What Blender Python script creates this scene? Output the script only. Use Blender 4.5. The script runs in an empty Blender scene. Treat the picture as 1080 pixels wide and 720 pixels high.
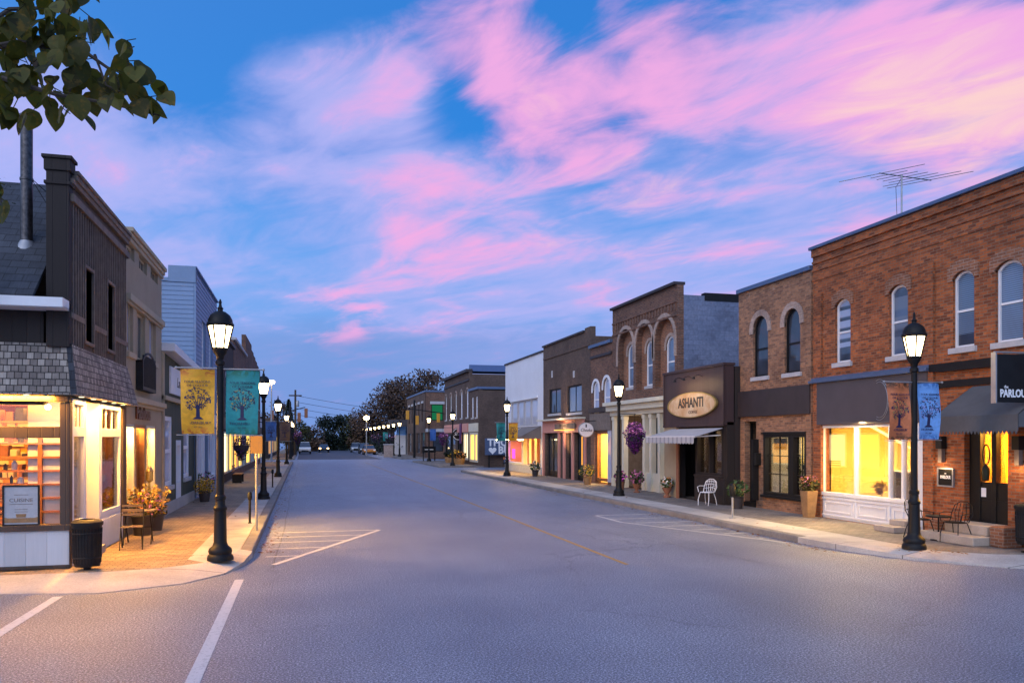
import bpy, bmesh, math, random
from mathutils import Vector, Matrix
from mathutils.geometry import tessellate_polygon
R = math.radians
scene = bpy.context.scene
COL = scene.collection
rnd = random.Random(11)

# ------------------------------------------------------------------ camera
YAW = math.atan(220 / 840.0)
CS, SN = math.cos(YAW), math.sin(YAW)
CAMZ = 2.4
cam_d = bpy.data.cameras.new("camera")
cam = bpy.data.objects.new("camera", cam_d)
COL.objects.link(cam)
cam.location = (0, 0, CAMZ)
cam.rotation_euler = (R(90), 0, -YAW)
cam_d.lens = 28.0
cam_d.sensor_width = 36.0
cam_d.shift_y = 103 / 1080.0
cam_d.clip_end = 9000
cam_d.clip_start = 0.05
scene.camera = cam

# ------------------------------------------------------------------ node helper
class NT:
    def __init__(s, tree):
        s.t = tree; s.n = tree.nodes; s.l = tree.links
    def add(s, typ, **kw):
        n = s.n.new(typ)
        for k, v in kw.items(): setattr(n, k, v)
        return n
    def put(s, sock, v):
        if v is None: return
        if isinstance(v, bpy.types.NodeSocket): s.l.new(v, sock)
        else:
            if hasattr(sock.default_value, '__len__') and len(sock.default_value) == 4 and len(v) == 3: v = (*v, 1)
            sock.default_value = v
    def m(s, op, a, b=None, c=None, clamp=False):
        n = s.add('ShaderNodeMath', operation=op); n.use_clamp = clamp
        s.put(n.inputs[0], a); s.put(n.inputs[1], b); s.put(n.inputs[2], c)
        return n.outputs[0]
    def mix(s, f, a, b, mode='MIX'):
        n = s.add('ShaderNodeMix', data_type='RGBA', blend_type=mode)
        s.put(n.inputs[0], f); s.put(n.inputs[6], a); s.put(n.inputs[7], b)
        return n.outputs[2]
    def sep(s, v):
        n = s.add('ShaderNodeSeparateXYZ'); s.l.new(v, n.inputs[0]); return n.outputs
    def comb(s, x, y, z=0.0):
        n = s.add('ShaderNodeCombineXYZ')
        s.put(n.inputs[0], x); s.put(n.inputs[1], y); s.put(n.inputs[2], z)
        return n.outputs[0]
    def noise(s, vec, scale, detail=4, rough=0.5, dist=0.0, col=False):
        n = s.add('ShaderNodeTexNoise')
        if vec is not None: s.l.new(vec, n.inputs['Vector'])
        n.inputs['Scale'].default_value = scale; n.inputs['Detail'].default_value = detail
        n.inputs['Roughness'].default_value = rough; n.inputs['Distortion'].default_value = dist
        return n.outputs['Color' if col else 'Fac']
    def ramp(s, f, stops, interp='LINEAR'):
        n = s.add('ShaderNodeValToRGB'); cr = n.color_ramp; cr.interpolation = interp
        while len(cr.elements) < len(stops): cr.elements.new(0.5)
        for e, (p, c) in zip(cr.elements, stops):
            e.position = p; e.color = (*c, 1) if len(c) == 3 else c
        s.put(n.inputs[0], f); return n.outputs[0]
    def step(s, f, a, b):                       # smoothstep of f between a and b
        n = s.add('ShaderNodeMapRange', interpolation_type='SMOOTHSTEP'); n.clamp = True
        s.put(n.inputs[0], f); s.put(n.inputs[1], a); s.put(n.inputs[2], b)
        n.inputs[3].default_value = 0; n.inputs[4].default_value = 1
        return n.outputs[0]

# ------------------------------------------------------------------ sky
def sky_dir(px, py):                            # a compass direction of the sky, written as seen from the crossing
    a, b = (px - 540) / 840, (463 - py) / 840
    return Vector((CS * a + SN, -SN * a + CS, b)).normalized()

world = bpy.data.worlds.new("World"); scene.world = world; world.use_nodes = True
w = NT(world.node_tree); w.n.clear()
tc = w.add('ShaderNodeTexCoord').outputs['Generated']
dx, dy, dz = w.sep(tc)
rr = w.m('SUBTRACT', w.m('MULTIPLY', dx, CS), w.m('MULTIPLY', dy, SN))
ff = w.m('ADD', w.m('MULTIPLY', dx, SN), w.m('MULTIPLY', dy, CS))
zz = w.m('MAXIMUM', dz, 0.0)
den = w.m('ADD', zz, 0.09)
p_, q_ = w.m('DIVIDE', ff, den), w.m('DIVIDE', rr, den)
q1 = w.m('SUBTRACT', w.m('MULTIPLY', p_, 0.74), w.m('MULTIPLY', q_, 0.68))
q2 = w.m('ADD', w.m('MULTIPLY', p_, 0.68), w.m('MULTIPLY', q_, 0.74))
n_big = w.noise(w.comb(w.m('MULTIPLY', q1, 1.5), w.m('MULTIPLY', q2, 2.4), 3.7), 1.0, 6, 0.50, 0.6)
n_str = w.noise(w.comb(w.m('MULTIPLY', q1, 2.2), w.m('MULTIPLY', q2, 4.6), 8.1), 1.0, 8, 0.6, 1.0)
n_fine = w.noise(w.comb(w.m('MULTIPLY', q1, 6.0), w.m('MULTIPLY', q2, 13.0), 1.3), 1.0, 7, 0.62, 1.2)
def lobe(px, py, wd):
    d = sky_dir(px, py)
    n = w.add('ShaderNodeVectorMath', operation='DOT_PRODUCT'); w.l.new(tc, n.inputs[0]); n.inputs[1].default_value = d
    return w.m('EXPONENT', w.m('MULTIPLY', w.m('SUBTRACT', n.outputs['Value'], 1.0), 1.0 / wd))
def lobes(items):
    tot = None
    for px, py, wd, amp in items:
        v = w.m('MULTIPLY', lobe(px, py, wd), amp)
        tot = v if tot is None else w.m('ADD', tot, v)
    return tot
base = w.ramp(zz, [(0.0, (.17, .31, .72)), (.09, (.175, .36, .80)), (.20, (.15, .37, .86)), (.27, (.07, .31, .82)), (.35, (.008, .215, .71)), (.75, (.003, .13, .52))])
# thin lavender veil
veil_cov = w.m('MINIMUM', lobes([(5, 150, .008, .8), (120, 200, .006, .35), (330, 110, .004, .60), (430, 95, .0015, .55), (420, 200, .008, .5), (260, 250, .012, .38), (200, 330, .01, .3), (520, 330, .012, .6), (640, 290, .012, .7), (760, 270, .014, .8), (930, 250, .018, 1.2), (480, 300, .008, .5), (655, 68, .0005, -.2), (470, 115, .0010, -.45), (600, 5, .001, -.4), (820, 60, .006, .4), (1040, 200, .02, .6)]), .95)
pk_n = w.m('ADD', w.m('ADD', w.m('MULTIPLY', n_big, .62), w.m('MULTIPLY', n_str, .30)), w.m('MULTIPLY', n_fine, .08))
veil = w.step(w.m('ADD', veil_cov, w.m('MULTIPLY', w.m('SUBTRACT', pk_n, 0.5), 2.6)), 0.26, 1.15)
c1 = w.mix(w.m('MULTIPLY', veil, .86), base, (.45, .445, .89))
pink_cov = w.m('MINIMUM', lobes([(540, 90, .0022, .85), (610, 135, .003, .45), (690, 80, .004, .5), (790, 105, .004, .5), (930, 85, .005, .7), (1070, 90, .007, .9), (980, 135, .002, .3),
                  (590, 215, .003, .4), (690, 215, .004, .6), (500, 262, .0022, .5), (415, 262, .0018, .4), (370, 345, .0012, .62), (470, 347, .0010, .45), (900, 255, .0010, .55), (790, 280, .0010, .35), (425, 95, .0012, .35), (440, 205, .002, .30), (640, 40, .004, .35), (655, 68, .0005, -.3), (470, 118, .0010, -.45), (700, 158, .0003, -.4), (600, 5, .0008, -.4)]), .92)
pink = w.step(w.m('ADD', pink_cov, w.m('MULTIPLY', w.m('SUBTRACT', pk_n, 0.5), 4.2)), 0.20, 1.08)
warm = w.step(w.m('ADD', lobes([(1040, 108, .004, 1.0), (690, 218, .0022, .75), (620, 225, .001, .4), (900, 105, .0016, .5), (560, 110, .0012, .3)]), w.m('MULTIPLY', w.m('SUBTRACT', n_str, .5), 2.4)), .3, 1.25)
pcol = w.mix(warm, (.90, .40, .76), (1.0, .64, .60))
c2 = w.mix(w.m('MULTIPLY', pink, .93), c1, pcol)
# a far bank of blue-grey cloud low in the west
bank = w.m('MULTIPLY', w.step(w.m('ADD', dz, w.m('MULTIPLY', w.m('SUBTRACT', n_big, .5), .05)), .150, .115), lobes([(330, 400, .03, .85), (560, 370, .01, .3)]), clamp=True)
c3 = w.mix(bank, c2, (.165, .30, .70))
# the bright afterglow behind the camera (nothing of it is in the picture, but it lights the street)
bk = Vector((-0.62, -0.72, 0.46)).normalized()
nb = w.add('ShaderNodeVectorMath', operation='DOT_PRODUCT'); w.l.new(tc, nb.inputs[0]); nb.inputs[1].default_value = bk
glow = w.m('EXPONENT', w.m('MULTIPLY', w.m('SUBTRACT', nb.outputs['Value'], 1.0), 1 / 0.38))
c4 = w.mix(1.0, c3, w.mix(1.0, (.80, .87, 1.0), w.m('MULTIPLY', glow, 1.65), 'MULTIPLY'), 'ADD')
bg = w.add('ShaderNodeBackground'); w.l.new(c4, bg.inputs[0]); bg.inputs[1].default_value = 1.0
SUN_EL, SUN_AZ = R(12), math.atan2(bk.x, bk.y)
nsky = w.add('ShaderNodeTexSky', sky_type='NISHITA'); nsky.sun_disc = False
nsky.sun_elevation = R(3); nsky.sun_rotation = SUN_AZ
bg2 = w.add('ShaderNodeBackground'); w.l.new(nsky.outputs[0], bg2.inputs[0]); bg2.inputs[1].default_value = 0.004
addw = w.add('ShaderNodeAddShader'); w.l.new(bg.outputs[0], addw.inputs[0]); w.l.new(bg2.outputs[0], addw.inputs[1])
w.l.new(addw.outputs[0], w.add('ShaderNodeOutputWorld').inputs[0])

sun_d = bpy.data.lights.new("sun", 'SUN'); sun = bpy.data.objects.new("sun", sun_d); COL.objects.link(sun)
sun_d.energy = 0.5; sun_d.angle = R(25); sun_d.color = (1, .93, .90)
sun.rotation_euler = (Vector((bk.x, bk.y, .55)).normalized()).to_track_quat('Z', 'Y').to_euler()

scene.view_settings.view_transform = 'Standard'; scene.view_settings.look = 'None'
scene.view_settings.exposure = 0.0; scene.view_settings.gamma = 1.0
scene.view_settings.use_curve_mapping = False
cy = scene.cycles
cy.max_bounces = 7; cy.diffuse_bounces = 3; cy.glossy_bounces = 3; cy.transmission_bounces = 4; cy.transparent_max_bounces = 8
cy.use_denoising = True; cy.sample_clamp_indirect = 4.0; cy.caustics_reflective = False; cy.caustics_refractive = False
try: cy.use_light_tree = True
except Exception: pass

# ------------------------------------------------------------------ materials
MATS = {}
def new_mat(name):
    m = bpy.data.materials.new(name); m.use_nodes = True
    t = NT(m.node_tree); t.n.clear()
    out = t.add('ShaderNodeOutputMaterial'); b = t.add('ShaderNodeBsdfPrincipled')
    t.l.new(b.outputs[0], out.inputs[0]); MATS[name] = m
    return m, t, b, out
def wall_uv(t):
    g = t.add('ShaderNodeNewGeometry')
    px, py, pz = t.sep(g.outputs['Position']); nx, ny, nz = t.sep(g.outputs['True Normal'])
    f = t.m('GREATER_THAN', t.m('ABSOLUTE', ny), 0.5)
    u = t.m('ADD', t.m('MULTIPLY', f, px), t.m('MULTIPLY', t.m('SUBTRACT', 1.0, f), py))
    return t.comb(u, pz, 0.0), g.outputs['Position'], pz, u
def bump(t, b, h, strength=.4, dist=.01):
    n = t.add('ShaderNodeBump'); n.inputs['Strength'].default_value = strength; n.inputs['Distance'].default_value = dist
    t.l.new(h, n.inputs['Height']); t.l.new(n.outputs[0], b.inputs['Normal'])
def plain(name, col, rough=.6, var=.18, scale=3.0, metal=0.0, bmp=0.0, bscale=60, spec=.5, coat=0, obj=False):
    m, t, b, o = new_mat(name)
    pos = t.add('ShaderNodeTexCoord').outputs['Object'] if obj else t.add('ShaderNodeNewGeometry').outputs['Position']
    n1 = t.noise(pos, scale, 5, .6); n2 = t.noise(pos, scale * 9, 3, .6)
    f = t.m('ADD', t.m('MULTIPLY', n1, .65), t.m('MULTIPLY', n2, .35))
    lo = tuple(c * (1 - var) for c in col); hi = tuple(min(1, c * (1 + var)) for c in col)
    t.put(b.inputs['Base Color'], t.mix(t.step(f, .3, .7), lo, hi))
    t.put(b.inputs['Roughness'], t.m('ADD', rough - .08, t.m('MULTIPLY', n2, .16)))
    b.inputs['Metallic'].default_value = metal; b.inputs['Specular IOR Level'].default_value = spec; b.inputs['Coat Weight'].default_value = coat
    if bmp: bump(t, b, t.noise(pos, bscale, 3, .6), bmp, .01)
    return m
def emit(name, col, strength):
    m = bpy.data.materials.new(name); m.use_nodes = True; t = NT(m.node_tree); t.n.clear()
    e = t.add('ShaderNodeEmission'); e.inputs[0].default_value = (*col, 1); e.inputs[1].default_value = strength
    t.l.new(e.outputs[0], t.add('ShaderNodeOutputMaterial').inputs[0]); MATS[name] = m; return m
def brick(name, c1, c2, mortar, stain=(.5, .42, .36), stain_amt=.25, bw=.205, rh=.068, msize=.009, bmp=.5):
    m, t, b, o = new_mat(name)
    uv, pos, pz, u = wall_uv(t)
    br = t.add('ShaderNodeTexBrick'); t.l.new(uv, br.inputs['Vector'])
    br.inputs['Scale'].default_value = 1; br.inputs['Brick Width'].default_value = bw; br.inputs['Row Height'].default_value = rh
    br.inputs['Mortar Size'].default_value = msize; br.inputs['Mortar Smooth'].default_value = .3; br.inputs['Bias'].default_value = -.1
    br.inputs['Color1'].default_value = (*c1, 1); br.inputs['Color2'].default_value = (*c2, 1); br.inputs['Mortar'].default_value = (*mortar, 1)
    n1 = t.noise(pos, .7, 5, .65); n2 = t.noise(pos, 9, 4, .6); n3 = t.noise(pos, 2.1, 6, .7, 1.0)
    v = t.mix(1.0, br.outputs['Color'], t.ramp(n1, [(.25, (.66, .63, .62)), (.5, (1, 1, 1)), (.75, (1.28, 1.22, 1.16))]), 'MULTIPLY')
    v = t.mix(1.0, v, t.ramp(n2, [(.2, (.7, .7, .72)), (.8, (1.22, 1.22, 1.2))]), 'MULTIPLY')
    v = t.mix(t.m('MULTIPLY', t.step(n3, .62, .78), stain_amt), v, stain)
    t.put(b.inputs['Base Color'], v); b.inputs['Roughness'].default_value = .85; b.inputs['Specular IOR Level'].default_value = .25
    h = t.m('ADD', t.m('MULTIPLY', t.m('SUBTRACT', 1.0, br.outputs['Fac']), .8), t.m('MULTIPLY', n2, .35))
    bump(t, b, h, bmp, .012)
    return m
def boards(name, col, width=.2, vertical=True, var=.3, groove=.06, rough=.75):
    m, t, b, o = new_mat(name)
    uv, pos, pz, u = wall_uv(t)
    c = u if vertical else pz
    k = t.m('DIVIDE', c, width); fr = t.m('FRACT', k); fl = t.m('FLOOR', k)
    wn = t.add('ShaderNodeTexWhiteNoise', noise_dimensions='1D'); t.l.new(fl, wn.inputs['W'])
    grain = t.noise(t.comb(t.m('MULTIPLY', u, 1.5 if not vertical else 30), t.m('MULTIPLY', pz, 30 if not vertical else 1.5), 0.), 1, 5, .65)
    g = t.m('MULTIPLY', t.step(fr, 0.0, groove), t.step(fr, 1.0, 1 - groove))
    f = t.m('ADD', t.m('MULTIPLY', wn.outputs['Value'], .5), t.m('MULTIPLY', grain, .5))
    v = t.mix(f, tuple(x * (1 - var) for x in col), tuple(min(1, x * (1 + var)) for x in col))
    t.put(b.inputs['Base Color'], v); b.inputs['Roughness'].default_value = rough; b.inputs['Specular IOR Level'].default_value = .3
    bump(t, b, t.m('ADD', g, t.m('MULTIPLY', grain, .15)), .6, .012)
    return m
def shingle(name, c1, c2, gap, bw=.16, rh=.14):
    m, t, b, o = new_mat(name)
    uv, pos, pz, u = wall_uv(t)
    nz = t.noise(pos, 6, 3, .5)
    br = t.add('ShaderNodeTexBrick'); t.l.new(t.comb(u, t.m('ADD', pz, t.m('MULTIPLY', nz, .03))), br.inputs['Vector'])
    br.inputs['Scale'].default_value = 1; br.inputs['Brick Width'].default_value = bw; br.inputs['Row Height'].default_value = rh
    br.inputs['Mortar Size'].default_value = .007; br.inputs['Mortar Smooth'].default_value = .1
    br.inputs['Color1'].default_value = (*c1, 1); br.inputs['Color2'].default_value = (*c2, 1); br.inputs['Mortar'].default_value = (*gap, 1)
    n1 = t.noise(pos, 1.1, 5, .7); n2 = t.noise(t.comb(t.m('MULTIPLY', u, 50), t.m('MULTIPLY', pz, 4)), 1, 4, .6)
    v = t.mix(1.0, br.outputs['Color'], t.ramp(n1, [(.3, (.6, .6, .62)), (.7, (1.3, 1.28, 1.25))]), 'MULTIPLY')
    v = t.mix(1.0, v, t.ramp(n2, [(.25, (.7, .7, .7)), (.75, (1.2, 1.2, 1.2))]), 'MULTIPLY')
    t.put(b.inputs['Base Color'], v); b.inputs['Roughness'].default_value = .85
    row = t.m('FRACT', t.m('DIVIDE', pz, rh))
    bump(t, b, t.m('SUBTRACT', t.m('SUBTRACT', 1.0, t.m('MULTIPLY', row, .7)), t.m('MULTIPLY', br.outputs['Fac'], .5)), .8, .02)
    return m
def clear_glass(name, tint=(1, 1, 1), refl=.10):
    m = bpy.data.materials.new(name); m.use_nodes = True; t = NT(m.node_tree); t.n.clear()
    tr = t.add('ShaderNodeBsdfTransparent'); tr.inputs[0].default_value = (*tint, 1)
    gl = t.add('ShaderNodeBsdfGlossy'); gl.inputs['Roughness'].default_value = .01
    fr = t.add('ShaderNodeFresnel'); fr.inputs[0].default_value = 1.45
    mx = t.add('ShaderNodeMixShader'); t.l.new(t.m('ADD', t.m('MULTIPLY', fr.outputs[0], .8), refl * .2), mx.inputs[0])
    t.l.new(tr.outputs[0], mx.inputs[1]); t.l.new(gl.outputs[0], mx.inputs[2])
    t.l.new(mx.outputs[0], t.add('ShaderNodeOutputMaterial').inputs[0]); MATS[name] = m; return m
def pane_mat(name, col, blind=None, pitch=.045, half=None):     # an upstairs window: dark room or a drawn blind behind reflecting glass
    m, t, b, o = new_mat(name)
    uv, pos, pz, u = wall_uv(t)
    n = t.noise(pos, 1.7, 3, .5)
    k_ = .06 if col[0] > .3 else .4
    c = t.mix(t.step(n, .3, .7), tuple(x * (1 - k_) for x in col), tuple(x * (1 + k_) for x in col))
    if blind:
        fr = t.m('FRACT', t.m('DIVIDE', pz, pitch))
        f = t.step(fr, .25, .45)
        if half: f = t.m('MULTIPLY', f, t.m('GREATER_THAN', t.m('ADD', pz, t.m('MULTIPLY', u, .02)), half))
        c = t.mix(f, c, blind)
    t.put(b.inputs['Base Color'], c); b.inputs['Roughness'].default_value = .55
    b.inputs['Coat Weight'].default_value = 1.0; b.inputs['Coat Roughness'].default_value = .015; b.inputs['Coat IOR'].default_value = 1.6
    return m

brick('brick_red', (.42, .118, .036), (.135, .042, .022), (.21, .135, .09), stain=(.46, .38, .34), stain_amt=.55)
brick('brick_warm', (.33, .135, .07), (.20, .085, .05), (.30, .22, .17), stain=(.42, .34, .30), stain_amt=.35)
brick('brick_tan', (.37, .18, .095), (.155, .078, .052), (.26, .18, .135), stain=(.42, .36, .32), stain_amt=.5)
brick('brick_brown', (.215, .098, .058), (.10, .05, .036), (.17, .135, .12), stain=(.25, .2, .17), stain_amt=.25)
brick('brick_dark', (.125, .075, .055), (.085, .052, .042), (.12, .10, .09), stain=(.2, .16, .14), stain_amt=.2)
brick('brick_pale', (.42, .30, .25), (.32, .22, .18), (.4, .34, .3), stain_amt=.1)
brick('brick_bluegrey', (.165, .20, .30), (.13, .16, .245), (.13, .15, .22), stain=(.22, .17, .24), stain_amt=.3, bw=.4, rh=.2)
plain('painted_white', (.74, .73, .76), .6, .05, 1.2, bmp=.1)
plain('painted_white_wall', (.70, .69, .74), .75, .06, .8, bmp=.15)
plain('cream', (.62, .58, .47), .55, .08, 2)
plain('stucco_tan', (.33, .27, .19), .85, .10, 1.2, bmp=.3, bscale=120)
plain('stucco_trim', (.40, .33, .235), .8, .08, 2)
boards('boards_brown', (.080, .055, .043), .2, True, .35, .06)
boards('boards_dark', (.028, .021, .02), .22, True, .3, .05)
plain('batten_wood', (.15, .11, .085), .75, .3, 5, bmp=.2)
boards('boards_coffee', (.055, .033, .034), .28, True, .18, .03, .55)
boards('boards_green', (.055, .068, .05), .15, True, .22, .06)
boards('boards_white', (.60, .57, .58), .33, True, .22, .035)
plain('siding_blue', (.185, .27, .42), .6, .08, 1.5, bmp=.1)
plain('siding_white', (.68, .68, .72), .6, .05, 1.5)
shingle('cedar_shingle', (.42, .36, .31), (.17, .14, .125), (.025, .02, .018), .115, .115)
shingle('asphalt_shingle', (.05, .055, .07), (.033, .036, .048), (.018, .018, .022), .3, .15)
plain('black_metal', (.012, .011, .012), .55, .3, 6, .0, spec=.22)
plain('black_paint', (.009, .0085, .0095), .5, .25, 4, spec=.22)
plain('dark_frame', (.012, .011, .011), .5, .25, 5, spec=.25)
plain('dark_board', (.032, .022, .024), .6, .25, 2.5, bmp=.1)
plain('charcoal_board', (.066, .056, .066), .7, .12, 1.5, bmp=.1)
plain('tar_roof', (.05, .05, .055), .9, .2, 2)
plain('metal_cap', (.10, .14, .24), .4, .12, 3, .4)
plain('flue_steel', (.065, .06, .065), .38, .6, 14, .7)
plain('concrete', (.42, .39, .37), .85, .14, 1.1, bmp=.25, bscale=150)
plain('kerb_stone', (.20, .185, .18), .85, .25, 1.5, bmp=.3, bscale=90)
plain('stone', (.45, .43, .44), .8, .12, 4, bmp=.2)
plain('stone_step', (.40, .34, .29), .85, .15, 3, bmp=.25)
plain('wood_orange', (.34, .125, .03), .5, .3, 5)
plain('wood_planter', (.30, .165, .07), .6, .25, 6)
plain('wood_grey', (.17, .135, .115), .8, .25, 5)
plain('terracotta', (.26, .11, .065), .8, .15, 8)
plain('pot_dark', (.03, .025, .03), .5, .2, 8)
plain('awning_grey', (.085, .085, .092), .85, .15, 2, bmp=.1)
plain('awning_taupe', (.20, .165, .15), .85, .12, 2)
plain('white_metal', (.72, .71, .74), .4, .06, 8, obj=True)
plain('plaster_warm', (.80, .58, .16), .8, .05, 1.5)
plain('plaster_orange', (.72, .30, .028), .8, .10, 1.5)
plain('shop_floor', (.35, .24, .13), .6, .2, 3)
plain('rubber', (.015, .015, .016), .8, .2, 9, obj=True)
plain('brass', (.5, .36, .13), .35, .2, 9, .8)
plain('pink_fascia', (.62, .27, .22), .6, .08, 2)
plain('bark', (.06, .045, .035), .9, .3, 6, bmp=.5, bscale=30)
plain('galvanised', (.35, .35, .37), .45, .1, 6, .6)
plain('letter_white', (.80, .80, .82), .5, .02, 5)
plain('letter_dark', (.035, .025, .022), .5, .1, 5)
plain('letter_brown', (.10, .035, .015), .45, .2, 5)
clear_glass('shop_glass')
pane_mat('pane_dark', (.02, .028, .045))
pane_mat('pane_blind', (.03, .05, .10), (.15, .23, .36))
pane_mat('pane_halfblind', (.02, .035, .07), (.12, .19, .30), half=5.1)
pane_mat('pane_shade', (.03, .05, .09), (.30, .36, .52), .3, half=5.35)
pane_mat('pane_curtain', (.05, .08, .14), (.11, .14, .20), .5)
pane_mat('pane_pale', (.42, .46, .62))
pane_mat('pane_white', (.56, .55, .62))
emit('lamp_glow', (1.0, .74, .38), 14.0)
emit('bulb_glow', (1.0, .72, .32), 40.0)
emit('lit_yellow', (1.0, .60, .10), 2.6)
emit('lit_orange', (1.0, .42, .06), 2.2)
emit('lit_white', (1.0, .80, .45), 2.6)
emit('lit_magenta', (.95, .12, .75), 1.3)
emit('lit_green', (.05, .85, .30), 4.0)
emit('lit_green_dim', (.03, .42, .18), .35)
plain('asphalt_dark', (.055, .06, .08), .7, .15, .6)
emit('lit_red', (1.0, .10, .10), 40.0)
emit('headlight_glow', (1.0, .62, .2), 14.0)
# road, sidewalk and marking materials
def road_material():
    m, t, b, o = new_mat('asphalt')
    pos = t.add('ShaderNodeNewGeometry').outputs['Position']
    x, y, z = t.sep(pos)
    sp = t.noise(pos, 42, 3, .85); sp2 = t.noise(pos, 110, 2, .8)
    n1 = t.noise(pos, .35, 5, .6); lanes = t.noise(t.comb(t.m('MULTIPLY', x, .9), t.m('MULTIPLY', y, .05), 0.), 1, 5, .6)
    c = t.mix(t.step(n1, .25, .75), (.133, .146, .19), (.203, .214, .262))
    c = t.mix(1.0, c, t.ramp(lanes, [(.3, (.93, .93, .94)), (.7, (1.07, 1.07, 1.06))]), 'MULTIPLY')
    c = t.mix(1.0, c, t.ramp(sp, [(.34, (.22, .22, .24)), (.5, (.88, .88, .89)), (.64, (3.2, 3.15, 3.1))]), 'MULTIPLY')
    c = t.mix(1.0, c, t.ramp(sp2, [(.3, (.55, .55, .55)), (.7, (1.6, 1.6, 1.6))]), 'MULTIPLY')
    vo = t.add('ShaderNodeTexVoronoi', feature='DISTANCE_TO_EDGE'); vo.inputs['Scale'].default_value = .16
    vw = t.add('ShaderNodeVectorMath', operation='ADD'); t.l.new(pos, vw.inputs[0])
    t.l.new(t.noise(pos, 1.2, 5, .7, col=True), vw.inputs[1]); t.l.new(vw.outputs[0], vo.inputs['Vector'])
    crack = t.m('MULTIPLY', t.m('SUBTRACT', 1.0, t.step(vo.outputs['Distance'], .0, .006)), t.step(t.noise(pos, .22, 2), .42, .55))
    c = t.mix(t.m('MULTIPLY', crack, .45), c, (.05, .05, .055))
    t.put(b.inputs['Base Color'], c)
    t.put(b.inputs['Roughness'], t.m('ADD', .36, t.m('MULTIPLY', n1, .26))); b.inputs['Specular IOR Level'].default_value = .5
    bump(t, b, t.m('ADD', sp, t.m('MULTIPLY', sp2, .6)), .8, .015)
road_material()
def paver_material(name, c1, c2, mortar, bw=.22, rh=.11):
    m, t, b, o = new_mat(name)
    pos = t.add('ShaderNodeNewGeometry').outputs['Position']
    br = t.add('ShaderNodeTexBrick'); t.l.new(pos, br.inputs['Vector'])
    br.inputs['Scale'].default_value = 1; br.inputs['Brick Width'].default_value = bw; br.inputs['Row Height'].default_value = rh; br.inputs['Mortar Size'].default_value = .006
    br.inputs['Color1'].default_value = (*c1, 1); br.inputs['Color2'].default_value = (*c2, 1); br.inputs['Mortar'].default_value = (*mortar, 1)
    n1 = t.noise(pos, .9, 5, .65); n2 = t.noise(pos, 30, 3, .6)
    v = t.mix(1.0, br.outputs['Color'], t.ramp(n1, [(.3, (.7, .7, .7)), (.7, (1.2, 1.2, 1.2))]), 'MULTIPLY')
    v = t.mix(1.0, v, t.ramp(n2, [(.3, (.8, .8, .8)), (.7, (1.15, 1.15, 1.15))]), 'MULTIPLY')
    t.put(b.inputs['Base Color'], v); b.inputs['Roughness'].default_value = .8
    bump(t, b, t.m('SUBTRACT', t.m('MULTIPLY', n2, .3), br.outputs['Fac']), .4, .008)
paver_material('pavers_tan', (.38, .275, .18), (.23, .16, .11), (.09, .07, .06))
paver_material('pavers_grey', (.27, .225, .20), (.175, .15, .14), (.075, .068, .06))
def sidewalk_material():
    m, t, b, o = new_mat('concrete_walk')
    pos = t.add('ShaderNodeNewGeometry').outputs['Position']
    x, y, z = t.sep(pos)
    n1 = t.noise(pos, .8, 5, .65); n2 = t.noise(pos, 40, 3, .6)
    fy = t.m('FRACT', t.m('DIVIDE', y, 1.5)); j = t.m('SUBTRACT', 1.0, t.m('MULTIPLY', t.step(fy, 0, .012), t.step(fy, 1, .988)))
    v = t.mix(t.step(n1, .3, .7), (.33, .305, .295), (.50, .465, .44))
    v = t.mix(1.0, v, t.ramp(n2, [(.3, (.82, .82, .82)), (.7, (1.12, 1.12, 1.12))]), 'MULTIPLY')
    v = t.mix(j, v, (.07, .065, .06))
    t.put(b.inputs['Base Color'], v); b.inputs['Roughness'].default_value = .85
    bump(t, b, t.m('SUBTRACT', t.m('MULTIPLY', n2, .3), j), .4, .008)
sidewalk_material()
def paint_material(name, col):
    m, t, b, o = new_mat(name)
    pos = t.add('ShaderNodeNewGeometry').outputs['Position']
    n1 = t.noise(pos, 14, 5, .7); n2 = t.noise(pos, 70, 3, .7)
    f = t.step(t.m('ADD', t.m('MULTIPLY', n1, .6), t.m('MULTIPLY', n2, .4)), .36, .5)
    t.put(b.inputs['Base Color'], t.mix(f, tuple(.5 * c + .07 for c in col), col)); b.inputs['Roughness'].default_value = .7
    bump(t, b, n2, .4, .006)
paint_material('paint_white', (.60, .58, .58)); paint_material('paint_faded', (.33, .32, .33)); paint_material('paint_yellow', (.46, .26, .06))
plain('earth', (.06, .07, .045), .95, .3, .15)
m_, t_, b_, o_ = new_mat('lake'); b_.inputs['Base Color'].default_value = (.10, .16, .28, 1); b_.inputs['Roughness'].default_value = .12

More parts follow.
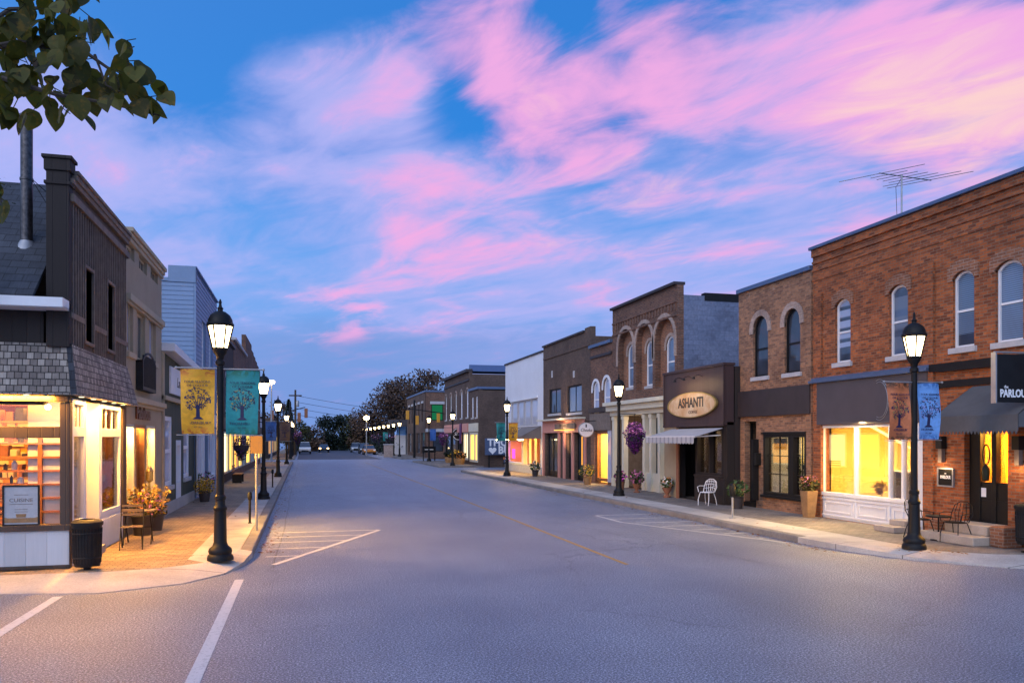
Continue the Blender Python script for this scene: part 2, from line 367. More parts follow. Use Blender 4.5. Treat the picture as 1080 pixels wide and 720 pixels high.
# ------------------------------------------------------------------ mesh helpers
class Fr:
    """a wall plane: 'R' faces -X (right side of the street), 'L' faces +X, 'S' faces -Y; s runs along it, d stands out from it"""
    def __init__(f, kind, pos): f.k = kind; f.p = pos
    def pt(f, s, z, d=0.0):
        if f.k == 'R': return Vector((f.p - d, s, z))
        if f.k == 'L': return Vector((f.p + d, s, z))
        return Vector((s, f.p - d, z))
    def at(f, px, py):                         # where the sight line through a photograph pixel meets this wall -> (s, z)
        u, v = (px - 540) / 840, (463 - py) / 840
        d = Vector((CS * u + SN, -SN * u + CS, v))
        if f.k in 'RL': t = f.p / d.x; return t * d.y, CAMZ + t * v
        t = f.p / d.y; return t * d.x, CAMZ + t * v
    def s(f, px): return f.at(px, 463)[0]
    def z(f, px, py): return f.at(px, py)[1]
    def textmat(f, s, z, d):
        x = {'R': (0, -1, 0), 'L': (0, 1, 0), 'S': (1, 0, 0)}[f.k]; n = {'R': (-1, 0, 0), 'L': (1, 0, 0), 'S': (0, -1, 0)}[f.k]
        M = Matrix(((x[0], 0, n[0]), (x[1], 0, n[1]), (0, 1, 0))).to_4x4()
        M.translation = f.pt(s, z, d); return M
def gpt(px, py, z=0.0):                         # ground point under a photograph pixel
    zc = (CAMZ - z) * 840 / (py - 463); xc = (px - 540) / 840 * zc
    return Vector((xc * CS + zc * SN, zc * CS - xc * SN, z))

ORG = {}
class MB:
    def __init__(s): s.v = []; s.f = []; s.sm = []
    def add(s, vs, fs, smooth=False):
        o = len(s.v); s.v += [Vector(v) for v in vs]
        for f in fs: s.f.append(tuple(o + i for i in f)); s.sm.append(smooth)
        return s
    def box(s, fr, a0, a1, z0, z1, d0, d1):
        P = [fr.pt(a, z, d) for a in (a0, a1) for z in (z0, z1) for d in (d0, d1)]
        return s.add(P, [(0, 1, 3, 2), (4, 6, 7, 5), (0, 4, 5, 1), (2, 3, 7, 6), (0, 2, 6, 4), (1, 5, 7, 3)])
    def wbox(s, x0, x1, y0, y1, z0, z1):
        return s.box(Fr('S', 0.0), x0, x1, z0, z1, -y0, -y1)
    def hexa(s, P): return s.add(P, [(0, 1, 2, 3), (7, 6, 5, 4), (0, 4, 5, 1), (1, 5, 6, 2), (2, 6, 7, 3), (3, 7, 4, 0)])
    def prism(s, fr, outer, d0, d1, holes=(), fn=None):
        loops = [list(outer)] + [list(h) for h in holes]
        tri = tessellate_polygon([[Vector((p[0], p[1], 0)) for p in l] for l in loops])
        flat = [p for l in loops for p in l]; n = len(flat)
        pt = fn or fr.pt
        P = [pt(p[0], p[1], d0) for p in flat] + [pt(p[0], p[1], d1) for p in flat]
        F = [tuple(t) for t in tri] + [tuple(n + i for i in reversed(t)) for t in tri]
        o = 0
        for l in loops:
            k = len(l)
            for i in range(k):
                j = (i + 1) % k; F.append((o + i, o + j, n + o + j, n + o + i))
            o += k
        return s.add(P, F)
    def tube(s, pts, r, n=8, cap=True, smooth=True):
        pts = [Vector(p) for p in pts]; k = len(pts)
        rs = r if isinstance(r, (list, tuple)) else [r] * k
        base = len(s.v); up = None
        for i, p in enumerate(pts):
            t = (pts[min(i + 1, k - 1)] - pts[max(i - 1, 0)]).normalized()
            if up is None: up = Vector((0, 0, 1)) if abs(t.z) < .9 else Vector((1, 0, 0))
            a = t.cross(up).normalized(); b = a.cross(t).normalized(); up = b
            for j in range(n):
                an = 2 * math.pi * j / n
                s.v.append(p + (a * math.cos(an) + b * math.sin(an)) * rs[i])
        for i in range(k - 1):
            for j in range(n):
                s.f.append((base + i * n + j, base + i * n + (j + 1) % n, base + (i + 1) * n + (j + 1) % n, base + (i + 1) * n + j)); s.sm.append(smooth)
        if cap:
            s.f.append(tuple(base + j for j in range(n - 1, -1, -1))); s.sm.append(False)
            s.f.append(tuple(base + (k - 1) * n + j for j in range(n))); s.sm.append(False)
        return s
    def lathe(s, prof, c=(0, 0, 0), n=16, smooth=True, rot=0.0, cap=True):
        c = Vector(c); base = len(s.v); k = len(prof)
        for r, z in prof:
            for j in range(n):
                a = 2 * math.pi * j / n + rot
                s.v.append(c + Vector((r * math.cos(a), r * math.sin(a), z)))
        for i in range(k - 1):
            for j in range(n):
                s.f.append((base + i * n + j, base + i * n + (j + 1) % n, base + (i + 1) * n + (j + 1) % n, base + (i + 1) * n + j)); s.sm.append(smooth)
        if cap:
            s.f.append(tuple(base + j for j in range(n))); s.sm.append(False)
            s.f.append(tuple(base + (k - 1) * n + j for j in range(n))); s.sm.append(False)
        return s
    def ball(s, c, r, n=10, m=7):
        rx, ry, rz = r if isinstance(r, (tuple, list)) else (r, r, r)
        c = Vector(c); o = len(s.v)
        for i in range(m + 1):
            ph = math.pi * i / m
            for j in range(n):
                a = 2 * math.pi * j / n
                s.v.append(c + Vector((rx * math.sin(ph) * math.cos(a), ry * math.sin(ph) * math.sin(a), rz * math.cos(ph))))
        for i in range(m):
            for j in range(n):
                s.f.append((o + i * n + j, o + (i + 1) * n + j, o + (i + 1) * n + (j + 1) % n, o + i * n + (j + 1) % n)); s.sm.append(True)
        return s
    def build(s, name, mat, parent=None, bevel=0.0, sharp=35, fix=True):
        me = bpy.data.meshes.new(name)
        org = ORG.get(parent.name, Vector((0, 0, 0))) if parent else Vector((0, 0, 0))
        me.from_pydata([tuple(v - org) for v in s.v], [], s.f)
        if fix:
            bm = bmesh.new(); bm.from_mesh(me)
            bmesh.ops.remove_doubles(bm, verts=bm.verts, dist=1e-5)
            bmesh.ops.recalc_face_normals(bm, faces=bm.faces); bm.to_mesh(me); bm.free()
        if any(s.sm):
            me.polygons.foreach_set('use_smooth', [True] * len(me.polygons)); me.update()
            me.set_sharp_from_angle(angle=R(sharp))
        o = bpy.data.objects.new(name, me); COL.objects.link(o)
        mats = mat if isinstance(mat, (list, tuple)) else [mat]
        for mm in mats: me.materials.append(MATS[mm] if isinstance(mm, str) else mm)
        if parent: o.parent = parent
        ORG[o.name] = org
        if bevel:
            b = o.modifiers.new('edge', 'BEVEL'); b.width = bevel; b.segments = 2; b.limit_method = 'ANGLE'; b.angle_limit = R(40)
        return o
def build_each(mb, name, mat, parent, **kw):       # every separate piece of the builder as a mesh of its own
    par = list(range(len(mb.v)))
    def root(i):
        while par[i] != i: par[i] = par[par[i]]; i = par[i]
        return i
    for f in mb.f:
        for i in f[1:]: par[root(i)] = root(f[0])
    gs = {}
    for f, s in zip(mb.f, mb.sm): gs.setdefault(root(f[0]), []).append((f, s))
    out = []
    for fs in gs.values():
        used = sorted({i for f, _ in fs for i in f}); mp = {u: k for k, u in enumerate(used)}; q = MB(); q.v = [mb.v[u] for u in used]
        q.f = [tuple(mp[i] for i in f) for f, _ in fs]; q.sm = [s for _, s in fs]; out.append(q.build(name, mat, parent, **kw))
    return out
def tag(o, label=None, cat=None, group=None, kind=None):
    if label: o['label'] = label
    if cat: o['category'] = cat
    if group: o['group'] = group
    if kind: o['kind'] = kind
    return o
def thing(name, label, cat, loc=(0, 0, 0), group=None):
    o = bpy.data.objects.new(name, None); COL.objects.link(o); o.location = loc; o.empty_display_size = .2
    ORG[o.name] = Vector(loc); return tag(o, label, cat, group)
KIDS = {}
def copy_tree(o, loc=None, rz=0.0, label=None, group=None):
    def kids(x): return [c for c in COL.objects if c.parent == x]
    def cp(x, par):
        c = x.copy(); COL.objects.link(c); c.parent = par; ORG[c.name] = ORG.get(x.name, Vector())
        for k in kids(x): cp(k, c)
        return c
    c = cp(o, None)
    if loc is not None: c.location = loc
    c.rotation_euler.z = rz
    if label: c['label'] = label
    if group: c['group'] = group
    return c
def text(body, size, M, mat, parent, name='lettering', ext=.006, sx=1.0, align='CENTER', shear=0.0, bold=0.0):
    cu = bpy.data.curves.new('tmp_text', 'FONT'); cu.body = body; cu.size = size; cu.align_x = align; cu.align_y = 'CENTER'; cu.extrude = ext; cu.shear = shear; cu.offset = bold; cu.resolution_u = 3
    to = bpy.data.objects.new('tmp_text', cu); COL.objects.link(to)
    bpy.context.view_layer.update()
    me = bpy.data.meshes.new_from_object(to.evaluated_get(bpy.context.evaluated_depsgraph_get()))
    bpy.data.objects.remove(to); bpy.data.curves.remove(cu)
    org = ORG.get(parent.name, Vector((0, 0, 0))) if parent else Vector((0, 0, 0))
    me.transform(Matrix.Diagonal((sx, 1, 1, 1))); me.transform(M); me.transform(Matrix.Translation(-org))
    me.materials.clear(); me.materials.append(MATS[mat])
    o = bpy.data.objects.new(name, me); COL.objects.link(o)
    if parent: o.parent = parent
    ORG[o.name] = org; return o
def rect(a0, a1, z0, z1): return [(a0, z0), (a1, z0), (a1, z1), (a0, z1)]
def arch(a0, a1, z0, z1, rise, n=10):            # opening whose head is an arc: springs at z1-rise, crown at z1
    c = (a0 + a1) / 2; h = (a1 - a0) / 2
    pts = [(a0, z0), (a1, z0)]
    if rise >= h * .98:
        for i in range(n + 1):
            t = math.pi * i / n; pts.append((c + h * math.cos(t), z1 - rise + rise * math.sin(t)))
    else:
        rad = (h * h + rise * rise) / (2 * rise); a = math.asin(h / rad)
        for i in range(n + 1):
            t = a - 2 * a * i / n; pts.append((c + rad * math.sin(t), z1 - rad + rad * math.cos(t)))
    return pts
def shape(a0, a1, z0, z1, rise=0): return arch(a0, a1, z0, z1, rise) if rise else rect(a0, a1, z0, z1)
LAMPS = 4.0
def point_light(name, loc, energy, col=(1, .62, .25), radius=.12, spot=None):
    l = bpy.data.lights.new(name, 'POINT'); l.energy = energy * LAMPS; l.color = col; l.shadow_soft_size = radius
    o = bpy.data.objects.new(name, l); COL.objects.link(o); o.location = loc; return o
def area_light(name, loc, energy, sx, sy, col=(1, .68, .32), rot=(0, 0, 0)):
    l = bpy.data.lights.new(name, 'AREA'); l.shape = 'RECTANGLE'; l.size = sx; l.size_y = sy; l.energy = energy * LAMPS; l.color = col
    o = bpy.data.objects.new(name, l); COL.objects.link(o); o.location = loc; o.rotation_euler = rot; return o

# window: frame (part) > pane, sill (sub-parts)
def window(root, fr, a0, a1, z0, z1, rise=0, fw=.06, depth=.13, frame='painted_white', pane='pane_dark', sill='stone', rail=True, mull=0, hood=None, hood_w=.16, name='window', bars=0):
    m = MB()
    inner = shape(a0 + fw, a1 - fw, z0 + fw, z1 - fw, max(0, rise - fw * .3) if rise else 0)
    m.prism(fr, shape(a0, a1, z0, z1, rise), -depth, -depth + .06, [inner])
    zm = z0 + (z1 - rise * .4 - z0) * .5
    if rail: m.box(fr, a0 + fw, a1 - fw, zm - fw * .45, zm + fw * .45, -depth + .004, -depth + .05)
    for i in range(mull):
        x = a0 + (a1 - a0) * (i + 1) / (mull + 1); m.box(fr, x - fw * .35, x + fw * .35, z0 + fw, z1 - fw - rise * .15, -depth + .006, -depth + .045)
    for i in range(bars):
        zz_ = z0 + (z1 - z0) * (i + 1) / (bars + 1); m.box(fr, a0 + fw, a1 - fw, zz_ - fw * .2, zz_ + fw * .2, -depth + .008, -depth + .04)
    f = m.build(name, frame, root)
    MB().prism(fr, inner, -depth + .012, -depth + .022).build('pane', pane, f)
    if sill: MB().box(fr, a0 - .08, a1 + .08, z0 - .13, z0, -depth + .06, .07).build('sill', sill, f, bevel=.008)
    if hood:
        if rise > .2:
            h = (a1 - a0) / 2
            o = arch(a0 - hood_w, a1 + hood_w, z1 - rise - .12, z1 + hood_w, rise + hood_w); i_ = arch(a0, a1, z1 - rise - .12, z1, rise)
            # a horseshoe band: outer arc then inner arc backwards
            band = o[1:] + [o[0]] + [i_[0]] + list(reversed(i_[1:]))
        else:
            o = arch(a0 - hood_w * .5, a1 + hood_w * .5, z1 - rise - .04, z1 + hood_w, max(rise, .05)); i_ = arch(a0, a1, z1 - rise - .04, z1, max(rise, .05))
            band = o[1:] + [o[0]] + [i_[0]] + list(reversed(i_[1:]))
        MB().prism(fr, band, -.05, .035).build('hood', hood, f)
    return f
def shell(root, fr, a0, a1, ztop, openings, mat, depth=12.0, side=None, thick=.28, z0=0.0, roof='tar_roof', roof_z=None, top=None, sides=(True, True)):
    outline = top or rect(a0, a1, z0, ztop)
    MB().prism(fr, outline, -thick, 0, openings).build('wall', mat, root)
    sd = side or mat
    zs = roof_z if roof_z is not None else ztop - .45
    for on, x in ((sides[0], a0), (sides[1], a1 - .25)):
        if on: MB().box(fr, x, x + .25, z0, zs + .2, -depth, -thick - .003).build('side_wall', sd, root)
    m = MB(); m.box(fr, a0 + .26, a1 - .26, z0, zs, -depth - .0, -depth + .25); m.build('back_wall', sd, root)
    MB().box(fr, a0 + .255, a1 - .255, zs - .2, zs, -depth + .255, -thick - .005).build('roof', roof, root)
def room(root, fr, a0, a1, z0, z1, depth, mat, d0=-.32, floor=None, name='interior'):
    m = MB(); P = fr.pt
    def q(*c): m.add([P(*p) for p in c], [(0, 1, 2, 3)])
    q((a0, z0, -depth), (a1, z0, -depth), (a1, z1, -depth), (a0, z1, -depth))
    q((a0, z0, d0), (a0, z0, -depth), (a0, z1, -depth), (a0, z1, d0)); q((a1, z0, d0), (a1, z0, -depth), (a1, z1, -depth), (a1, z1, d0))
    q((a0, z1, d0), (a1, z1, d0), (a1, z1, -depth), (a0, z1, -depth))
    o = m.build(name, mat, root, fix=False)
    f = MB(); f.add([P(a0, z0, d0), P(a1, z0, d0), P(a1, z0, -depth), P(a0, z0, -depth)], [(0, 1, 2, 3)])
    f.build('floor', floor or 'shop_floor', o, fix=False)
    return o

# ------------------------------------------------------------------ ground, road, sidewalks
XL, XR, KL, KR = -3.95, 14.5, -1.0, 11.1
m = MB()
ys = [-400, -60, 205, 225, 260, 300, 340, 4500]; zs = [-.03, -.03, -.03, -.6, -5, -11, -14, -14]
xs = [-3000, -300, 0, 300, 3000]
for i in range(len(ys)):
    for x in xs: m.v.append(Vector((x, ys[i], zs[i])))
for i in range(len(ys) - 1):
    for j in range(4): m.f.append((i * 5 + j, i * 5 + j + 1, (i + 1) * 5 + j + 1, (i + 1) * 5 + j)); m.sm.append(False)
tag(m.build('ground', 'earth'), kind='structure')
tag(MB().add([(-3000, 300, -12.5), (3000, 300, -12.5), (3000, 4400, -12.5), (-3000, 4400, -12.5)], [(0, 1, 2, 3)]).build('water', 'lake'), kind='structure')
m = MB()
for x0, x1, y0, y1 in ((-5.0, 15.2, -40, 200.0), (-60, -5.0, .5, 14.6), (15.2, 60, -2.5, 12.2), (-60, -5.0, 84.5, 95.5), (15.2, 60, 84.5, 95.5), (15.2, 60, 57.5, 66.3)):
    m.add([(x0, y0, 0), (x1, y0, 0), (x1, y1, 0), (x0, y1, 0)], [(0, 1, 2, 3)])
tag(MB().add([(-.7, 97, .004), (9.2, 97, .004), (9.2, 199.9, .004), (-.7, 199.9, .004)], [(0, 1, 2, 3)]).build('road_surface', 'asphalt_dark'), kind='structure')
m.add([(-5, 200, 0), (15.2, 200, 0), (15.2, 225, -.5), (-5, 225, -.5)], [(0, 1, 2, 3)])
m.add([(-5, 225, -.5), (15.2, 225, -.5), (15.2, 262, -4.9), (-5, 262, -4.9)], [(0, 1, 2, 3)])
tag(m.build('road', 'asphalt'), kind='structure')
def slab(name, mat, poly, z0=-.1, z1=.15, bevel=0):
    m = MB(); m.prism(None, poly, z0, z1, fn=lambda a, b, d: Vector((a, b, d))); return tag(m.build(name, mat, bevel=bevel), kind='structure')
def arcpts(pts): return pts
# left corner: rounded kerb, then a flush concrete apron
innerL = [(-1.25, 17.2), (-1.40, 16.2), (-1.75, 15.5), (-2.4, 15.05), (-3.3, 14.85), (-5.0, 14.9), (-16, 14.95)]
outerL = [(-1.0, 17.0), (-1.10, 15.9), (-1.35, 15.0), (-1.95, 14.15), (-3.1, 13.6), (-5.0, 14.05), (-16, 14.15)]
m = MB()
for i in range(len(innerL) - 1):
    zo = [.13, .075, .02, .012, .012, .012, .012]
    (a, b), (c, d) = innerL[i], innerL[i + 1]; (e, f), (g, h) = outerL[i], outerL[i + 1]
    m.add([(a, b, .15), (c, d, .15), (g, h, zo[i + 1]), (e, f, zo[i]), (e, f, -.1), (g, h, -.1)], [(0, 1, 2, 3), (3, 2, 5, 4)])
tag(m.build('apron_path', 'concrete_walk', fix=False), kind='structure')
slab('concrete_sidewalk', 'concrete_walk', [(-1.25, 84), (-2.1, 84), (-2.1, 16.0), (-1.75, 15.5), (-1.40, 16.2), (-1.25, 17.2)])
slab('paver_sidewalk', 'pavers_tan', [(-2.1, 84), (-4.3, 84), (-4.3, 15.3), (-16, 15.3), (-16, 14.95), (-5, 14.9), (-3.3, 14.85), (-2.4, 15.05), (-1.75, 15.5), (-2.1, 16.0)], z1=.149)
slab('kerb', 'kerb_stone', [(-1.0, 84), (-1.25, 84), (-1.25, 17.2), (-1.0, 17.0)], z1=.152, bevel=.03)
slab('paver_sidewalk', 'pavers_tan', [(-1.25, 200), (-4.3, 200), (-4.3, 96), (-1.25, 96)])
slab('kerb', 'kerb_stone', [(-1.0, 200), (-1.25, 200), (-1.25, 96), (-1.0, 96)], z1=.152)
# right corner
innerR = [(11.35, 16.2), (11.55, 14.9), (12.1, 13.6), (13.1, 12.7), (14.4, 12.2), (16.2, 11.9), (40, 11.8)]
outerR = [(11.1, 16.2), (11.25, 14.7), (11.75, 13.2), (12.7, 12.0), (14.0, 11.2), (16.0, 10.9), (40, 10.8)]
m = MB(); zo = [.13, .12, .06, .015, .012, .012, .012]
for i in range(len(innerR) - 1):
    (a, b), (c, d) = innerR[i], innerR[i + 1]; (e, f), (g, h) = outerR[i], outerR[i + 1]
    m.add([(a, b, .15), (c, d, .15), (g, h, zo[i + 1]), (e, f, zo[i]), (e, f, -.1), (g, h, -.1)], [(0, 1, 2, 3), (3, 2, 5, 4)])
tag(m.build('apron_path', 'concrete_walk', fix=False), kind='structure')
slab('concrete_sidewalk', 'concrete_walk', [(11.35, 57.5), (12.35, 57.5), (12.35, 13.4), (12.1, 13.6), (11.55, 14.9), (11.35, 16.2)])
slab('paver_sidewalk', 'pavers_grey', [(12.35, 57.5), (14.9, 57.5), (14.9, 15), (40, 15), (40, 11.8), (16.2, 11.9), (14.4, 12.2), (13.1, 12.7), (12.35, 13.4)], z1=.149)
slab('kerb', 'kerb_stone', [(11.1, 57.2), (11.35, 57.5), (11.35, 16.2), (11.1, 16.2)], z1=.152, bevel=.03)
slab('paver_sidewalk', 'pavers_grey', [(11.35, 84), (14.9, 84), (14.9, 66.5), (11.35, 66.5)])
slab('kerb', 'kerb_stone', [(11.1, 83.7), (11.35, 84), (11.35, 66.5), (11.1, 66.8)], z1=.152)
slab('paver_sidewalk', 'pavers_grey', [(11.35, 200), (14.9, 200), (14.9, 96), (11.35, 96)])
slab('kerb', 'kerb_stone', [(11.1, 200), (11.35, 200), (11.35, 96), (11.1, 96.3)], z1=.152)
# near corner the tree stands on, behind the camera's left shoulder
slab('corner_sidewalk', 'concrete_walk', [(-2.6, -40), (-2.6, 2.2), (-3.4, 3.4), (-5, 3.8), (-20, 3.8), (-20, -40)])
# paint
def stripe(pts, wd, mat, name='road_marking'):
    m = MB()
    for a, b in pts:
        a, b = Vector((*a, .004)), Vector((*b, .004)); n = (b - a).cross(Vector((0, 0, 1))).normalized() * wd / 2
        m.add([a - n, b - n, b + n, a + n], [(0, 1, 2, 3)])
    return tag(m.build(name, mat, fix=False), kind='structure')
stripe([((-1.06, 4.5), (-1.06, 14.35))], .145, 'paint_white'); stripe([((-3.68, 4.5), (-3.62, 13.5))], .145, 'paint_white')
stripe([((6.0, 14.2), (6.15, 40)), ((6.15, 40.0), (6.15, 83))], .085, 'paint_yellow')
d0, d1 = Vector((-.55, 15.9)), Vector((1.95, 21.3))
stripe([(d0, d1)], .11, 'paint_white')
stripe([((-.75, y), (d0.x + (d1.x - d0.x) * (y - d0.y) / (d1.y - d0.y) - .07, y - .0)) for y in (17.0, 18.2, 19.3, 20.3)] + [((-.75, 21.3), (1.9, 21.3))], .09, 'paint_white')
stripe([((-.7, y), (1.7, y)) for y in (24.6, 28.9, 33.3, 37.6, 42, 46.5, 51)], .08, 'paint_faded')
stripe([((8.9, 23.6), (8.9, 21.5)), ((8.9, 21.5), (10.9, 16.2)), ((8.95, 23.6), (11.0, 23.6))], .09, 'paint_white')
stripe([((9.1 + (21.5 - y) * .375 if y < 21.5 else 8.95, y), (11.05, y)) for y in (17.2, 18.2, 19.2, 20.2, 21.2, 22.4)], .08, 'paint_white')
stripe([((8.9, y), (11.0, y)) for y in (28.5, 33, 37.5, 42, 46.5, 51)], .08, 'paint_faded')
stripe([((-.6, 83.2), (5.6, 83.2))], .4, 'paint_faded')
# tar-filled seams along the gutter and across the lanes
plain('tar', (.085, .087, .10), .45, .2, 6)
def wander(a, b, n, amp, seed):
    q = random.Random(seed); a, b = Vector(a), Vector(b); nrm = Vector((-(b - a).y, (b - a).x)).normalized(); o = 0; out = []
    for i in range(n + 1): o = o * .7 + q.gauss(0, amp); out.append(a.lerp(b, i / n) + nrm * o)
    return out
m = MB()
for a, b, n, amp, wd, sd in (((-.52, 15.5), (-.52, 83), 70, .015, .028, 1), ((10.55, 13), (10.55, 57), 50, .02, .025, 2), ((7.0, 22), (8.8, 13), 26, .05, .02, 4), ((5.2, 26), (10.6, 27), 20, .06, .022, 7)):
    pts = wander(a, b, n, amp, sd)
    for p, q in zip(pts, pts[1:]):
        d = Vector((-(q - p).y, (q - p).x)).normalized() * wd / 2
        m.add([(p.x - d.x, p.y - d.y, .0035), (q.x - d.x, q.y - d.y, .0035), (q.x + d.x, q.y + d.y, .0035), (p.x + d.x, p.y + d.y, .0035)], [(0, 1, 2, 3)])
tag(m.build('road_marking', 'tar', fix=True), kind='structure')
# =================================================================== RIGHT SIDE OF THE STREET
FR = Fr('R', XR)
def win_px(root, fr, x0, x1, yt0, yb0, rise=0.0, **kw):        # window whose photo box is x0..x1, top yt0, sill yb0
    s0, s1 = fr.s(x1), fr.s(x0); sm = (x0 + x1) / 2
    return shape(s0, s1, fr.z(sm, yb0), fr.z(sm, yt0), rise), (s0, s1, fr.z(sm, yb0), fr.z(sm, yt0), rise)

# ---- long red brick building: white shop + Parlour
Y0, Y1 = 11.7, FR.s(857)
rb = thing('brick_building', 'long two-storey red-orange brick building with arched sash windows and a blue roof edge', 'building', (XR, 16, 0))
ops, wins = [], []
for x0, x1, yt, yb, pn in ((881, 897, 315, 382, 'pane_shade'), (938, 957.5, 300, 375, 'pane_curtain'), (1005, 1027.5, 285, 366, 'pane_halfblind'), (1050, 1079, 274, 360, 'pane_blind')):
    h, a = win_px(rb, FR, x0, x1, yt, yb, .16); ops.append(h); wins.append((a, pn))
YS = FR.s(981)                                      # seam between the two shops
wx0, wx1 = FR.s(968), FR.s(866)                     # white shop front
door0, door1 = FR.s(1063), FR.s(1017)
ops_all = ops + [rect(wx0, wx1, .16, 2.80), rect(door0, door1, .16, 2.72)]
shell(rb, FR, Y0, Y1 - .01, 7.93, ops_all, 'brick_red', depth=14, roof_z=7.5)
for a, pn in wins: window(rb, FR, *a, fw=.055, pane=pn, hood='brick_warm', hood_w=.26)
# corbelled brick courses, pilasters and the blue metal roof edge
m = MB()
for i, (z, d) in enumerate(((7.02, .022), (7.30, .03), (7.52, .045), (7.72, .065))): m.box(FR, Y0 + .02, Y1 - .02, z, z + (.07 if i < 3 else .2), -.02, d)
m.build('cornice', 'brick_red', rb)
m = MB()
for s in (Y1 - .32, FR.s(981), ): m.box(FR, s - .16, s + .16, .15, 6.6, -.02, .07)
build_each(m, 'pilaster', 'brick_red', rb)
MB().box(FR, Y0 - .05, Y1 + .02, 7.932, 8.02, -.4, .14).build('roof_edge', 'metal_cap', rb, bevel=.01)
# white shop front
wf = MB()
wf.box(FR, wx0 + .002, wx1 - .002, .16, .80, -.14, .0)                      # stall riser
for z in (.22, .70): wf.box(FR, wx0, wx1, z, z + .05, -.002, .03)
for s in (wx0, (wx0 + FR.s(938)) / 2 - .02, FR.s(938) - .05, FR.s(902) - .04, wx1 - .08):
    wf.box(FR, s, s + .08, .802, 2.75, -.10, .012); wf.box(FR, s, s + .08, .23, .78, -.003, .026)
wf.box(FR, wx0, wx1, .80, .90, -.14, .045); wf.box(FR, wx0, wx1, 2.72, 2.798, -.13, .01)
for a, b in ((FR.s(938) + .1, FR.s(902) - .14), (FR.s(902) + .14, wx1 - .16), (wx0 + .14, FR.s(938) - .14)):
    wf.prism(FR, rect(a, b, .32, .64), .001, .02, [rect(a + .05, b - .05, .37, .59)])
shopf = wf.build('shopfront', 'painted_white', rb, bevel=.005)
MB().box(FR, wx0 + .01, wx1 - .01, .9, 2.73, -.075, -.067).build('pane', 'shop_glass', shopf)
MB().box(FR, YS + .02, YS + .42, .15, 2.8, .0, .05).build('clapboard_pilaster', 'siding_white', rb)
m = MB()
for k in range(23): m.add([FR.pt(YS + .03, .2 + k * .11, .066), FR.pt(YS + .41, .2 + k * .11, .066), FR.pt(YS + .41, .31 + k * .11, .052), FR.pt(YS + .03, .31 + k * .11, .052)], [(0, 1, 2, 3)])
m.build('clapboard', 'siding_white', rb)
fz0, fz1 = 2.81, 4.02
fas = MB().box(FR, YS + .0, Y1 - .33, fz0, fz1, .0, .10).build('fascia', 'charcoal_board', rb)
m = MB()
for rr_ in (.50, .44):                                                   # two thin silver rings drawn on the fascia
    c = FR.s(931); pts = [FR.pt(c + .34 * rr_ / .5 * math.cos(a), 3.42 + rr_ * 1.05 * math.sin(a), .104) for a in [R(70 + 220 * i / 24) for i in range(25)]]
    m.tube(pts, .007, 5)
m.build('ring_emblem', 'galvanised', fas)
m = MB(); m.box(FR, YS - .05, Y1 - .02, 4.022, 4.10, -.02, .18); m.box(FR, YS - .05, Y1 - .02, 4.10, 4.18, -.02, .08)
m.build('shop_cornice', 'metal_cap', rb, bevel=.01)
room(rb, FR, wx0 + .02, wx1 - .02, .82, 2.95, 2.6, 'plaster_warm')
area_light('shop_ceiling_light', FR.pt((wx0 + wx1) / 2, 2.9, -1.4), 125, 2.6, 1.6, (1, .66, .16))
point_light('shop_wall_light', FR.pt(FR.s(925), 1.9, -2.35), 34, (1, .74, .34), .08); point_light('shop_window_light', FR.pt(FR.s(884), 1.25, -2.1), 40, (1, .74, .34), .08)
area_light('counter_fill', FR.pt((wx0 + wx1) / 2, 2.7, -.3), 40, .2, 2.6, (1, .68, .26), (0, R(-40), 0))  # unseen fill added to brighten the counter and plant from the front
area_light('shop_window_glow', FR.pt((wx0 + wx1) / 2, 2.7, -.25), 110, 2.6, .2, (1, .68, .28), (0, R(25), 0))
# what stands in the white shop's window
ct = thing('display_counter', 'pale wooden display counter inside the glowing white shop window', 'counter', FR.pt(FR.s(935), .83, -1.0))
MB().box(FR, FR.s(962), FR.s(921), .83, 1.52, -1.5, -.55).build('body', 'wood_grey', ct, bevel=.01)
MB().box(FR, FR.s(963), FR.s(920), 1.522, 1.57, -1.53, -.52).build('top', 'painted_white', ct, bevel=.01)
sp = FR.pt(FR.s(945), 1.575, -1.0)
lm = thing('table_lamp', 'small lamp with a tapered shade on the pale display counter', 'lamp', sp)
MB().lathe([(.09, 0), (.09, .02), (.025, .05), (.03, .15), (.015, .2)], sp, 12).build('base', 'brass', lm)
MB().lathe([(.13, .19), (.09, .48), (.088, .48), (.128, .19)], sp, 14, cap=False).build('lamp_shade', 'wood_planter', lm)
fr2 = Fr('R', XR + 2.55)
fpic = thing('framed_picture', 'dark framed landscape picture on the glowing back wall of the white shop', 'picture', fr2.pt(fr2.s(905), 1.9, 0))
a, b = fr2.s(893) - .5, fr2.s(893); MB().prism(fr2, rect(a, b, 1.75, 2.2), .0, .04, [rect(a + .05, b - .05, 1.8, 2.15)]).build('frame', 'wood_planter', fpic); MB().box(fr2, a + .04, b - .04, 1.79, 2.16, .002, .02).build('canvas', 'leaf_olive_paint' if 0 else 'stucco_tan', fpic)
bc = thing('side_bench', 'low dark wooden bench along the back of the white shop window', 'bench', fr2.pt(fr2.s(880), .83, .4)); a, b = fr2.s(898), fr2.s(876)
MB().box(fr2, a, b, 1.10, 1.16, .12, .5).build('seat', 'wood_planter', bc)
for s in (a + .05, b - .11): MB().box(fr2, s, s + .06, .83, 1.10, .15, .47).build('leg', 'wood_planter', bc)
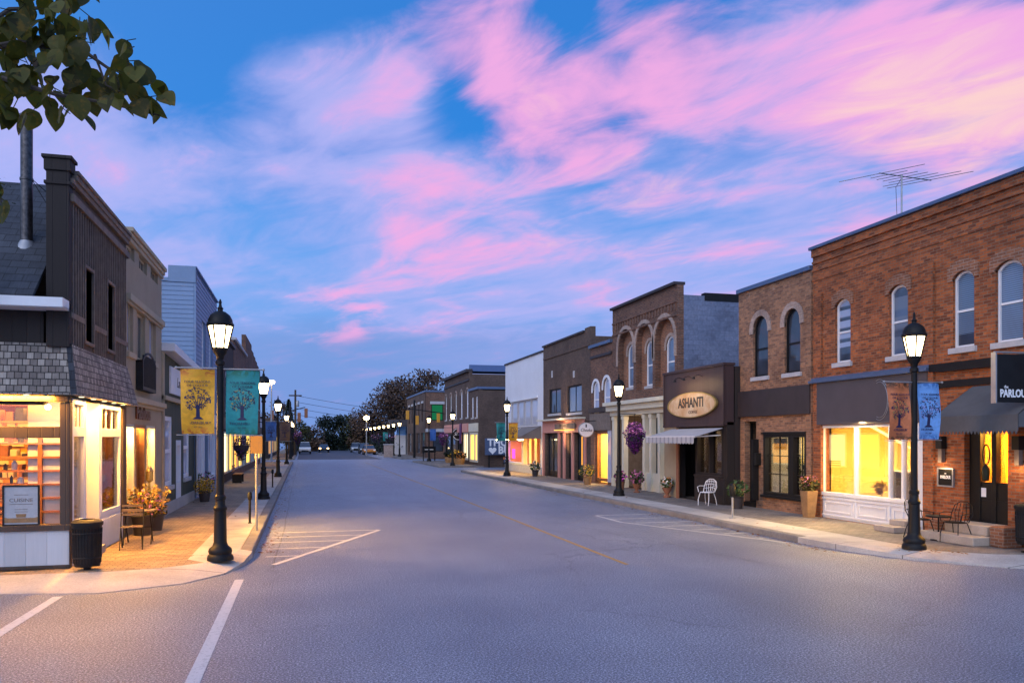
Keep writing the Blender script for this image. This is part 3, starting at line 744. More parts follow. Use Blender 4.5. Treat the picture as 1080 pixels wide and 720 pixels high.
def leaf_cluster(m, c, rad, n, size, droop=.0, flat=.6):
    for _ in range(n):
        a, b = rnd.uniform(0, 6.283), rnd.uniform(-1, 1); r = rad * rnd.random() ** .4
        p = Vector(c) + Vector((r * math.cos(a) * math.sqrt(1 - b * b), r * math.sin(a) * math.sqrt(1 - b * b), r * b * flat - droop * rnd.random()))
        d = Vector((rnd.gauss(0, 1), rnd.gauss(0, 1), rnd.gauss(0, .8))).normalized(); e = d.cross(Vector((rnd.gauss(0, 1), rnd.gauss(0, 1), rnd.gauss(0, 1)))).normalized()
        s = size * rnd.uniform(.6, 1.3)
        m.add([p - d * s, p + e * s * .45, p + d * s, p - e * s * .45], [(0, 1, 2, 3)])
    return m
def leaf_mat(name, c, v=.5, thin=0.0):
    m, t, b, o = new_mat(name)
    g = t.add('ShaderNodeNewGeometry'); oi = g.outputs['Random Per Island']
    col = t.mix(oi, tuple(x * (1 - v) for x in c), tuple(min(1, x * (1 + v)) for x in c))
    if thin: col = t.mix(t.step(t.noise(g.outputs['Position'], 23, 3, .6), .52, .72), col, (c[0] * 2.4, c[1] * 1.5, c[2]))
    t.put(b.inputs['Base Color'], col); b.inputs['Roughness'].default_value = .5
    b.inputs['Specular IOR Level'].default_value = .25
    if thin:
        tr_ = t.add('ShaderNodeBsdfTranslucent'); t.put(tr_.inputs[0], t.mix(1.0, col, (1.5, 1.5, .8), 'MULTIPLY'))
        mx = t.add('ShaderNodeMixShader'); mx.inputs[0].default_value = thin; t.l.new(b.outputs[0], mx.inputs[1]); t.l.new(tr_.outputs[0], mx.inputs[2]); t.l.new(mx.outputs[0], o.inputs[0])
for n_, c_ in (('leaf_green', (.05, .085, .025)), ('leaf_dark', (.016, .024, .013)), ('leaf_rust', (.085, .046, .024)), ('leaf_olive', (.052, .05, .016)), ('petal_purple', (.15, .018, .17)), ('petal_violet', (.07, .010, .10)), ('petal_pink', (.62, .20, .42)), ('petal_yellow', (.62, .36, .03)),
               ('petal_orange', (.55, .20, .05)), ('petal_white', (.7, .66, .66)), ('grass_gold', (.45, .30, .08)), ('leaf_litter', (.20, .085, .03)), ('petal_magenta', (.55, .05, .45))): leaf_mat(n_, c_)
pl = thing('window_plant', 'small leafy plant lit from behind in the white shop window', 'plant', FR.pt(FR.s(911), .83, -.55))
leaf_cluster(MB(), FR.pt(FR.s(911), 1.1, -.55), .26, 60, .10).build('foliage', 'grass_gold', pl, fix=False)
MB().tube([FR.pt(FR.s(911), .83, -.55), FR.pt(FR.s(911), 1.15, -.55)], .015, 6).build('stem', 'leaf_green', pl)
st = thing('stone_steps', 'two low grey steps by the white shop entrance behind the lamp post', 'steps', FR.pt(FR.s(966), .15, .3))
m = MB(); a = FR.s(974); b = FR.s(952)
m.box(FR, a, b, .15, .29, .06, .85); m.box(FR, a + .05, b - .12, .291, .43, .06, .5); m.build('tread', 'stone_step', st, bevel=.015)

# Parlour
m = MB(); m.box(FR, door0, door0 + .08, .45, 2.70, -.28, -.14); m.box(FR, door1 - .30, door1, .45, 2.70, -.28, -.14); mid = FR.s(1043)
m.box(FR, mid - .05, mid + .07, .45, 2.70, -.28, -.14); m.box(FR, door0, door1, 2.60, 2.70, -.28, -.14); m.box(FR, door0, door1, .45, 1.05, -.27, -.16); m.box(FR, mid, door1, 1.05, 1.45, -.26, -.17); m.box(FR, door0, mid, 1.05, 1.45, -.26, -.17)
dr = m.build('door', 'black_paint', rb, bevel=.006)
MB().box(FR, door0 + .02, door1 - .02, 1.4, 2.62, -.225, -.217).build('pane', 'shop_glass', dr)
m = MB(); hs = FR.s(1036)
m.tube([FR.pt(hs + .09 * math.cos(R(a)), 2.06 + .22 * math.sin(R(a)), -.11) for a in range(0, 361, 20)], .016, 6); m.lathe([(.06, 0), (.08, .1), (.08, .28), (.03, .36)], FR.pt(hs, 1.48, -.10), 12)
m.build('wreath', 'leaf_dark', dr)
MB().box(FR, FR.s(1034), FR.s(1029), 1.12, 1.32, -.158, -.152).build('notice', 'letter_white', dr)
m = MB(); m.box(FR, door0 - .02, door1 + .02, .151, .55, -.5, -.02); m.build('threshold', 'stone_step', rb)
room(rb, FR, door0 - .3, door1 + .3, .56, 2.75, 1.7, 'plaster_orange', d0=-.33)
area_light('hall_ceiling_light', FR.pt((door0 + door1) / 2, 2.7, -1.0), 260, 1.0, .9, (1, .48, .07))
st2 = thing('stone_steps', 'two wide stone steps up to the black parlour door', 'steps', FR.pt((door0 + door1) / 2, .15, .3))
m = MB(); m.box(FR, door0 - .05, door1 + .35, .15, .34, .02, .95); m.box(FR, door0 + .05, door1 + .05, .341, .55, -.02, .5); m.build('tread', 'stone_step', st2, bevel=.02)
for s in (door0 - .42, door1 + .12):
    o = MB().box(FR, s, s + .36, .15, .58, .08, .55).build('brick_plinth', 'brick_warm', rb, bevel=.02)
m = MB()
for z, h, d in ((3.95, .16, .06), (4.32, .14, .12), ): m.box(FR, Y0 + .1, FR.s(992) if z > 4.2 else YS - .05, z - .35, z - .35 + h, .0, d)
m.box(FR, Y0 + .1, YS - .05, 3.99, 4.17, -.0, .09); m.build('weathered_beam', 'black_paint', rb)
# the scalloped awning over the Parlour
FA = Fr('R', XR - 1.05); aw0, aw1 = FA.s(1075), FA.s(986)
zt, zb, dd = 3.58, 2.89, 1.05
m = MB(); nseg = 10
for k in range(nseg):                                              # gently bellied canvas
    t0, t1 = k / nseg, (k + 1) / nseg
    f = lambda t: (zt - (zt - zb) * t ** 1.06, .03 + dd * t)
    (za, da), (zc_, dc) = f(t0), f(t1)
    m.hexa([FR.pt(aw0, za, da), FR.pt(aw1, za, da), FR.pt(aw1, zc_, dc), FR.pt(aw0, zc_, dc), FR.pt(aw0, za - .015, da), FR.pt(aw1, za - .015, da), FR.pt(aw1, zc_ - .015, dc), FR.pt(aw0, zc_ - .015, dc)])
m.prism(FR, [(aw0, zb), (aw1, zb), (aw1, zb - .31)] + [p for k in range(24) for p in ((aw1 - (aw1 - aw0) * (k + .5) / 24, zb - .39), (aw1 - (aw1 - aw0) * (k + 1) / 24, zb - .31))], dd + .02, dd + .035)
side = [(0, zt)] + [(dd * k / 10, zt - (zt - zb) * (k / 10) ** 1.06) for k in range(11)] + [(dd, zb - .25), (0, zb - .25)]
for s in (aw0, aw1 - .012): m.prism(None, side, s, s + .012, fn=lambda a, b, d: FR.pt(d, b, a + .03))
awn = m.build('awning', 'awning_grey', rb)
# projecting sign
bs = thing('projecting_sign', 'black hanging shop sign with white lettering, the Parlour, over the grey awning', 'sign', (13.8, 12.62, 3.2))
SS = Fr('S', 12.58)
sx0 = 12.98
MB().box(SS, sx0, 14.42, 3.12, 4.05, -.05, .05).build('panel', 'black_paint', bs, bevel=.005)
m = MB(); m.box(SS, sx0 - .035, sx0 - .002, 3.10, 4.08, -.055, .055); m.tube([(14.5, 12.58, 4.09), (sx0 - .02, 12.58, 4.09)], .02, 6); m.build('bracket', 'galvanised', bs)
text('PARLOUR', .21, SS.textmat((sx0 + .07), 3.285, .053), 'letter_white', bs, align='LEFT', sx=.78, bold=.006); text('the', .085, SS.textmat(sx0 + .17, 3.415, .053), 'letter_white', bs, align='LEFT', sx=.9)
ps = thing('wall_sign', 'small black square sign reading Parlour on the brick pier', 'sign', FR.pt(FR.s(998.5), 1.75, .02))
a, b = FR.s(1007), FR.s(990); z0_, z1_ = FR.z(998, 513), FR.z(998, 493)
MB().prism(FR, rect(a, b, z0_, z1_), .002, .05, [rect(a + .035, b - .035, z0_ + .035, z1_ - .035)]).build('frame', 'galvanised', ps)
MB().box(FR, a + .03, b - .03, z0_ + .03, z1_ - .03, .004, .03).build('panel', 'black_paint', ps)
text('PARLOUR', .105, FR.textmat((a + b) / 2, (z0_ + z1_) / 2, .032), 'letter_white', ps, sx=.66, bold=.003); text('the', .05, FR.textmat((a + b) / 2, (z0_ + z1_) / 2 + .09, .032), 'letter_white', ps, sx=.8)
for px_, wh in ((995.5, 'beside the small black wall sign'), (1077, 'at the picture edge beyond the parlour door')):
    s = FR.s(px_); z = 2.2
    sc = thing('wall_lantern', 'tall dark wall lantern on the brick pier ' + wh, 'wall light', FR.pt(s, z, .05), 'wall lanterns beside the parlour door')
    m = MB(); m.box(FR, s - .09, s + .09, z - .02, z + .27, .001, .16); m.build('housing', 'dark_frame', sc, bevel=.01)
    MB().box(FR, s - .055, s + .055, z - .34, z - .022, .02, .12).build('lamp_glass', 'wood_grey', sc)
    point_light('wall_lantern_light', FR.pt(s, z - .45, .24), 2.2, (1, .62, .28), .06)

# ---- two-window brick building (arched windows, black shop window)
Y2 = FR.s(779)
cb = thing('brick_building', 'narrow two-storey worn brick building with two black arched windows upstairs', 'building', (XR, 22.5, 0))
ops, wins = [], []
for x0, x1, yt, yb in ((794.5, 810, 333, 397), (827.5, 844, 325, 393)):
    h, a = win_px(cb, FR, x0, x1, yt, yb, .3); s0, s1 = a[0], a[1]; a = (*a[:4], (s1 - s0) / 2 * .99); ops.append(shape(*a)); wins.append(a)
d0_, d1_ = FR.s(797.5), FR.s(785.5); g0, g1 = FR.s(857.0) + .30, FR.s(805.5)
gz0, gz1 = FR.z(830, 524), FR.z(830, 457.5)
shell(cb, FR, Y1 + .01, Y2 - .01, 7.38, ops + [rect(d0_, d1_, .16, 3.0), rect(g0, g1, gz0, gz1)], 'brick_tan', depth=13, roof_z=6.9)
for a in wins: window(cb, FR, *a, fw=.07, frame='black_paint', pane='pane_dark', hood='brick_pale', hood_w=.2)
MB().box(FR, Y1 + .02, Y2 + .01, 7.382, 7.52, -.4, .10).build('roof_edge', 'metal_cap', cb, bevel=.01)
MB().box(FR, Y1 + .01, Y1 + .24, .15, 7.3, .0, .05).build('pilaster', 'brick_tan', cb)
MB().box(FR, Y1 + .02, Y2 - .05, FR.z(820, 438), FR.z(820, 409), .0, .10).build('fascia', 'dark_board', cb, bevel=.008)
m = MB(); gm = FR.s(834.5)
m.prism(FR, rect(g0, g1, gz0, gz1), -.2, .02, [rect(g0 + .08, gm - .12, gz0 + .1, gz1 - .1), rect(gm + .14, g1 - .09, gz0 + .1, gz1 - .1)])
for p0, p1 in ((g0 + .08, gm - .12), (gm + .14, g1 - .09)):
    for k in (1, 2): z = gz0 + .1 + (gz1 - gz0 - .2) * k / 3; m.box(FR, p0, p1, z - .012, z + .012, -.14, -.10)
    x = (p0 + p1) / 2; m.box(FR, x - .012, x + .012, gz0 + .1, gz1 - .1, -.139, -.101)
m.box(FR, g0 - .05, g1 + .08, gz1, gz1 + .07, -.05, .07); m.box(FR, g0 - .05, g1 + .08, gz0 - .08, gz0, -.05, .09)
gf = m.build('shop_window', 'dark_frame', cb, bevel=.004)
MB().box(FR, g0 + .06, g1 - .06, gz0 + .08, gz1 - .08, -.125, -.118).build('pane', 'shop_glass', gf)
sgw = MB().box(FR, FR.s(825) + .02, FR.s(811), FR.z(818, 474), FR.z(818, 462), -.19, -.18).build('window_sign', 'siding_blue', cb)
text('Gallery', .11, FR.textmat(FR.s(818), FR.z(818, 471.5), -.176), 'letter_dark', sgw, sx=.8) if False else MB().box(FR, FR.s(823), FR.s(813), FR.z(818, 472.5), FR.z(818, 471), -.178, -.172).build('lettering', 'letter_dark', sgw)
room(cb, FR, g0 - .2, g1 + .2, .5, gz1 + .2, 3.0, 'cream')
area_light('room_ceiling_light', FR.pt((g0 + g1) / 2, gz1 + .1, -1.6), 42, 1.6, 1.6, (1, .80, .48))
for px_, d in ((822, -.75), (842, -.9)):
    c = FR.pt(FR.s(px_), 1.3, d)
    pp = thing('house_plant', 'leafy potted plant inside the black framed window, ' + ('further pane' if px_ == 822 else 'pane by the wooden planter'), 'plant', FR.pt(FR.s(px_), .5, d), 'plants behind the black framed window')
    leaf_cluster(MB(), c + Vector((0, 0, .25)), .42, 70, .12, flat=1).build('foliage', 'leaf_green', pp, fix=False)
    MB().lathe([(.12, 0), (.16, .3), (.14, .3)], FR.pt(FR.s(px_), .5, d), 12).build('pot', 'terracotta', pp); MB().tube([FR.pt(FR.s(px_), .75, d), c + Vector((0, 0, .3))], .012, 5).build('stem', 'bark', pp)
m = MB(); m.prism(FR, rect(d0_, d1_, .3, 3.0), -.27, -.2, [rect(d0_ + .08, d1_ - .08, 1.0, 2.25), rect(d0_ + .06, d1_ - .06, 2.4, 2.94)]); m.box(FR, d0_, d1_, .151, .3, -.27, .05)
dd_ = m.build('door', 'black_paint', cb); MB().box(FR, d0_ + .07, d1_ - .07, .9, 2.3, -.24, -.232).build('pane', 'pane_dark', dd_)
MB().box(FR, d0_ + .12, d0_ + .34, 1.25, 2.1, -.225, -.215).build('door_poster', 'siding_blue', dd_)
MB().box(FR, FR.s(800.5), FR.s(798.5), .4, 2.4, .01, .22).build('downpipe', 'black_metal', cb)
m = MB(); m.box(FR, FR.s(803), FR.s(797.5), 1.55, 1.95, .01, .2); mbx = m.build('mailbox', 'dark_frame', cb, bevel=.01)

# ---- coffee shop, one storey, brown boards, set forward
XC = 14.0; FC = Fr('R', XC)
c0, c1 = FC.s(767), FC.s(703)
cs = thing('coffee_shop', 'low brown boarded coffee shop with an oval sign and a white striped awning', 'building', (XC, 26.8, 0))
pz = FC.z(733, 449)
e0, e1 = FC.s(733.5) + .0, FC.s(716)                # recessed entrance on the far side
v0, v1 = c0 + .28, FC.s(735)
vz0, vz1 = 1.12, pz - .12
shell(cs, FC, c0, c1, pz + .1, [rect(e0, e1, .16, pz - .1), rect(v0, v1, vz0, vz1)], 'boards_dark', depth=11, roof_z=4.7, sides=(False, False))
m = MB()
for s in (c0, c1 - .2): m.box(FC, s, s + .2, .0, 4.9, -11, -.29)
m.build('side_wall', 'boards_dark', cs)
MB().box(FC, c0, c1, pz, 5.0, -.25, .12).build('sign_panel', 'boards_coffee', cs)
m = MB(); m.box(FC, c0 - .03, c1 + .03, 4.93, 5.02, -.3, .17); m.box(FC, c0, c1, pz - .03, pz + .05, .1, .16); m.box(FC, c1 - .09, c1, pz, 4.93, .1, .15); m.box(FC, c0, c0 + .09, pz, 4.93, .1, .15); m.build('trim', 'boards_coffee', cs, bevel=.006)
sgn = thing('oval_sign', 'lit oval copper-coloured sign lettered Ashanti Coffee', 'sign', FC.pt(FC.s(733), FC.z(733, 427), .15))
sc_, sz_ = FC.s(733.5), FC.z(733.5, 427); ra, rz_ = (FC.s(708.5) - FC.s(759)) / 2, .455
ell = lambda k, n=44: [(sc_ + ra * k * math.cos(2 * math.pi * i / n), sz_ + rz_ * k * math.sin(2 * math.pi * i / n)) for i in range(n)]
MB().prism(FC, ell(1.0), .14, .20).build('panel', 'oval_face', sgn) if 'oval_face' in MATS else None
m_, t_, b_, o_ = new_mat('oval_face'); ps_ = t_.add('ShaderNodeNewGeometry').outputs['Position']; nn_ = t_.noise(ps_, 2.0, 5, .6, .6)
t_.put(b_.inputs['Base Color'], t_.ramp(nn_, [(.3, (.52, .27, .11)), (.5, (.62, .42, .24)), (.7, (.72, .60, .42))])); b_.inputs['Roughness'].default_value = .4
MB().prism(FC, ell(1.0), .14, .20).build('panel', 'oval_face', sgn)
MB().prism(FC, ell(1.03), .135, .215, [ell(.97)]).build('rim', 'brass', sgn)
text('ASHANTI', .50, FC.textmat(sc_, sz_ + .07, .203), 'letter_dark', sgn, sx=.95, bold=.012); text('COFFEE', .16, FC.textmat(sc_ - ra * .1, sz_ - .27, .203), 'letter_brown', sgn, sx=1.25)
for k in range(3):
    sx_ = sc_ + (k - 1) * .75
    sl = thing('sign_spotlight', 'small gooseneck spotlight above the oval sign, ' + ('nearest the street corner', 'in the middle', 'at the far end')[k], 'spotlight', FC.pt(sx_, 4.62, .12), 'spotlights above the oval sign')
    MB().tube([FC.pt(sx_, 4.66, .12), FC.pt(sx_, 4.72, .3), FC.pt(sx_, 4.66, .45)], .014, 6).build('arm', 'black_metal', sl)
    MB().lathe([(.03, .09), (.065, 0), (.06, 0)], FC.pt(sx_, 4.55, .47), 10).build('lamp_head', 'black_metal', sl)
    point_light('sign_spot', FC.pt(sx_, 4.40, .62), 2.4, (1, .66, .34), .04)
m = MB(); vm = (v0 + v1) / 2
m.prism(FC, rect(v0, v1, vz0, vz1), -.2, .02, [rect(v0 + .07, vm - .05, vz0 + .08, vz1 - .08), rect(vm + .05, v1 - .07, vz0 + .08, vz1 - .08)])
m.box(FC, v0 - .02, v1 + .03, vz0 - .07, vz0, -.05, .12)
vf = m.build('shop_window', 'boards_dark', cs)
MB().box(FC, v0 + .05, v1 - .05, vz0 + .05, vz1 - .05, -.13, -.122).build('pane', 'shop_glass', vf)
room(cs, FC, v0 - .15, v1 + .15, .5, vz1 + .2, 2.6, 'wood_grey')
m = MB()
for k in range(5): m.box(FC, v0 + .2, v1 - .2, 1.2 + k * .32, 1.24 + k * .32, -2.5, -2.2)
shv = m.build('shelving', 'wood_planter', cs)
m = MB()
for k in range(5):
    s = v0 + .25
    while s < v1 - .3: m.box(FC, s, s + .09, 1.242 + k * .32, 1.242 + k * .32 + rnd.uniform(.1, .22), -2.42, -2.28); s += rnd.uniform(.12, .22)
m.build('jar', 'cream', shv)
point_light('cafe_light', FC.pt(vm, 2.5, -1.4), 22, (1, .70, .36), .12)
m = MB()
for s in (v0 + .1, ): m.box(FC, c0 + .05, v1 + .02, .152, vz0 - .075, .0, .09)
m.build('stall_riser', 'boards_dark', cs)
MB().box(FC, e0 + .02, e1 - .02, .2, pz - .12, -1.2, -1.1).build('door', 'boards_dark', cs)
MB().box(FC, e1 + .01, c1, .15, pz - .02, .0, .1).build('pier', 'stucco_tan', cs)
MB().box(FC, FC.s(719), FC.s(717.0), .15, pz - .1, .1, .16).build('post', 'lit_orange_paint' if 0 else 'terracotta', cs)
# striped awning
m_, t_, b_, o_ = new_mat('awning_stripe'); g_ = t_.sep(t_.add('ShaderNodeNewGeometry').outputs['Position'])[1]
fr_ = t_.m('FRACT', t_.m('DIVIDE', g_, .34)); t_.put(b_.inputs['Base Color'], t_.mix(t_.m('GREATER_THAN', fr_, .62), (.42, .42, .45), (.27, .27, .31))); b_.inputs['Roughness'].default_value = .8
A0, A1 = 24.55, 28.45
ta, tb = 2.79, 2.48
m = MB(); m.hexa([FC.pt(A0, ta, .12), FC.pt(A1, ta, .12), FC.pt(A1, tb, 1.2), FC.pt(A0, tb, 1.2), FC.pt(A0, ta - .02, .12), FC.pt(A1, ta - .02, .12), FC.pt(A1, tb - .02, 1.2), FC.pt(A0, tb - .02, 1.2)])
plain('awning_canvas', (.36, .36, .39), .8, .1, 2)
awn2 = m.build('awning', 'awning_canvas', cs)
m = MB(); m.prism(FC, [(A0, tb), (A1, tb)] + [p for k in range(18) for p in ((A1 - (A1 - A0) * (k + .0) / 18, tb - .20), (A1 - (A1 - A0) * (k + .5) / 18, tb - .25))] + [(A0, tb - .2)], 1.202, 1.215); m.build('valance', 'awning_stripe', awn2)
m = MB(); m.box(FC, A0, A1, tb - .03, tb + .03, 1.15, 1.198); m.tube([FC.pt(A0 + .1, tb, 1.15), FC.pt(A0 + .1, ta - .25, .14)], .02, 6); m.tube([FC.pt(A1 - .1, tb, 1.15), FC.pt(A1 - .1, ta - .25, .14)], .02, 6); m.build('awning_arm', 'white_metal', awn2)

# ---- tall brown brick building with three recessed arches
Y3, Y4 = 29.2, FR.s(646)
ab = thing('brick_building', 'tall brown brick building with three arched recesses and a blue-grey painted side wall', 'building', (XR, 32.6, 0))
ops, wins, arcs = [], [], []
for xc_, hw, wh_, at_, wt, wb in ((660, 8.0, 3.2, 347, 363, 408), (679.5, 8.7, 3.5, 341, 359, 406.5), (701, 10.6, 4.2, 334.5, 354, 403.5)):
    s0, s1 = FR.s(xc_ + wh_), FR.s(xc_ - wh_); zb_, zt_ = FR.z(xc_, wb), FR.z(xc_, wt)
    arcs.append((FR.s(xc_ + hw), FR.s(xc_ - hw), zb_ - .18, FR.z(xc_, at_)))
    wins.append((s0 - .06, s1 + .06, zb_, zt_, (s1 - s0) / 2 + .05))
gz = FR.z(680, 424)
shell(ab, FR, Y3, Y4 - .01, 8.6, [arch(a, b, z0, z1, (b - a) / 2 * .99, 14) for a, b, z0, z1 in arcs] + [rect(Y3 + .1, Y4 - .15, .16, gz)], 'brick_brown', depth=15, side='brick_bluegrey', roof_z=8.0, sides=(True, False))
rec = MB()
for (a, b, z0, z1), wn in zip(arcs, wins): rec.prism(FR, arch(a - .02, b + .02, z0 - .02, z1 + .02, (b - a) / 2, 14), -.42, -.283, [shape(*wn)])
build_each(rec, 'arch_recess', 'brick_warm', ab)
FRI = Fr('R', XR + .283)
for wn in wins: window(ab, FRI, *wn, fw=.075, depth=.1, pane='pane_blind', hood='brick_pale', hood_w=.14)
for a, b, z0, z1 in arcs:
    h = (b - a) / 2; o = arch(a - .17, b + .17, z1 - h - .75, z1 + .17, h + .17, 16); i_ = arch(a, b, z1 - h - .75, z1, h * .99, 16)
    MB().prism(FR, o[1:] + [o[0], i_[0]] + list(reversed(i_[1:])), -.02, .045).build('arch_band', 'brick_pale', ab)
m = MB(); m.box(FR, Y3, Y4 - .01, 8.602, 8.72, -.35, .16); m.build('roof_edge', 'dark_board', ab, bevel=.01)
m = MB()
for z in (7.35, 7.9): m.box(FR, Y3 + .02, Y4 - .03, z, z + .08, -.02, .05)
for k in range(int((Y4 - Y3) / .3)): m.box(FR, Y3 + .1 + k * .3, Y3 + .24 + k * .3, 7.6, 7.88, -.02, .04)
m.build('cornice', 'brick_brown', ab)
MB().box(FR, Y3 - .02, Y3 + .28, 8.0, 8.32, -15, -1.2).build('flashing', 'black_paint', ab)
# cream ground floor: cornice, columns, projecting bay
m = MB(); m.box(FR, Y3 - .0, Y4 - .05, gz - .05, gz + .12, .0, .55); m.box(FR, Y3, Y4 - .05, gz - .30, gz - .05, .0, .38); m.box(FR, Y3, Y4 - .05, gz - .52, gz - .30, -.1, .16); m.build('shop_cornice', 'cream', ab, bevel=.015)
b0, b1 = 30.9, FR.s(680)
m = MB(); z1c = gz - .53
for s in (Y3 + .12, 30.6, b0 + .55, b1 - .22, FR.s(660), Y4 - .45): m.box(FR, s, s + .24, .3, z1c, -.12, .1); m.box(FR, s - .03, s + .27, .16, .55, -.14, .13); m.box(FR, s - .03, s + .27, z1c - .18, z1c - .02, -.14, .13)
m.box(FR, b0, b1, .16, .95, -.1, .05); m.box(FR, b0, b1, 2.45, 2.6, -.1, .08)
build_each(m, 'shopfront', 'cream', ab); m = MB(); m.prism(FR, rect(Y3 + .3, 30.6, .3, z1c), -.22, -.12, [rect(Y3 + .5, 30.4, 1.0, 2.3), rect(Y3 + .5, 30.4, 2.5, z1c - .1)])
m.build('door', 'cream', ab, bevel=.01)
MB().box(FR, b0, b1, .95, z1c, -.2, -.19).build('bay_glass', 'pane_dark', ab); MB().box(FR, Y3 + .4, 30.5, .9, z1c, -.19, -.18).build('door_glass', 'pane_dark', ab)
room(ab, FR, FR.s(678), Y4 - .2, .2, z1c, 2.0, 'wood_grey'); point_light('porch_light', FR.pt(FR.s(668), 3.0, -.6), 10, (1, .7, .4), .08)
MB().box(FR, Y3 + .0, Y3 + .12, .15, gz - .6, .0, .18).build('pilaster', 'brick_warm', ab)

# ---- small brick building with two white arched windows
Y5 = FR.s(623)
sb = thing('brick_building', 'small brick building with a pair of white arched windows and a lit yellow doorway', 'building', (XR, 37.6, 0))
wins = []
for x0, x1, yt, yb in ((625.2, 631.8, 402, 437), (636.2, 643.6, 398, 435.5)):
    h, a = win_px(sb, FR, x0, x1, yt, yb); wins.append((*a[:4], (a[1] - a[0]) / 2 * .99))
l0, l1 = FR.s(640.8), FR.s(628.5)
shell(sb, FR, Y4 + .01, Y5 - .01, 7.1, [shape(*a) for a in wins] + [rect(l0, l1, .16, 2.75)], 'brick_brown', depth=13, roof_z=6.7)
for a in wins: window(sb, FR, *a, fw=.09, pane='pane_pale', hood='painted_white', hood_w=.14)
MB().box(FR, Y4, Y5, 7.102, 7.25, -.3, .14).build('roof_edge', 'metal_cap', sb)
m = MB(); m.box(FR, Y4 + .05, Y5 - .05, 6.55, 6.68, -.02, .08); m.box(FR, Y4 + .05, Y5 - .05, 3.75, 4.0, .0, .14); build_each(m, 'cornice', 'dark_board', sb)
MB().box(FR, Y4 + .05, Y5 - .05, 2.85, 3.72, .0, .09).build('fascia', 'wood_grey', sb)
m = MB(); m.prism(FR, rect(l0, l1, .3, 2.75), -.15, -.05, [rect(l0 + .09, l1 - .09, .45, 2.66)]); m.build('door', 'wood_orange', sb)
room(sb, FR, l0 - .3, l1 + .3, .2, 2.9, 2.5, 'plaster_warm'); area_light('shop_ceiling_light', FR.pt((l0 + l1) / 2, 2.8, -1.2), 70, 1.4, 1.6, (1, .68, .26))
m = MB()
for k in range(5): m.box(FR, l0 + .3, l1 - .2, .6 + k * .42, .63 + k * .42, -2.3, -2.0)
m.build('shelving', 'wood_orange', sb)
MB().box(FR, l1 + .05, Y5 - .15, .152, 2.84, .0, .05).build('pier', 'brick_warm', sb)
MB().box(FR, Y4 + .1, l0 - .1, .3, 2.84, .0, .04).build('side_window', 'pane_pale', sb)
os_ = thing('oval_sign', 'round white hanging shop sign with dark script on an iron bracket', 'sign', (13.6, FR.s(622), 3.6))
SO = Fr('S', 38.2); ox, oz = SO.at(618, 453); rx_ = 8.3 * (38.2 * CS + ox * SN) / 840; ry_ = 7.6 * (38.2 * CS + ox * SN) / 840
ell2 = lambda k, n=36: [(ox + rx_ * k * math.cos(2 * math.pi * i / n), oz + ry_ * k * math.sin(2 * math.pi * i / n)) for i in range(n)]
MB().prism(SO, ell2(1), -.03, .03).build('panel', 'painted_white', os_); MB().prism(SO, ell2(1.03), -.035, .036, [ell2(.96)]).build('rim', 'galvanised', os_)
text('Cheeka', .24, SO.textmat(ox, oz - .02, .033), 'letter_dark', os_, sx=.85, shear=.3); MB().box(SO, ox - .035, ox + .035, oz + .12, oz + .28, .031, .038).build('emblem', 'letter_dark', os_)
MB().tube([(ox - .1, 38.2, oz + ry_ + .06), (14.5, 38.2, oz + ry_ + .1)], .02, 6).build('bracket', 'black_metal', os_)

# ---- dark brick building with two dark upstairs windows, pink shop fascia
Y6 = FR.s(573)
pb = thing('brick_building', 'dark brown brick building with two wide dark windows above a pink shop front', 'building', (XR, 43.3, 0))
ops, wins = [], []
for x0, x1, yt, yb in ((579, 591.5, 410, 436), (598.5, 613.5, 406, 435)):
    h, a = win_px(pb, FR, x0, x1, yt, yb); ops.append(h); wins.append(a)
bays = [(FR.s(590.5), FR.s(576)), (FR.s(605), FR.s(597.5)), (FR.s(617.5), FR.s(606.5))]
shell(pb, FR, Y5 + .01, Y6 - .01, 8.0, ops + [rect(a, b, .16, 2.75) for a, b in bays], 'brick_dark', depth=14, roof_z=7.6, top=[(Y5 + .01, 0), (Y6 - .01, 0), (Y6 - .01, 8.1), (Y5 + .9, 8.1), (Y5 + .9, 8.3), (Y5 + .01, 8.3)])
for a in wins: window(pb, FR, *a, fw=.08, frame='dark_frame', pane='pane_blind' if a[0] < 42 else 'pane_dark', mull=1, rail=False)
MB().box(FR, Y5 + .92, Y6, 8.102, 8.2, -.3, .1).build('roof_edge', 'dark_board', pb)
MB().box(FR, Y5 + .15, Y6 - .15, 7.3, 7.42, -.02, .06).build('cornice', 'brick_dark', pb)
m = MB()
for px_ in (582.5, 605.5): s = FR.s(px_); m.box(FR, s - .12, s + .12, FR.z(px_, 398), FR.z(px_, 391), .002, .03)
build_each(m, 'wall_plaque', 'stone', pb)
MB().box(FR, FR.s(617), Y6 - .2, 2.78, FR.z(592, 443), .0, .12).build('fascia', 'pink_fascia', pb, bevel=.01)
MB().box(FR, FR.s(617.5), Y6 - .15, FR.z(592, 443.2), FR.z(592, 441.5), .0, .5).build('shop_cornice', 'cream', pb)
m = MB()
for s in (Y6 - .32, FR.s(591) - .02, FR.s(596.5), FR.s(605.6), FR.s(618.5)): m.box(FR, s, s + .22, .152, 2.78, .0, .1)
build_each(m, 'pilaster', 'pink_fascia', pb)
for i, (a, b) in enumerate(bays):
    m = MB(); n_ = 3 if i == 0 else 2
    m.prism(FR, rect(a, b, .2, 2.74), -.24, -.16, [rect(a + (b - a) * k / n_ + .09, a + (b - a) * (k + 1) / n_ - .09, .5, 2.6) for k in range(n_)])
    dd_ = m.build('door', 'dark_frame', pb); MB().box(FR, a + .05, b - .05, .4, 2.65, -.21, -.2).build('pane', 'pane_dark', dd_)
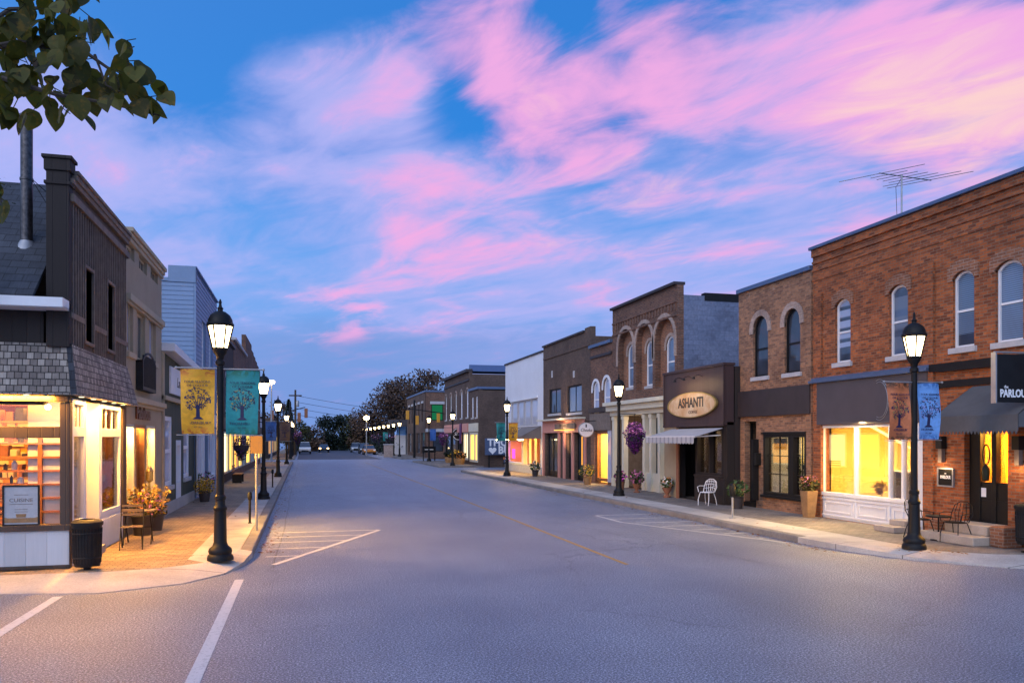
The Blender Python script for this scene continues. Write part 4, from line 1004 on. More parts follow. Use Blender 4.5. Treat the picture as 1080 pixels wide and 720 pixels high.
for a, b in ((FR.s(588), FR.s(585.5)), (FR.s(612.5), FR.s(610))): MB().box(FR, a, b, 1.0, 2.55, -.198, -.19).build('lit_pane', 'lit_orange', pb)
fsn = thing('fascia_sign', 'narrow dark shop sign board lit from below over the pink shop front', 'sign', FR.pt(FR.s(602), 3.35, .15))
a, b = FR.s(610.5), FR.s(589.5); z0_, z1_ = FR.z(600, 452), FR.z(600, 446.5)
MB().box(FR, a, b, z0_, z1_, .20, .26).build('panel', 'wood_grey', fsn); text('BROWNES', .26, FR.textmat((a + b) / 2, (z0_ + z1_) / 2, .262), 'letter_dark', fsn, sx=1.5)
MB().box(FR, a, b, z0_ - .08, z0_ - .05, .27, .31).build('light_strip', 'lit_yellow', fsn)
area_light('fascia_light', FR.pt((a + b) / 2, z0_ - .25, .55), 14, 3.0, .08, (1, .6, .3), (0, R(-120), 0))

# ---- white painted building with canvas awning
Y7 = FR.s(533)
wb = thing('white_building', 'tall plain white painted building with a row of shuttered windows above a taupe awning', 'building', (XR, 52.4, 0))
wz0, wz1 = FR.z(555, 449), FR.z(555, 421.5)
u0, u1 = FR.s(567), FR.s(539)
e0, e1 = Y6 + .5, Y7 - .4
shell(wb, FR, Y6 + .01, Y7 - .01, 7.85, [rect(u0, u1, wz0, wz1), rect(e0, FR.s(552), .7, 2.55), rect(FR.s(551), e1, .8, 2.55)], 'painted_white_wall', depth=15, roof_z=7.4)
m = MB(); n_ = 4
m.prism(FR, rect(u0, u1, wz0, wz1), -.14, -.02, [rect(u0 + (u1 - u0) * k / n_ + .12, u0 + (u1 - u0) * (k + 1) / n_ - .12, wz0 + .1, wz1 - .1) for k in range(n_)])
f_ = m.build('window', 'stone', wb); MB().box(FR, u0 + .05, u1 - .05, wz0 + .05, wz1 - .05, -.10, -.09).build('pane', 'pane_white', f_)
MB().box(FR, Y6, Y7 + .02, 7.852, 7.95, -.3, .10).build('roof_edge', 'dark_board', wb)
MB().box(FR, u0 - .1, u1 + .1, wz1 + .0, wz1 + .12, .0, .07).build('lintel', 'painted_white', wb)
A0, A1 = Y6 + .35, FR.s(541); ta, tb = FR.z(560, 449.5), 2.62
m = MB(); m.hexa([FR.pt(A0, ta, .05), FR.pt(A1, ta, .05), FR.pt(A1, tb, 1.25), FR.pt(A0, tb, 1.25), FR.pt(A0, ta - .02, .05), FR.pt(A1, ta - .02, .05), FR.pt(A1, tb - .02, 1.25), FR.pt(A0, tb - .02, 1.25)])
m.box(FR, A0, A1, tb - .18, tb, 1.25, 1.265)
for s in (A0, A1 - .012): m.prism(None, [(.05, ta), (1.25, tb), (1.25, tb - .18), (.05, tb - .18)], s, s + .012, fn=lambda a, b, d: FR.pt(d, b, a))
aw3 = m.build('awning', 'awning_taupe', wb)
for k, ch in enumerate(('S', 'E', 'A')):                                # small white characters down the slope of the canvas
    t = .25 + k * .24; Mx = FR.textmat((A0 + A1) / 2 + .6 - k * .15, ta + (tb - ta) * t, .05 + 1.2 * t + .03)
    Mx = Mx @ Matrix.Rotation(-math.atan2(1.2, ta - tb) + 0.0, 4, 'X'); text(ch, .42, Mx, 'letter_white', aw3)
m = MB(); s = A0
while s < A1: m.ball(FR.pt(s, tb - .24 - .03 * abs(math.sin(s * 3)), 1.24), .035, 6, 4); s += .3
m.build('string_light', 'bulb_glow', wb)
area_light('awning_glow', FR.pt((A0 + A1) / 2, tb - .35, 1.1), 40, (A1 - A0), .1, (1, .62, .18), (0, 0, R(90)))
room(wb, FR, e0 - .1, e1 + .1, .6, 2.7, 2.5, 'plaster_warm'); area_light('shop_ceiling_light', FR.pt(49.5, 2.6, -1.2), 75, 3.0, 1.6, (1, .52, .09)); point_light('magenta_light', FR.pt(FR.s(537), 1.5, -.8), 5, (1, .08, .8), .1)
m = MB()
for s in (e0, e0 + 1.3, e0 + 2.6, FR.s(552) - .08, FR.s(551), e1 - .1): m.box(FR, s, s + .1, .7, 2.55, -.12, .03)
m.box(FR, e0, e1, .62, .72, -.1, .06); m.build('shop_window', 'cream', wb)
MB().box(FR, FR.s(538.5), FR.s(535.8), 1.0, 1.7, -.35, -.30).build('neon_panel', 'lit_magenta', wb)
m = MB(); m.box(FR, e0 - .2, e1 + .2, .152, .6, .0, .08); m.build('stall_riser', 'stone', wb)

# ---- three-storey-high brown block beyond the parking gap, with a lower wing
t0, t1 = FR.s(495), FR.s(469)
tb_ = thing('brick_building', 'large brown brick corner building with tall narrow windows, two behind the white one', 'building', (XR, 78, 0))
wins = []
for k in range(5):
    s = t0 + .9 + k * (t1 - t0 - 1.8) / 4.0; wins.append((s - .45, s + .45, 4.4, 7.0, .3))
shops = [(t0 + .5, t0 + 2.6), (t0 + 3.3, t0 + 5.6), (t0 + 6.5, t1 - .6)]
shell(tb_, FR, t0 + .01, t1, 8.5, [shape(*a) for a in wins] + [rect(a, b, .5, 3.0) for a, b in shops], 'brick_dark', depth=13, roof_z=8.1)
for a in wins: window(tb_, FR, *a, fw=.1, pane='pane_pale' if a[0] < 74 else 'pane_dark', hood='brick_pale', hood_w=.15)
m = MB(); m.box(FR, t0, t1, 8.502, 8.75, -.3, .3); m.box(FR, t0, t1, 7.7, 7.85, -.02, .1); m.build('cornice', 'dark_board', tb_)
MB().add([FR.pt(t0 + .0, 8.55, -.35), FR.pt(t0 + .0, 8.55, -12.8), FR.pt(t0 + 1.8, 9.3, -12.8), FR.pt(t0 + 1.8, 9.3, -.35), FR.pt(t0 + 2.0, 8.5, -.35), FR.pt(t0 + 2.0, 8.5, -12.8)], [(0, 1, 2, 3), (3, 2, 5, 4), (0, 3, 4), (1, 5, 2)]).build('metal_roof', 'metal_cap', tb_)
MB().box(FR, t0 + .3, t1 - .3, 3.05, 3.85, .0, .12).build('fascia', 'pink_fascia', tb_)
for i, (a, b) in enumerate(shops):
    m = MB(); m.prism(FR, rect(a, b, .5, 3.0), -.2, .02, [rect(a + .12, (a + b) / 2 - .06, .7, 2.85), rect((a + b) / 2 + .06, b - .12, .7, 2.85)]); f_ = m.build('shop_window', 'cream' if i == 0 else 'dark_frame', tb_)
    MB().box(FR, a + .1, b - .1, .65, 2.9, -.12, -.11).build('pane', ('lit_white', 'pane_dark', 'pane_dark')[i], f_)
MB().box(FR, t0 + 4.2, t0 + 4.9, 2.2, 3.0, -.1, -.09).build('lit_pane', 'lit_orange', tb_)
m = MB()
for s, mt in ((t0 + 2.9, 0), ): m.box(FR, s, s + .9, 2.0, 3.9, .14, .2)
m.build('purple_banner', 'petal_violet', tb_)
w0, w1 = FR.s(505), t0
lw = thing('brick_building', 'lower dark brick wing with a pale cornice and lit shop front by the parking gap', 'building', (XR, 68.5, 0))
wins = [(w0 + .5, w0 + 1.3, 4.3, 6.1, 0), (w0 + 2.2, w0 + 3.0, 4.3, 6.1, 0)]
shell(lw, FR, w0, w1 - .01, 6.7, [shape(*a) for a in wins] + [rect(w0 + .3, w1 - .3, .4, 3.0)], 'brick_dark', depth=13, roof_z=6.4)
for a in wins: window(lw, FR, *a, fw=.1, pane='pane_pale')
m = MB(); m.box(FR, w0 - .06, w1 - .01, 6.702, 6.9, -13, .14); m.build('cornice', 'metal_cap', lw)
m = MB(); m.prism(FR, rect(w0 + .3, w1 - .3, .4, 3.0), -.2, .05, [rect(w0 + .5, w0 + 1.5, .6, 2.8), rect(w0 + 1.8, w1 - .5, .6, 2.8)]); f_ = m.build('shopfront', 'cream', lw)
MB().box(FR, w0 + .4, w1 - .4, .5, 2.9, -.12, -.11).build('pane', 'lit_yellow', f_); MB().box(FR, w0 + .2, w1 - .2, 3.05, 3.8, .0, .12).build('fascia', 'cream', lw)
text('CAFE', .4, FR.textmat((w0 + w1) / 2, 3.42, .13), 'letter_brown', lw) if False else None
# mural sign in the parking gap
mu = thing('mural_sign', 'dark blue sign board with white block letters and a heart in the parking gap', 'sign', (16.5, 66.0, 1))
SM = Fr('S', 66.0); zcm = lambda x: (66.0 * CS + x * SN)
mx0, mz1 = SM.at(511.5, 462); mz0 = SM.z(520, 479.5); mx1 = mx0 + 3.9
MB().box(SM, mx0, mx1, mz0, mz1, -.06, .0).build('panel', 'metal_cap', mu)
hh = (mz1 - mz0)
text('THOR', hh * .60, SM.textmat(mx0 + .22, mz1 - hh * .27, .004), 'letter_white', mu, align='LEFT', bold=.03, sx=1.0); text('BURY', hh * .60, SM.textmat(mx0 + 1.15, mz0 + hh * .27, .004), 'letter_white', mu, align='LEFT', bold=.03)
hc = (mx0 + .66, mz0 + hh * .27); q = hh * .21
MB().prism(SM, [(hc[0] + q * 1.15 * (math.sin(t) ** 3), hc[1] + q * .072 * 1.0 * (13 * math.cos(t) - 5 * math.cos(2 * t) - 2 * math.cos(3 * t) - math.cos(4 * t))) for t in [2 * math.pi * i / 28 for i in range(28)]], .001, .01).build('heart', 'letter_white', mu)
m = MB()
for x in (mx0 + .3, mx1 - .3): m.box(SM, x, x + .12, 0, mz0, -.06, -.01)
m.build('post', 'black_metal', mu)
# far brick corner building beyond the side street
q0 = 97.2
fb = thing('brick_building', 'far brown brick building with white lintels beyond the side street', 'building', (XR, 104, 0))
shell(fb, FR, q0, q0 + 18, 8.2, [rect(q0 + 2 + k * 3.2, q0 + 3.4 + k * 3.2, 4.6, 6.9) for k in range(5)] + [rect(q0 + 1 + k * 4.2, q0 + 4 + k * 4.2, .6, 3.2) for k in range(4)], 'brick_dark', depth=13, roof_z=7.8, sides=(False, True))
SQ = Fr('S', q0 - .01)
holes = [rect(XR + .7, XR + 2.2, 4.7, 6.7), rect(XR + 3.5, XR + 5, 4.7, 6.7), rect(XR + .9, XR + 2.2, .9, 2.8)]
MB().prism(SQ, rect(XR, XR + 13, 0, 8.2), -.25, 0, holes).build('side_wall', 'brick_brown', fb)
m = MB()
for h in holes[:2]: m.box(SQ, h[0][0] - .15, h[1][0] + .15, 6.72, 7.05, -.02, .06)
for k in range(5): m.box(FR, q0 + 1.85 + k * 3.2, q0 + 3.55 + k * 3.2, 6.92, 7.2, -.02, .06)
build_each(m, 'lintel', 'stone', fb)
for h, pn in zip(holes, ('lit_green_dim', 'pane_dark', 'pane_dark')):
    a, b, z0, z1 = h[0][0], h[1][0], h[0][1], h[2][1]
    m = MB(); m.prism(SQ, rect(a, b, z0, z1), -.15, -.08, [rect(a + .1, b - .1, z0 + .1, z1 - .1)]); f_ = m.build('window', 'dark_frame', fb); MB().box(SQ, a + .06, b - .06, z0 + .06, z1 - .06, -.13, -.12).build('pane', pn, f_)
for k in range(5): MB().box(FR, q0 + 2 + k * 3.2, q0 + 3.4 + k * 3.2, 4.6, 6.9, -.16, -.15).build('pane', 'pane_dark', fb)
for k in range(4): MB().box(FR, q0 + 1 + k * 4.2, q0 + 4 + k * 4.2, .6, 3.2, -.16, -.15).build('shop_window', 'pane_dark', fb)
m = MB(); m.box(SQ, XR - .1, XR + 13, 8.202, 8.4, -18, .12); m.build('roof_edge', 'metal_cap', fb)
MB().box(SQ, XR - .02, XR + 3.2, 3.3, 3.7, .0, .5).build('canopy', 'stone', fb)
# =================================================================== LEFT SIDE OF THE STREET
FL = Fr('L', XL); YF = 15.4; FS = Fr('S', YF)
# ---- corner shop: boarded false front, shingled skirt, dark roof, glowing windows
ks = thing('corner_shop', 'brown boarded corner shop with a shingled skirt roof and glowing windows', 'building', (XL, YF, 0))
yE = 19.98
X0 = -11.0
# false front on the street side
fw_ops = []
for x0, x1, yt, yb in ((87.8, 96.6, 285, 361), (111.3, 118.5, 300, 369)):
    s0, s1 = FL.s(x0), FL.s(x1); sm = (x0 + x1) / 2; fw_ops.append((s0, s1, FL.z(sm, yb), FL.z(sm, yt)))
MB().prism(FL, rect(YF, yE, 4.0, 7.05), -.32, 0, [rect(*o) for o in fw_ops]).build('wall', 'boards_brown', ks)
m = MB(); y = YF + .12
while y < yE - .05:
    inside = [o for o in fw_ops if o[0] - .09 < y < o[1] + .09]
    if inside: m.box(FL, y - .022, y + .022, inside[0][3] + .08, 6.55, .001, .035)
    else: m.box(FL, y - .022, y + .022, 4.62, 6.55, .001, .035); m.box(FL, y - .022, y + .022, 4.02, 4.52, .001, .035)
    y += .165
for a, b in ((YF, fw_ops[0][0] - .06), (fw_ops[0][1] + .06, fw_ops[1][0] - .06), (fw_ops[1][1] + .06, yE)): m.box(FL, a, b, 4.52, 4.62, .001, .045)
m.box(FL, YF - .02, yE, 6.55, 6.68, .001, .08); m.box(FL, YF - .02, yE, 6.86, 6.95, .001, .07); m.build('batten', 'batten_wood', ks)
m = MB(); m.box(FL, YF + .1, yE, 7.052, 7.12, -.36, .13); m.box(FL, YF + .1, yE, 6.95, 7.05, .001, .10); m.build('cornice', 'batten_wood', ks, bevel=.01)
m = MB(); m.box(FL, YF - .10, YF + .16, 4.0, 7.04, -.34, .02); m.box(FL, YF - .13, YF + .19, 6.80, 6.86, -.37, .05); m.box(FL, YF - .13, YF + .19, 7.04, 7.24, -.37, .05); m.box(FL, YF - .16, YF + .22, 7.24, 7.30, -.40, .08); m.build('corner_post', 'boards_dark', ks, bevel=.01)
for o in fw_ops:
    f_ = MB().prism(FL, rect(o[0] - .06, o[1] + .06, o[2] - .06, o[3] + .06), -.1, .05, [rect(*o)]).build('window', 'batten_wood', ks)
    MB().box(FL, o[0], o[1], o[2], o[3], -.14, -.13).build('pane', 'pane_dark', f_)
# gable wall, eave and roof facing the side street
MB().box(FS, X0, XL - .41, 3.0, 4.78, -.25, -.02).build('gable_wall', 'boards_dark', ks)
m = MB(); m.hexa([(X0, YF - .45, 4.83), (XL - .1, YF - .45, 4.83), (XL - .1, 18.0, 7.55), (X0, 18.0, 7.55), (X0, YF - .45, 4.75), (XL - .1, YF - .45, 4.75), (XL - .1, 18.0, 7.47), (X0, 18.0, 7.47)])
m.v = [Vector((v.x if v.x < -8 else XL - .44, v.y, v.z)) for v in m.v]
m2 = MB(); m2.hexa([(X0, 18.0, 7.55), (XL - .44, 18.0, 7.55), (XL - .44, 21.2, 4.6), (X0, 21.2, 4.6), (X0, 18.0, 7.47), (XL - .44, 18, 7.47), (XL - .44, 21.2, 4.5), (X0, 21.2, 4.5)])
m.build('roof', 'asphalt_shingle', ks); m2.build('roof', 'asphalt_shingle', ks)
m = MB(); m.box(FS, X0, XL + .02, 4.63, 4.79, .44, .49); m.box(FS, X0, XL + .02, 4.62, 4.65, .0, .44); m.box(FS, XL - .02, XL + .02, 4.63, 4.79, .0, .44); m.build('eave_fascia', 'painted_white', ks)
# skirt roof: front and side slopes
zt, zb, pr = 4.06, 3.17, .20
tx, ty = XL + .03, YF - .03; bx, by = XL + .14, YF - .14
m = MB()
m.add([(X0, ty, zt), (tx, ty, zt), (bx, by, zb), (X0, by, zb)], [(0, 1, 2, 3)]); m.add([(tx, ty, zt), (tx, yE, zt), (bx + .08, yE + .25, zb), (bx, by, zb)], [(0, 1, 2, 3)])
m.add([(X0, ty + .02, zb), (bx, by, zb), (bx + .08, yE + .25, zb), (tx, yE, zb), (tx, ty + .04, zb)], [(0, 1, 4), (1, 2, 3, 4)]); m.add([(tx, yE, zt), (bx + .08, yE + .25, zb), (tx, yE, zb)], [(0, 1, 2)])
m.build('skirt_roof', 'cedar_shingle', ks, fix=False)
MB().add([(tx, ty, zt + .01), (tx + .02, ty - .02, zt), (bx + .02, by - .02, zb), (bx, by, zb + .02), (bx - .08, by - .015, zb), (tx - .07, ty - .015, zt)], [(0, 1, 2, 3), (0, 3, 4, 5)]).build('hip_cap', 'asphalt_shingle', ks, fix=False)
# front glazing
zk = .82; zr0, zr1, zg = 2.42, 2.62, 3.06
m = MB()
m.box(FS, X0, XL, zb - .12, zb - .02, -.20, .04); m.box(FS, X0, XL - .16, zr0, zr1, -.15, -.02); m.box(FS, X0, XL + .03, zk, zk + .1, -.2, .07)
m.box(FS, XL - .15, XL + .01, .2, zb - .13, -.16, .01)
for x in (-5.6, -7.4, -9.2): m.box(FS, x, x + .12, zk + .1, zb - .12, -.15, -.01)
MB().box(FL, yE - .35, yE, .16, zb - .05, -.2, .01).build('door_post', 'boards_brown', ks, bevel=.008)
m.box(FS, X0, XL + .02, .155, .22, -.1, .04)
m.build('frame', 'boards_brown', ks, bevel=.008)
MB().box(FS, X0, XL - .12, zk + .08, zb - .1, -.09, -.08).build('pane', 'shop_glass', ks)
MB().box(FS, X0, XL + .0, .221, zk - .002, -.12, .02).build('stall_riser', 'boards_white', ks)
# street-side glazing: window, recessed entrance, window
a0, a1, a2, a3 = YF + .16, FL.s(89.5), FL.s(106), FL.s(127)
for p0, p1 in ((a0, a1), (a2, a3)):
    m = MB(); m.prism(FL, rect(p0, p1, zk, zb - .05), -.1, .01, [rect(p0 + .09, p1 - .09, zk + .12, 2.45), rect(p0 + .09, p1 - .09, 2.62, zb - .14)])
    for k in (1, 2): s = p0 + .09 + (p1 - p0 - .18) * k / 3; m.box(FL, s - .018, s + .018, 2.62, zb - .14, -.07, -.03)
    m.build('shop_window', 'painted_white', ks, bevel=.004)
m = MB()
m.box(FL, a1, a1 + .1, .16, zb - .05, -.95, .0); m.box(FL, a2 - .1, a2, .16, zb - .05, -.95, .0)
m.box(FL, a0, a1 + .1, .16, zk, -.1, .0); m.box(FL, a2 - .1, yE - .36, .16, zk, -.1, .0)
for s in [a2 + .02 + k * .13 for k in range(int((yE - .4 - a2) / .13))]: m.box(FL, s, s + .10, .2, zk - .04, .0, .02)
m.build('shopfront', 'painted_white', ks, bevel=.004)
m = MB()
for p0, p1 in ((a0, a1), (a2, a3)): m.box(FL, p0 + .05, p1 - .05, zk + .05, zb - .1, -.055, -.048)
build_each(m, 'pane', 'shop_glass', ks)
m = MB(); m.prism(FL, rect(a1 + .1, a2 - .1, .3, 2.5), -.95, -.88, [rect(a1 + .22, a2 - .22, .95, 2.35)]); m.build('door', 'painted_white', ks); MB().box(FL, a1 + .1, a2 - .1, .151, .3, -.95, .12).build('doorstep', 'stone_step', ks)
m = MB(); x0, x1 = X0, XL - .2; y0, y1 = YF + .25, 19.92
for c in (((x0, y1, .2), (x1, y1, .2), (x1, y1, zb - .05), (x0, y1, zb - .05)), ((x0, y0, .2), (x0, y1, .2), (x0, y1, zb - .05), (x0, y0, zb - .05)), ((x0, y0, zb - .05), (x1 + .1, y0, zb - .05), (x1 + .1, y1, zb - .05), (x0, y1, zb - .05))): m.add(c, [(0, 1, 2, 3)])
it = m.build('interior', 'plaster_orange', ks, fix=False); MB().add([(x0, y0, .25), (x1, y0, .25), (x1, y1, .25), (x0, y1, .25)], [(0, 1, 2, 3)]).build('floor', 'shop_floor', it, fix=False)
bulb = FS.at(42, 428)
hl = thing('pendant_lamp', 'bare glowing bulb hanging behind the corner shop window', 'lamp', (bulb[0], YF + .45, bulb[1]))
MB().ball((bulb[0], YF + .45, bulb[1]), .05, 12, 8).build('bulb', 'bulb_glow', hl); MB().tube([(bulb[0], YF + .45, bulb[1] + .04), (bulb[0], YF + .45, zb - .06)], .008, 5).build('cord', 'black_metal', hl)
point_light('bulb_light', (bulb[0], YF + .62, bulb[1] - .12), 2.6, (1, .56, .17), .06)
area_light('shop_ceiling_light', (-6.2, 17.8, zb - .15), 90, 3.2, 3.0, (1, .42, .035)); area_light('rack_light', (-5.3, 15.95, 3.0), 60, 2.2, .12, (1, .43, .05), (R(-30), 0, 0)); point_light('entrance_light', FL.pt((a1 + a2) / 2, 2.85, -.45), 22, (1, .50, .14), .08)
point_light('window_display_light', FL.pt((a2 + a3) / 2, 2.6, -.5), 16, (1, .66, .24), .08)
area_light('added_soffit_light', (-3.86, 17.6, zb - .03), 125, .06, 3.6, (1, .45, .065), (0, R(-28), 0)); area_light('added_soffit_light', (-5.4, YF - .09, zb - .03), 60, 2.4, .06, (1, .45, .065), (R(25), 0, 0))  # unseen strips added under the skirt to throw the orange glow on the pavement
m = MB()
for k in range(5): m.lathe([(.045, 0), (.045, .012)], (-3.88, 15.9 + k * .85, zb - .016), 12)
for k in range(4): m.lathe([(.045, 0), (.045, .012)], (-4.6 - k * .8, YF - .07, zb - .016), 12)
build_each(m, 'added_soffit_disc', 'lit_white', ks)  # glowing discs added to give the soffit strips a visible source
# shelf rack in the window
rk = thing('shelf_rack', 'orange wooden slatted shelf rack with a diagonal brace inside the corner shop', 'shelf', (-5.3, 16.3, .25))
m = MB(); SR = Fr('S', 16.35)
for x in (-6.6, -5.75, -4.72, -4.30): m.box(SR, x, x + .07, .25, 2.42, -.4, 0)
for k in range(8): m.box(SR, -6.6, -4.24, .55 + k * .25, .585 + k * .25, -.4, -.005)
m.build('frame', 'wood_orange', rk); MB().prism(SR, [(-5.75, 2.0), (-5.66, 2.0), (-4.95, 1.1), (-5.04, 1.1)], .002, .03).build('brace', 'wood_orange', rk)
gd = ['cream', 'terracotta', 'leaf_olive', 'brass', 'pot_dark', 'letter_white']; gi = 0
for k in range(1, 8):
    x = -5.7
    while x < -4.36:
        wd_ = rnd.uniform(.05, .12); h_ = rnd.uniform(.09, .18); z_ = .588 + k * .25
        if rnd.random() < .75:
            j = MB().lathe([(wd_ / 2, 0), (wd_ / 2, h_ * .75), (wd_ / 4, h_ * .85), (wd_ / 4, h_)], (x, 16.5, z_), 8).build('jar', gd[gi % 6], None)
            tag(j, 'jar or bottle standing on the orange slatted shelf rack in the corner shop', 'jar', 'jars on the shelf rack'); gi += 1
        x += wd_ + rnd.uniform(.03, .10)
sk = thing('shelf_rack', 'second taller wooden rack of goods deeper inside the corner shop', 'shelf', (-5.0, 17.6, .25)); m = MB(); S2 = Fr('S', 17.6)
for x in (-6.2, -5.2, -4.36): m.box(S2, x, x + .08, .25, 3.0, -.4, 0)
for k in range(7): m.box(S2, -6.2, -4.3, .5 + k * .37, .54 + k * .37, -.4, -.005)
m.build('frame', 'wood_planter', sk); q = [MB(), MB(), MB()]
for k in range(7):
    x = -6.1
    while x < -4.4: wd_ = rnd.uniform(.06, .2); q[rnd.randrange(3)].box(S2, x, x + wd_, .542 + k * .37, .542 + k * .37 + rnd.uniform(.08, .28), -.3, -.05); x += wd_ + rnd.uniform(.02, .12)
for a_, mt_ in zip(q, ('cream', 'terracotta', 'pot_dark')): a_.build('goods', mt_, sk)
gr = thing('shop_shelves', 'tall shelves of goods on the back wall of the corner shop', 'shelf', (-5.6, 19.9, .25))
m = MB()
for k in range(6): m.box(Fr('S', 19.9), -8, -4.4, .6 + k * .4, .64 + k * .4, -.4, 0)
m.build('frame', 'wood_planter', gr)
m = MB()
for k in range(6):
    x = -7.9
    while x < -4.5: wd_ = rnd.uniform(.1, .3); m.box(Fr('S', 19.85), x, x + wd_, .642 + k * .4, .642 + k * .4 + rnd.uniform(.1, .3), -.3, 0); x += wd_ + rnd.uniform(.02, .15)
m.build('goods', 'cream', gr)
dsp = thing('display_shelf', 'wooden display shelf of jars behind the street-side shop window', 'shelf', (-4.75, 18.5, .25)); m = MB(); SD = Fr('L', -4.55)
for k in range(5): m.box(SD, 17.75, 19.25, .7 + k * .45, .735 + k * .45, -.35, 0)
for s in (17.75, 18.47, 19.2): m.box(SD, s, s + .05, .25, 2.7, -.35, -.004)
m.box(SD, 17.75, 19.25, .25, 2.7, -.39, -.352); m.build('frame', 'wood_planter', dsp); q = [MB(), MB(), MB()]
for k in range(5):
    x = 17.85
    while x < 19.1: wd_ = rnd.uniform(.05, .14); q[rnd.randrange(3)].lathe([(wd_ / 2, 0), (wd_ / 2, .12), (wd_ / 3, .18)], (-4.68, x, .737 + k * .45), 8); x += wd_ + rnd.uniform(.04, .16)
for a_, mt_ in zip(q, ('cream', 'terracotta', 'leaf_olive')): build_each(a_, 'jar', mt_, dsp)
# CUISINE poster
pa, pz1 = FS.at(3.5, 511.5); pb_, pz0 = FS.at(42.5, 556)
cu = thing('poster_sign', 'framed grey poster headed CUISINE standing on the corner shop sill', 'sign', ((pa + pb_) / 2, YF - .04, pz0))
pz0 = zk + .10; SP = Fr('S', YF - .02)
MB().prism(SP, rect(pa, pb_, pz0, pz1), .0, .035, [rect(pa + .025, pb_ - .025, pz0 + .025, pz1 - .025)]).build('frame', 'dark_frame', cu)
MB().box(SP, pa + .02, pb_ - .02, pz0 + .02, pz1 - .02, .002, .018).build('panel', 'stone', cu)
pc = (pa + pb_) / 2
text('CUISINE', .088, SP.textmat(pc, pz1 - .26, .02), 'wood_grey', cu, ext=.002, sx=1.15)
m = MB()
for z, w_ in ((pz1 - .17, .22), (pz1 - .33, .36), (pz1 - .42, .2), (pz1 - .46, .2)): m.box(SP, pc - w_ / 2, pc + w_ / 2, z, z + .008, .019, .021)
m.build('rule', 'wood_grey', cu)
m = MB(); m.prism(SP, [(pc - .26, pz0 + .05), (pc + .26, pz0 + .05), (pc + .28, pz0 + .15), (pc + .2, pz0 + .13), (pc - .2, pz0 + .13), (pc - .28, pz0 + .15)], .019, .024); m.prism(SP, [(pc - .07, pz0 + .14), (pc + .07, pz0 + .14), (pc + .08, pz0 + .2), (pc - .08, pz0 + .2)], .019, .024)
m.build('picture', 'wood_planter', cu)
# flue pipe
fx, fy = -4.87, 16.25
fp = thing('flue_pipe', 'tall shiny steel flue pipe with a rain cap rising from the dark shingle roof', 'chimney', (fx, fy, 5.8))
m = MB(); m.lathe([(.10, 5.7), (.10, 7.1), (.113, 7.1), (.113, 7.14), (.10, 7.14), (.10, 8.15), (.115, 8.15), (.115, 8.19), (.09, 8.19)], (fx, fy, 0), 18); m.build('pipe', 'flue_steel', fp)
MB().lathe([(.27, 5.62), (.24, 5.74), (.14, 5.92), (.105, 6.0)], (fx, fy, 0), 18).build('flashing', 'galvanised', fp); MB().lathe([(.14, 8.24), (.14, 8.27), (.04, 8.34)], (fx, fy, 0), 16).build('cap', 'flue_steel', fp)
m = MB()
for k in range(3): a = k * 2.1; m.tube([(fx + .09 * math.cos(a), fy + .09 * math.sin(a), 8.15), (fx + .10 * math.cos(a), fy + .10 * math.sin(a), 8.26)], .01, 5)
m.build('cap_bracket', 'flue_steel', fp)
m = MB(); m.tube([(fx + .1, fy, 7.1), (fx + .4, fy - .1, 6.6), (XL - .45, YF + .3, 6.4)], .008, 5); m.tube([(fx + .1, fy, 7.12), (fx + .35, fy + .3, 6.9), (XL - .45, YF + .9, 6.5)], .008, 5); m.build('stay_wire', 'black_metal', fp)

# ---- tan stucco building
yT = FL.s(170.5)
tn = thing('stucco_building', 'two-storey tan stucco building with three small attic windows and a yellow lit shop', 'building', (XL, 22.3, 0))
ops, att, up = [], [], []
for x0, x1, yt, yb in ((133.9, 141.8, 257, 272), (146.7, 155.0, 271.5, 286), (159, 166.5, 283, 296)): s0, s1 = FL.s(x0), FL.s(x1); sm = (x0 + x1) / 2; att.append((s0, s1, FL.z(sm, yb) - .02, FL.z(sm, yt) - .04))
for x0, x1, yt, yb in ((131, 140.5, 312, 371), (144.3, 153.2, 331, 380), (157.3, 164.3, 331.5, 381.5)): s0, s1 = max(FL.s(x0), 20.1), FL.s(x1); sm = (x0 + x1) / 2; up.append((s0, s1, FL.z(sm, yb), FL.z(sm, yt)))
sh = [(FL.s(133.5), FL.s(142.5)), (FL.s(143.0), FL.s(153.5)), (FL.s(154.5), FL.s(164.3))]
shz = FL.z(150, 448)
shell(tn, FL, 20.0, yT - .01, 7.2, [rect(*a) for a in att + up] + [rect(a, b, .75 if i != 1 else .16, shz) for i, (a, b) in enumerate(sh)], 'stucco_tan', depth=12, roof_z=6.8)
for a in att: window(tn, FL, *a, frame='stucco_trim', pane='pane_dark', rail=False, mull=2, sill=None, fw=.06)
for i, a in enumerate(up): window(tn, FL, *a, frame='stucco_trim', pane='pane_pale' if i != 1 else 'pane_dark', rail=False, mull=1, sill='stucco_trim', fw=.07)
m = MB()
for z, d, h in ((7.202, .15, .10), (7.10, .10, .10), (7.0, .06, .1), (5.62, .10, .16), (5.56, .05, .06), (3.28, .14, .14), (3.2, .07, .08)): m.box(FL, 20.01, yT - (.02), z, z + h, -.02 if z < 7.2 else -.35, d)
m.build('cornice', 'stucco_trim', tn, bevel=.012)
for i, (a, b) in enumerate(sh):
    z0 = .75 if i != 1 else .16
    m = MB(); m.prism(FL, rect(a, b, z0, shz), -.18, -.02, [rect(a + .07, b - .07, z0 + .1, shz - .08)])
    f_ = m.build('shop_window' if i != 1 else 'door', 'wood_orange' if i == 1 else 'cream', tn)
    MB().box(FL, a + .05, b - .05, z0 + .05, shz - .05, -.12, -.11).build('pane', 'shop_glass', f_)
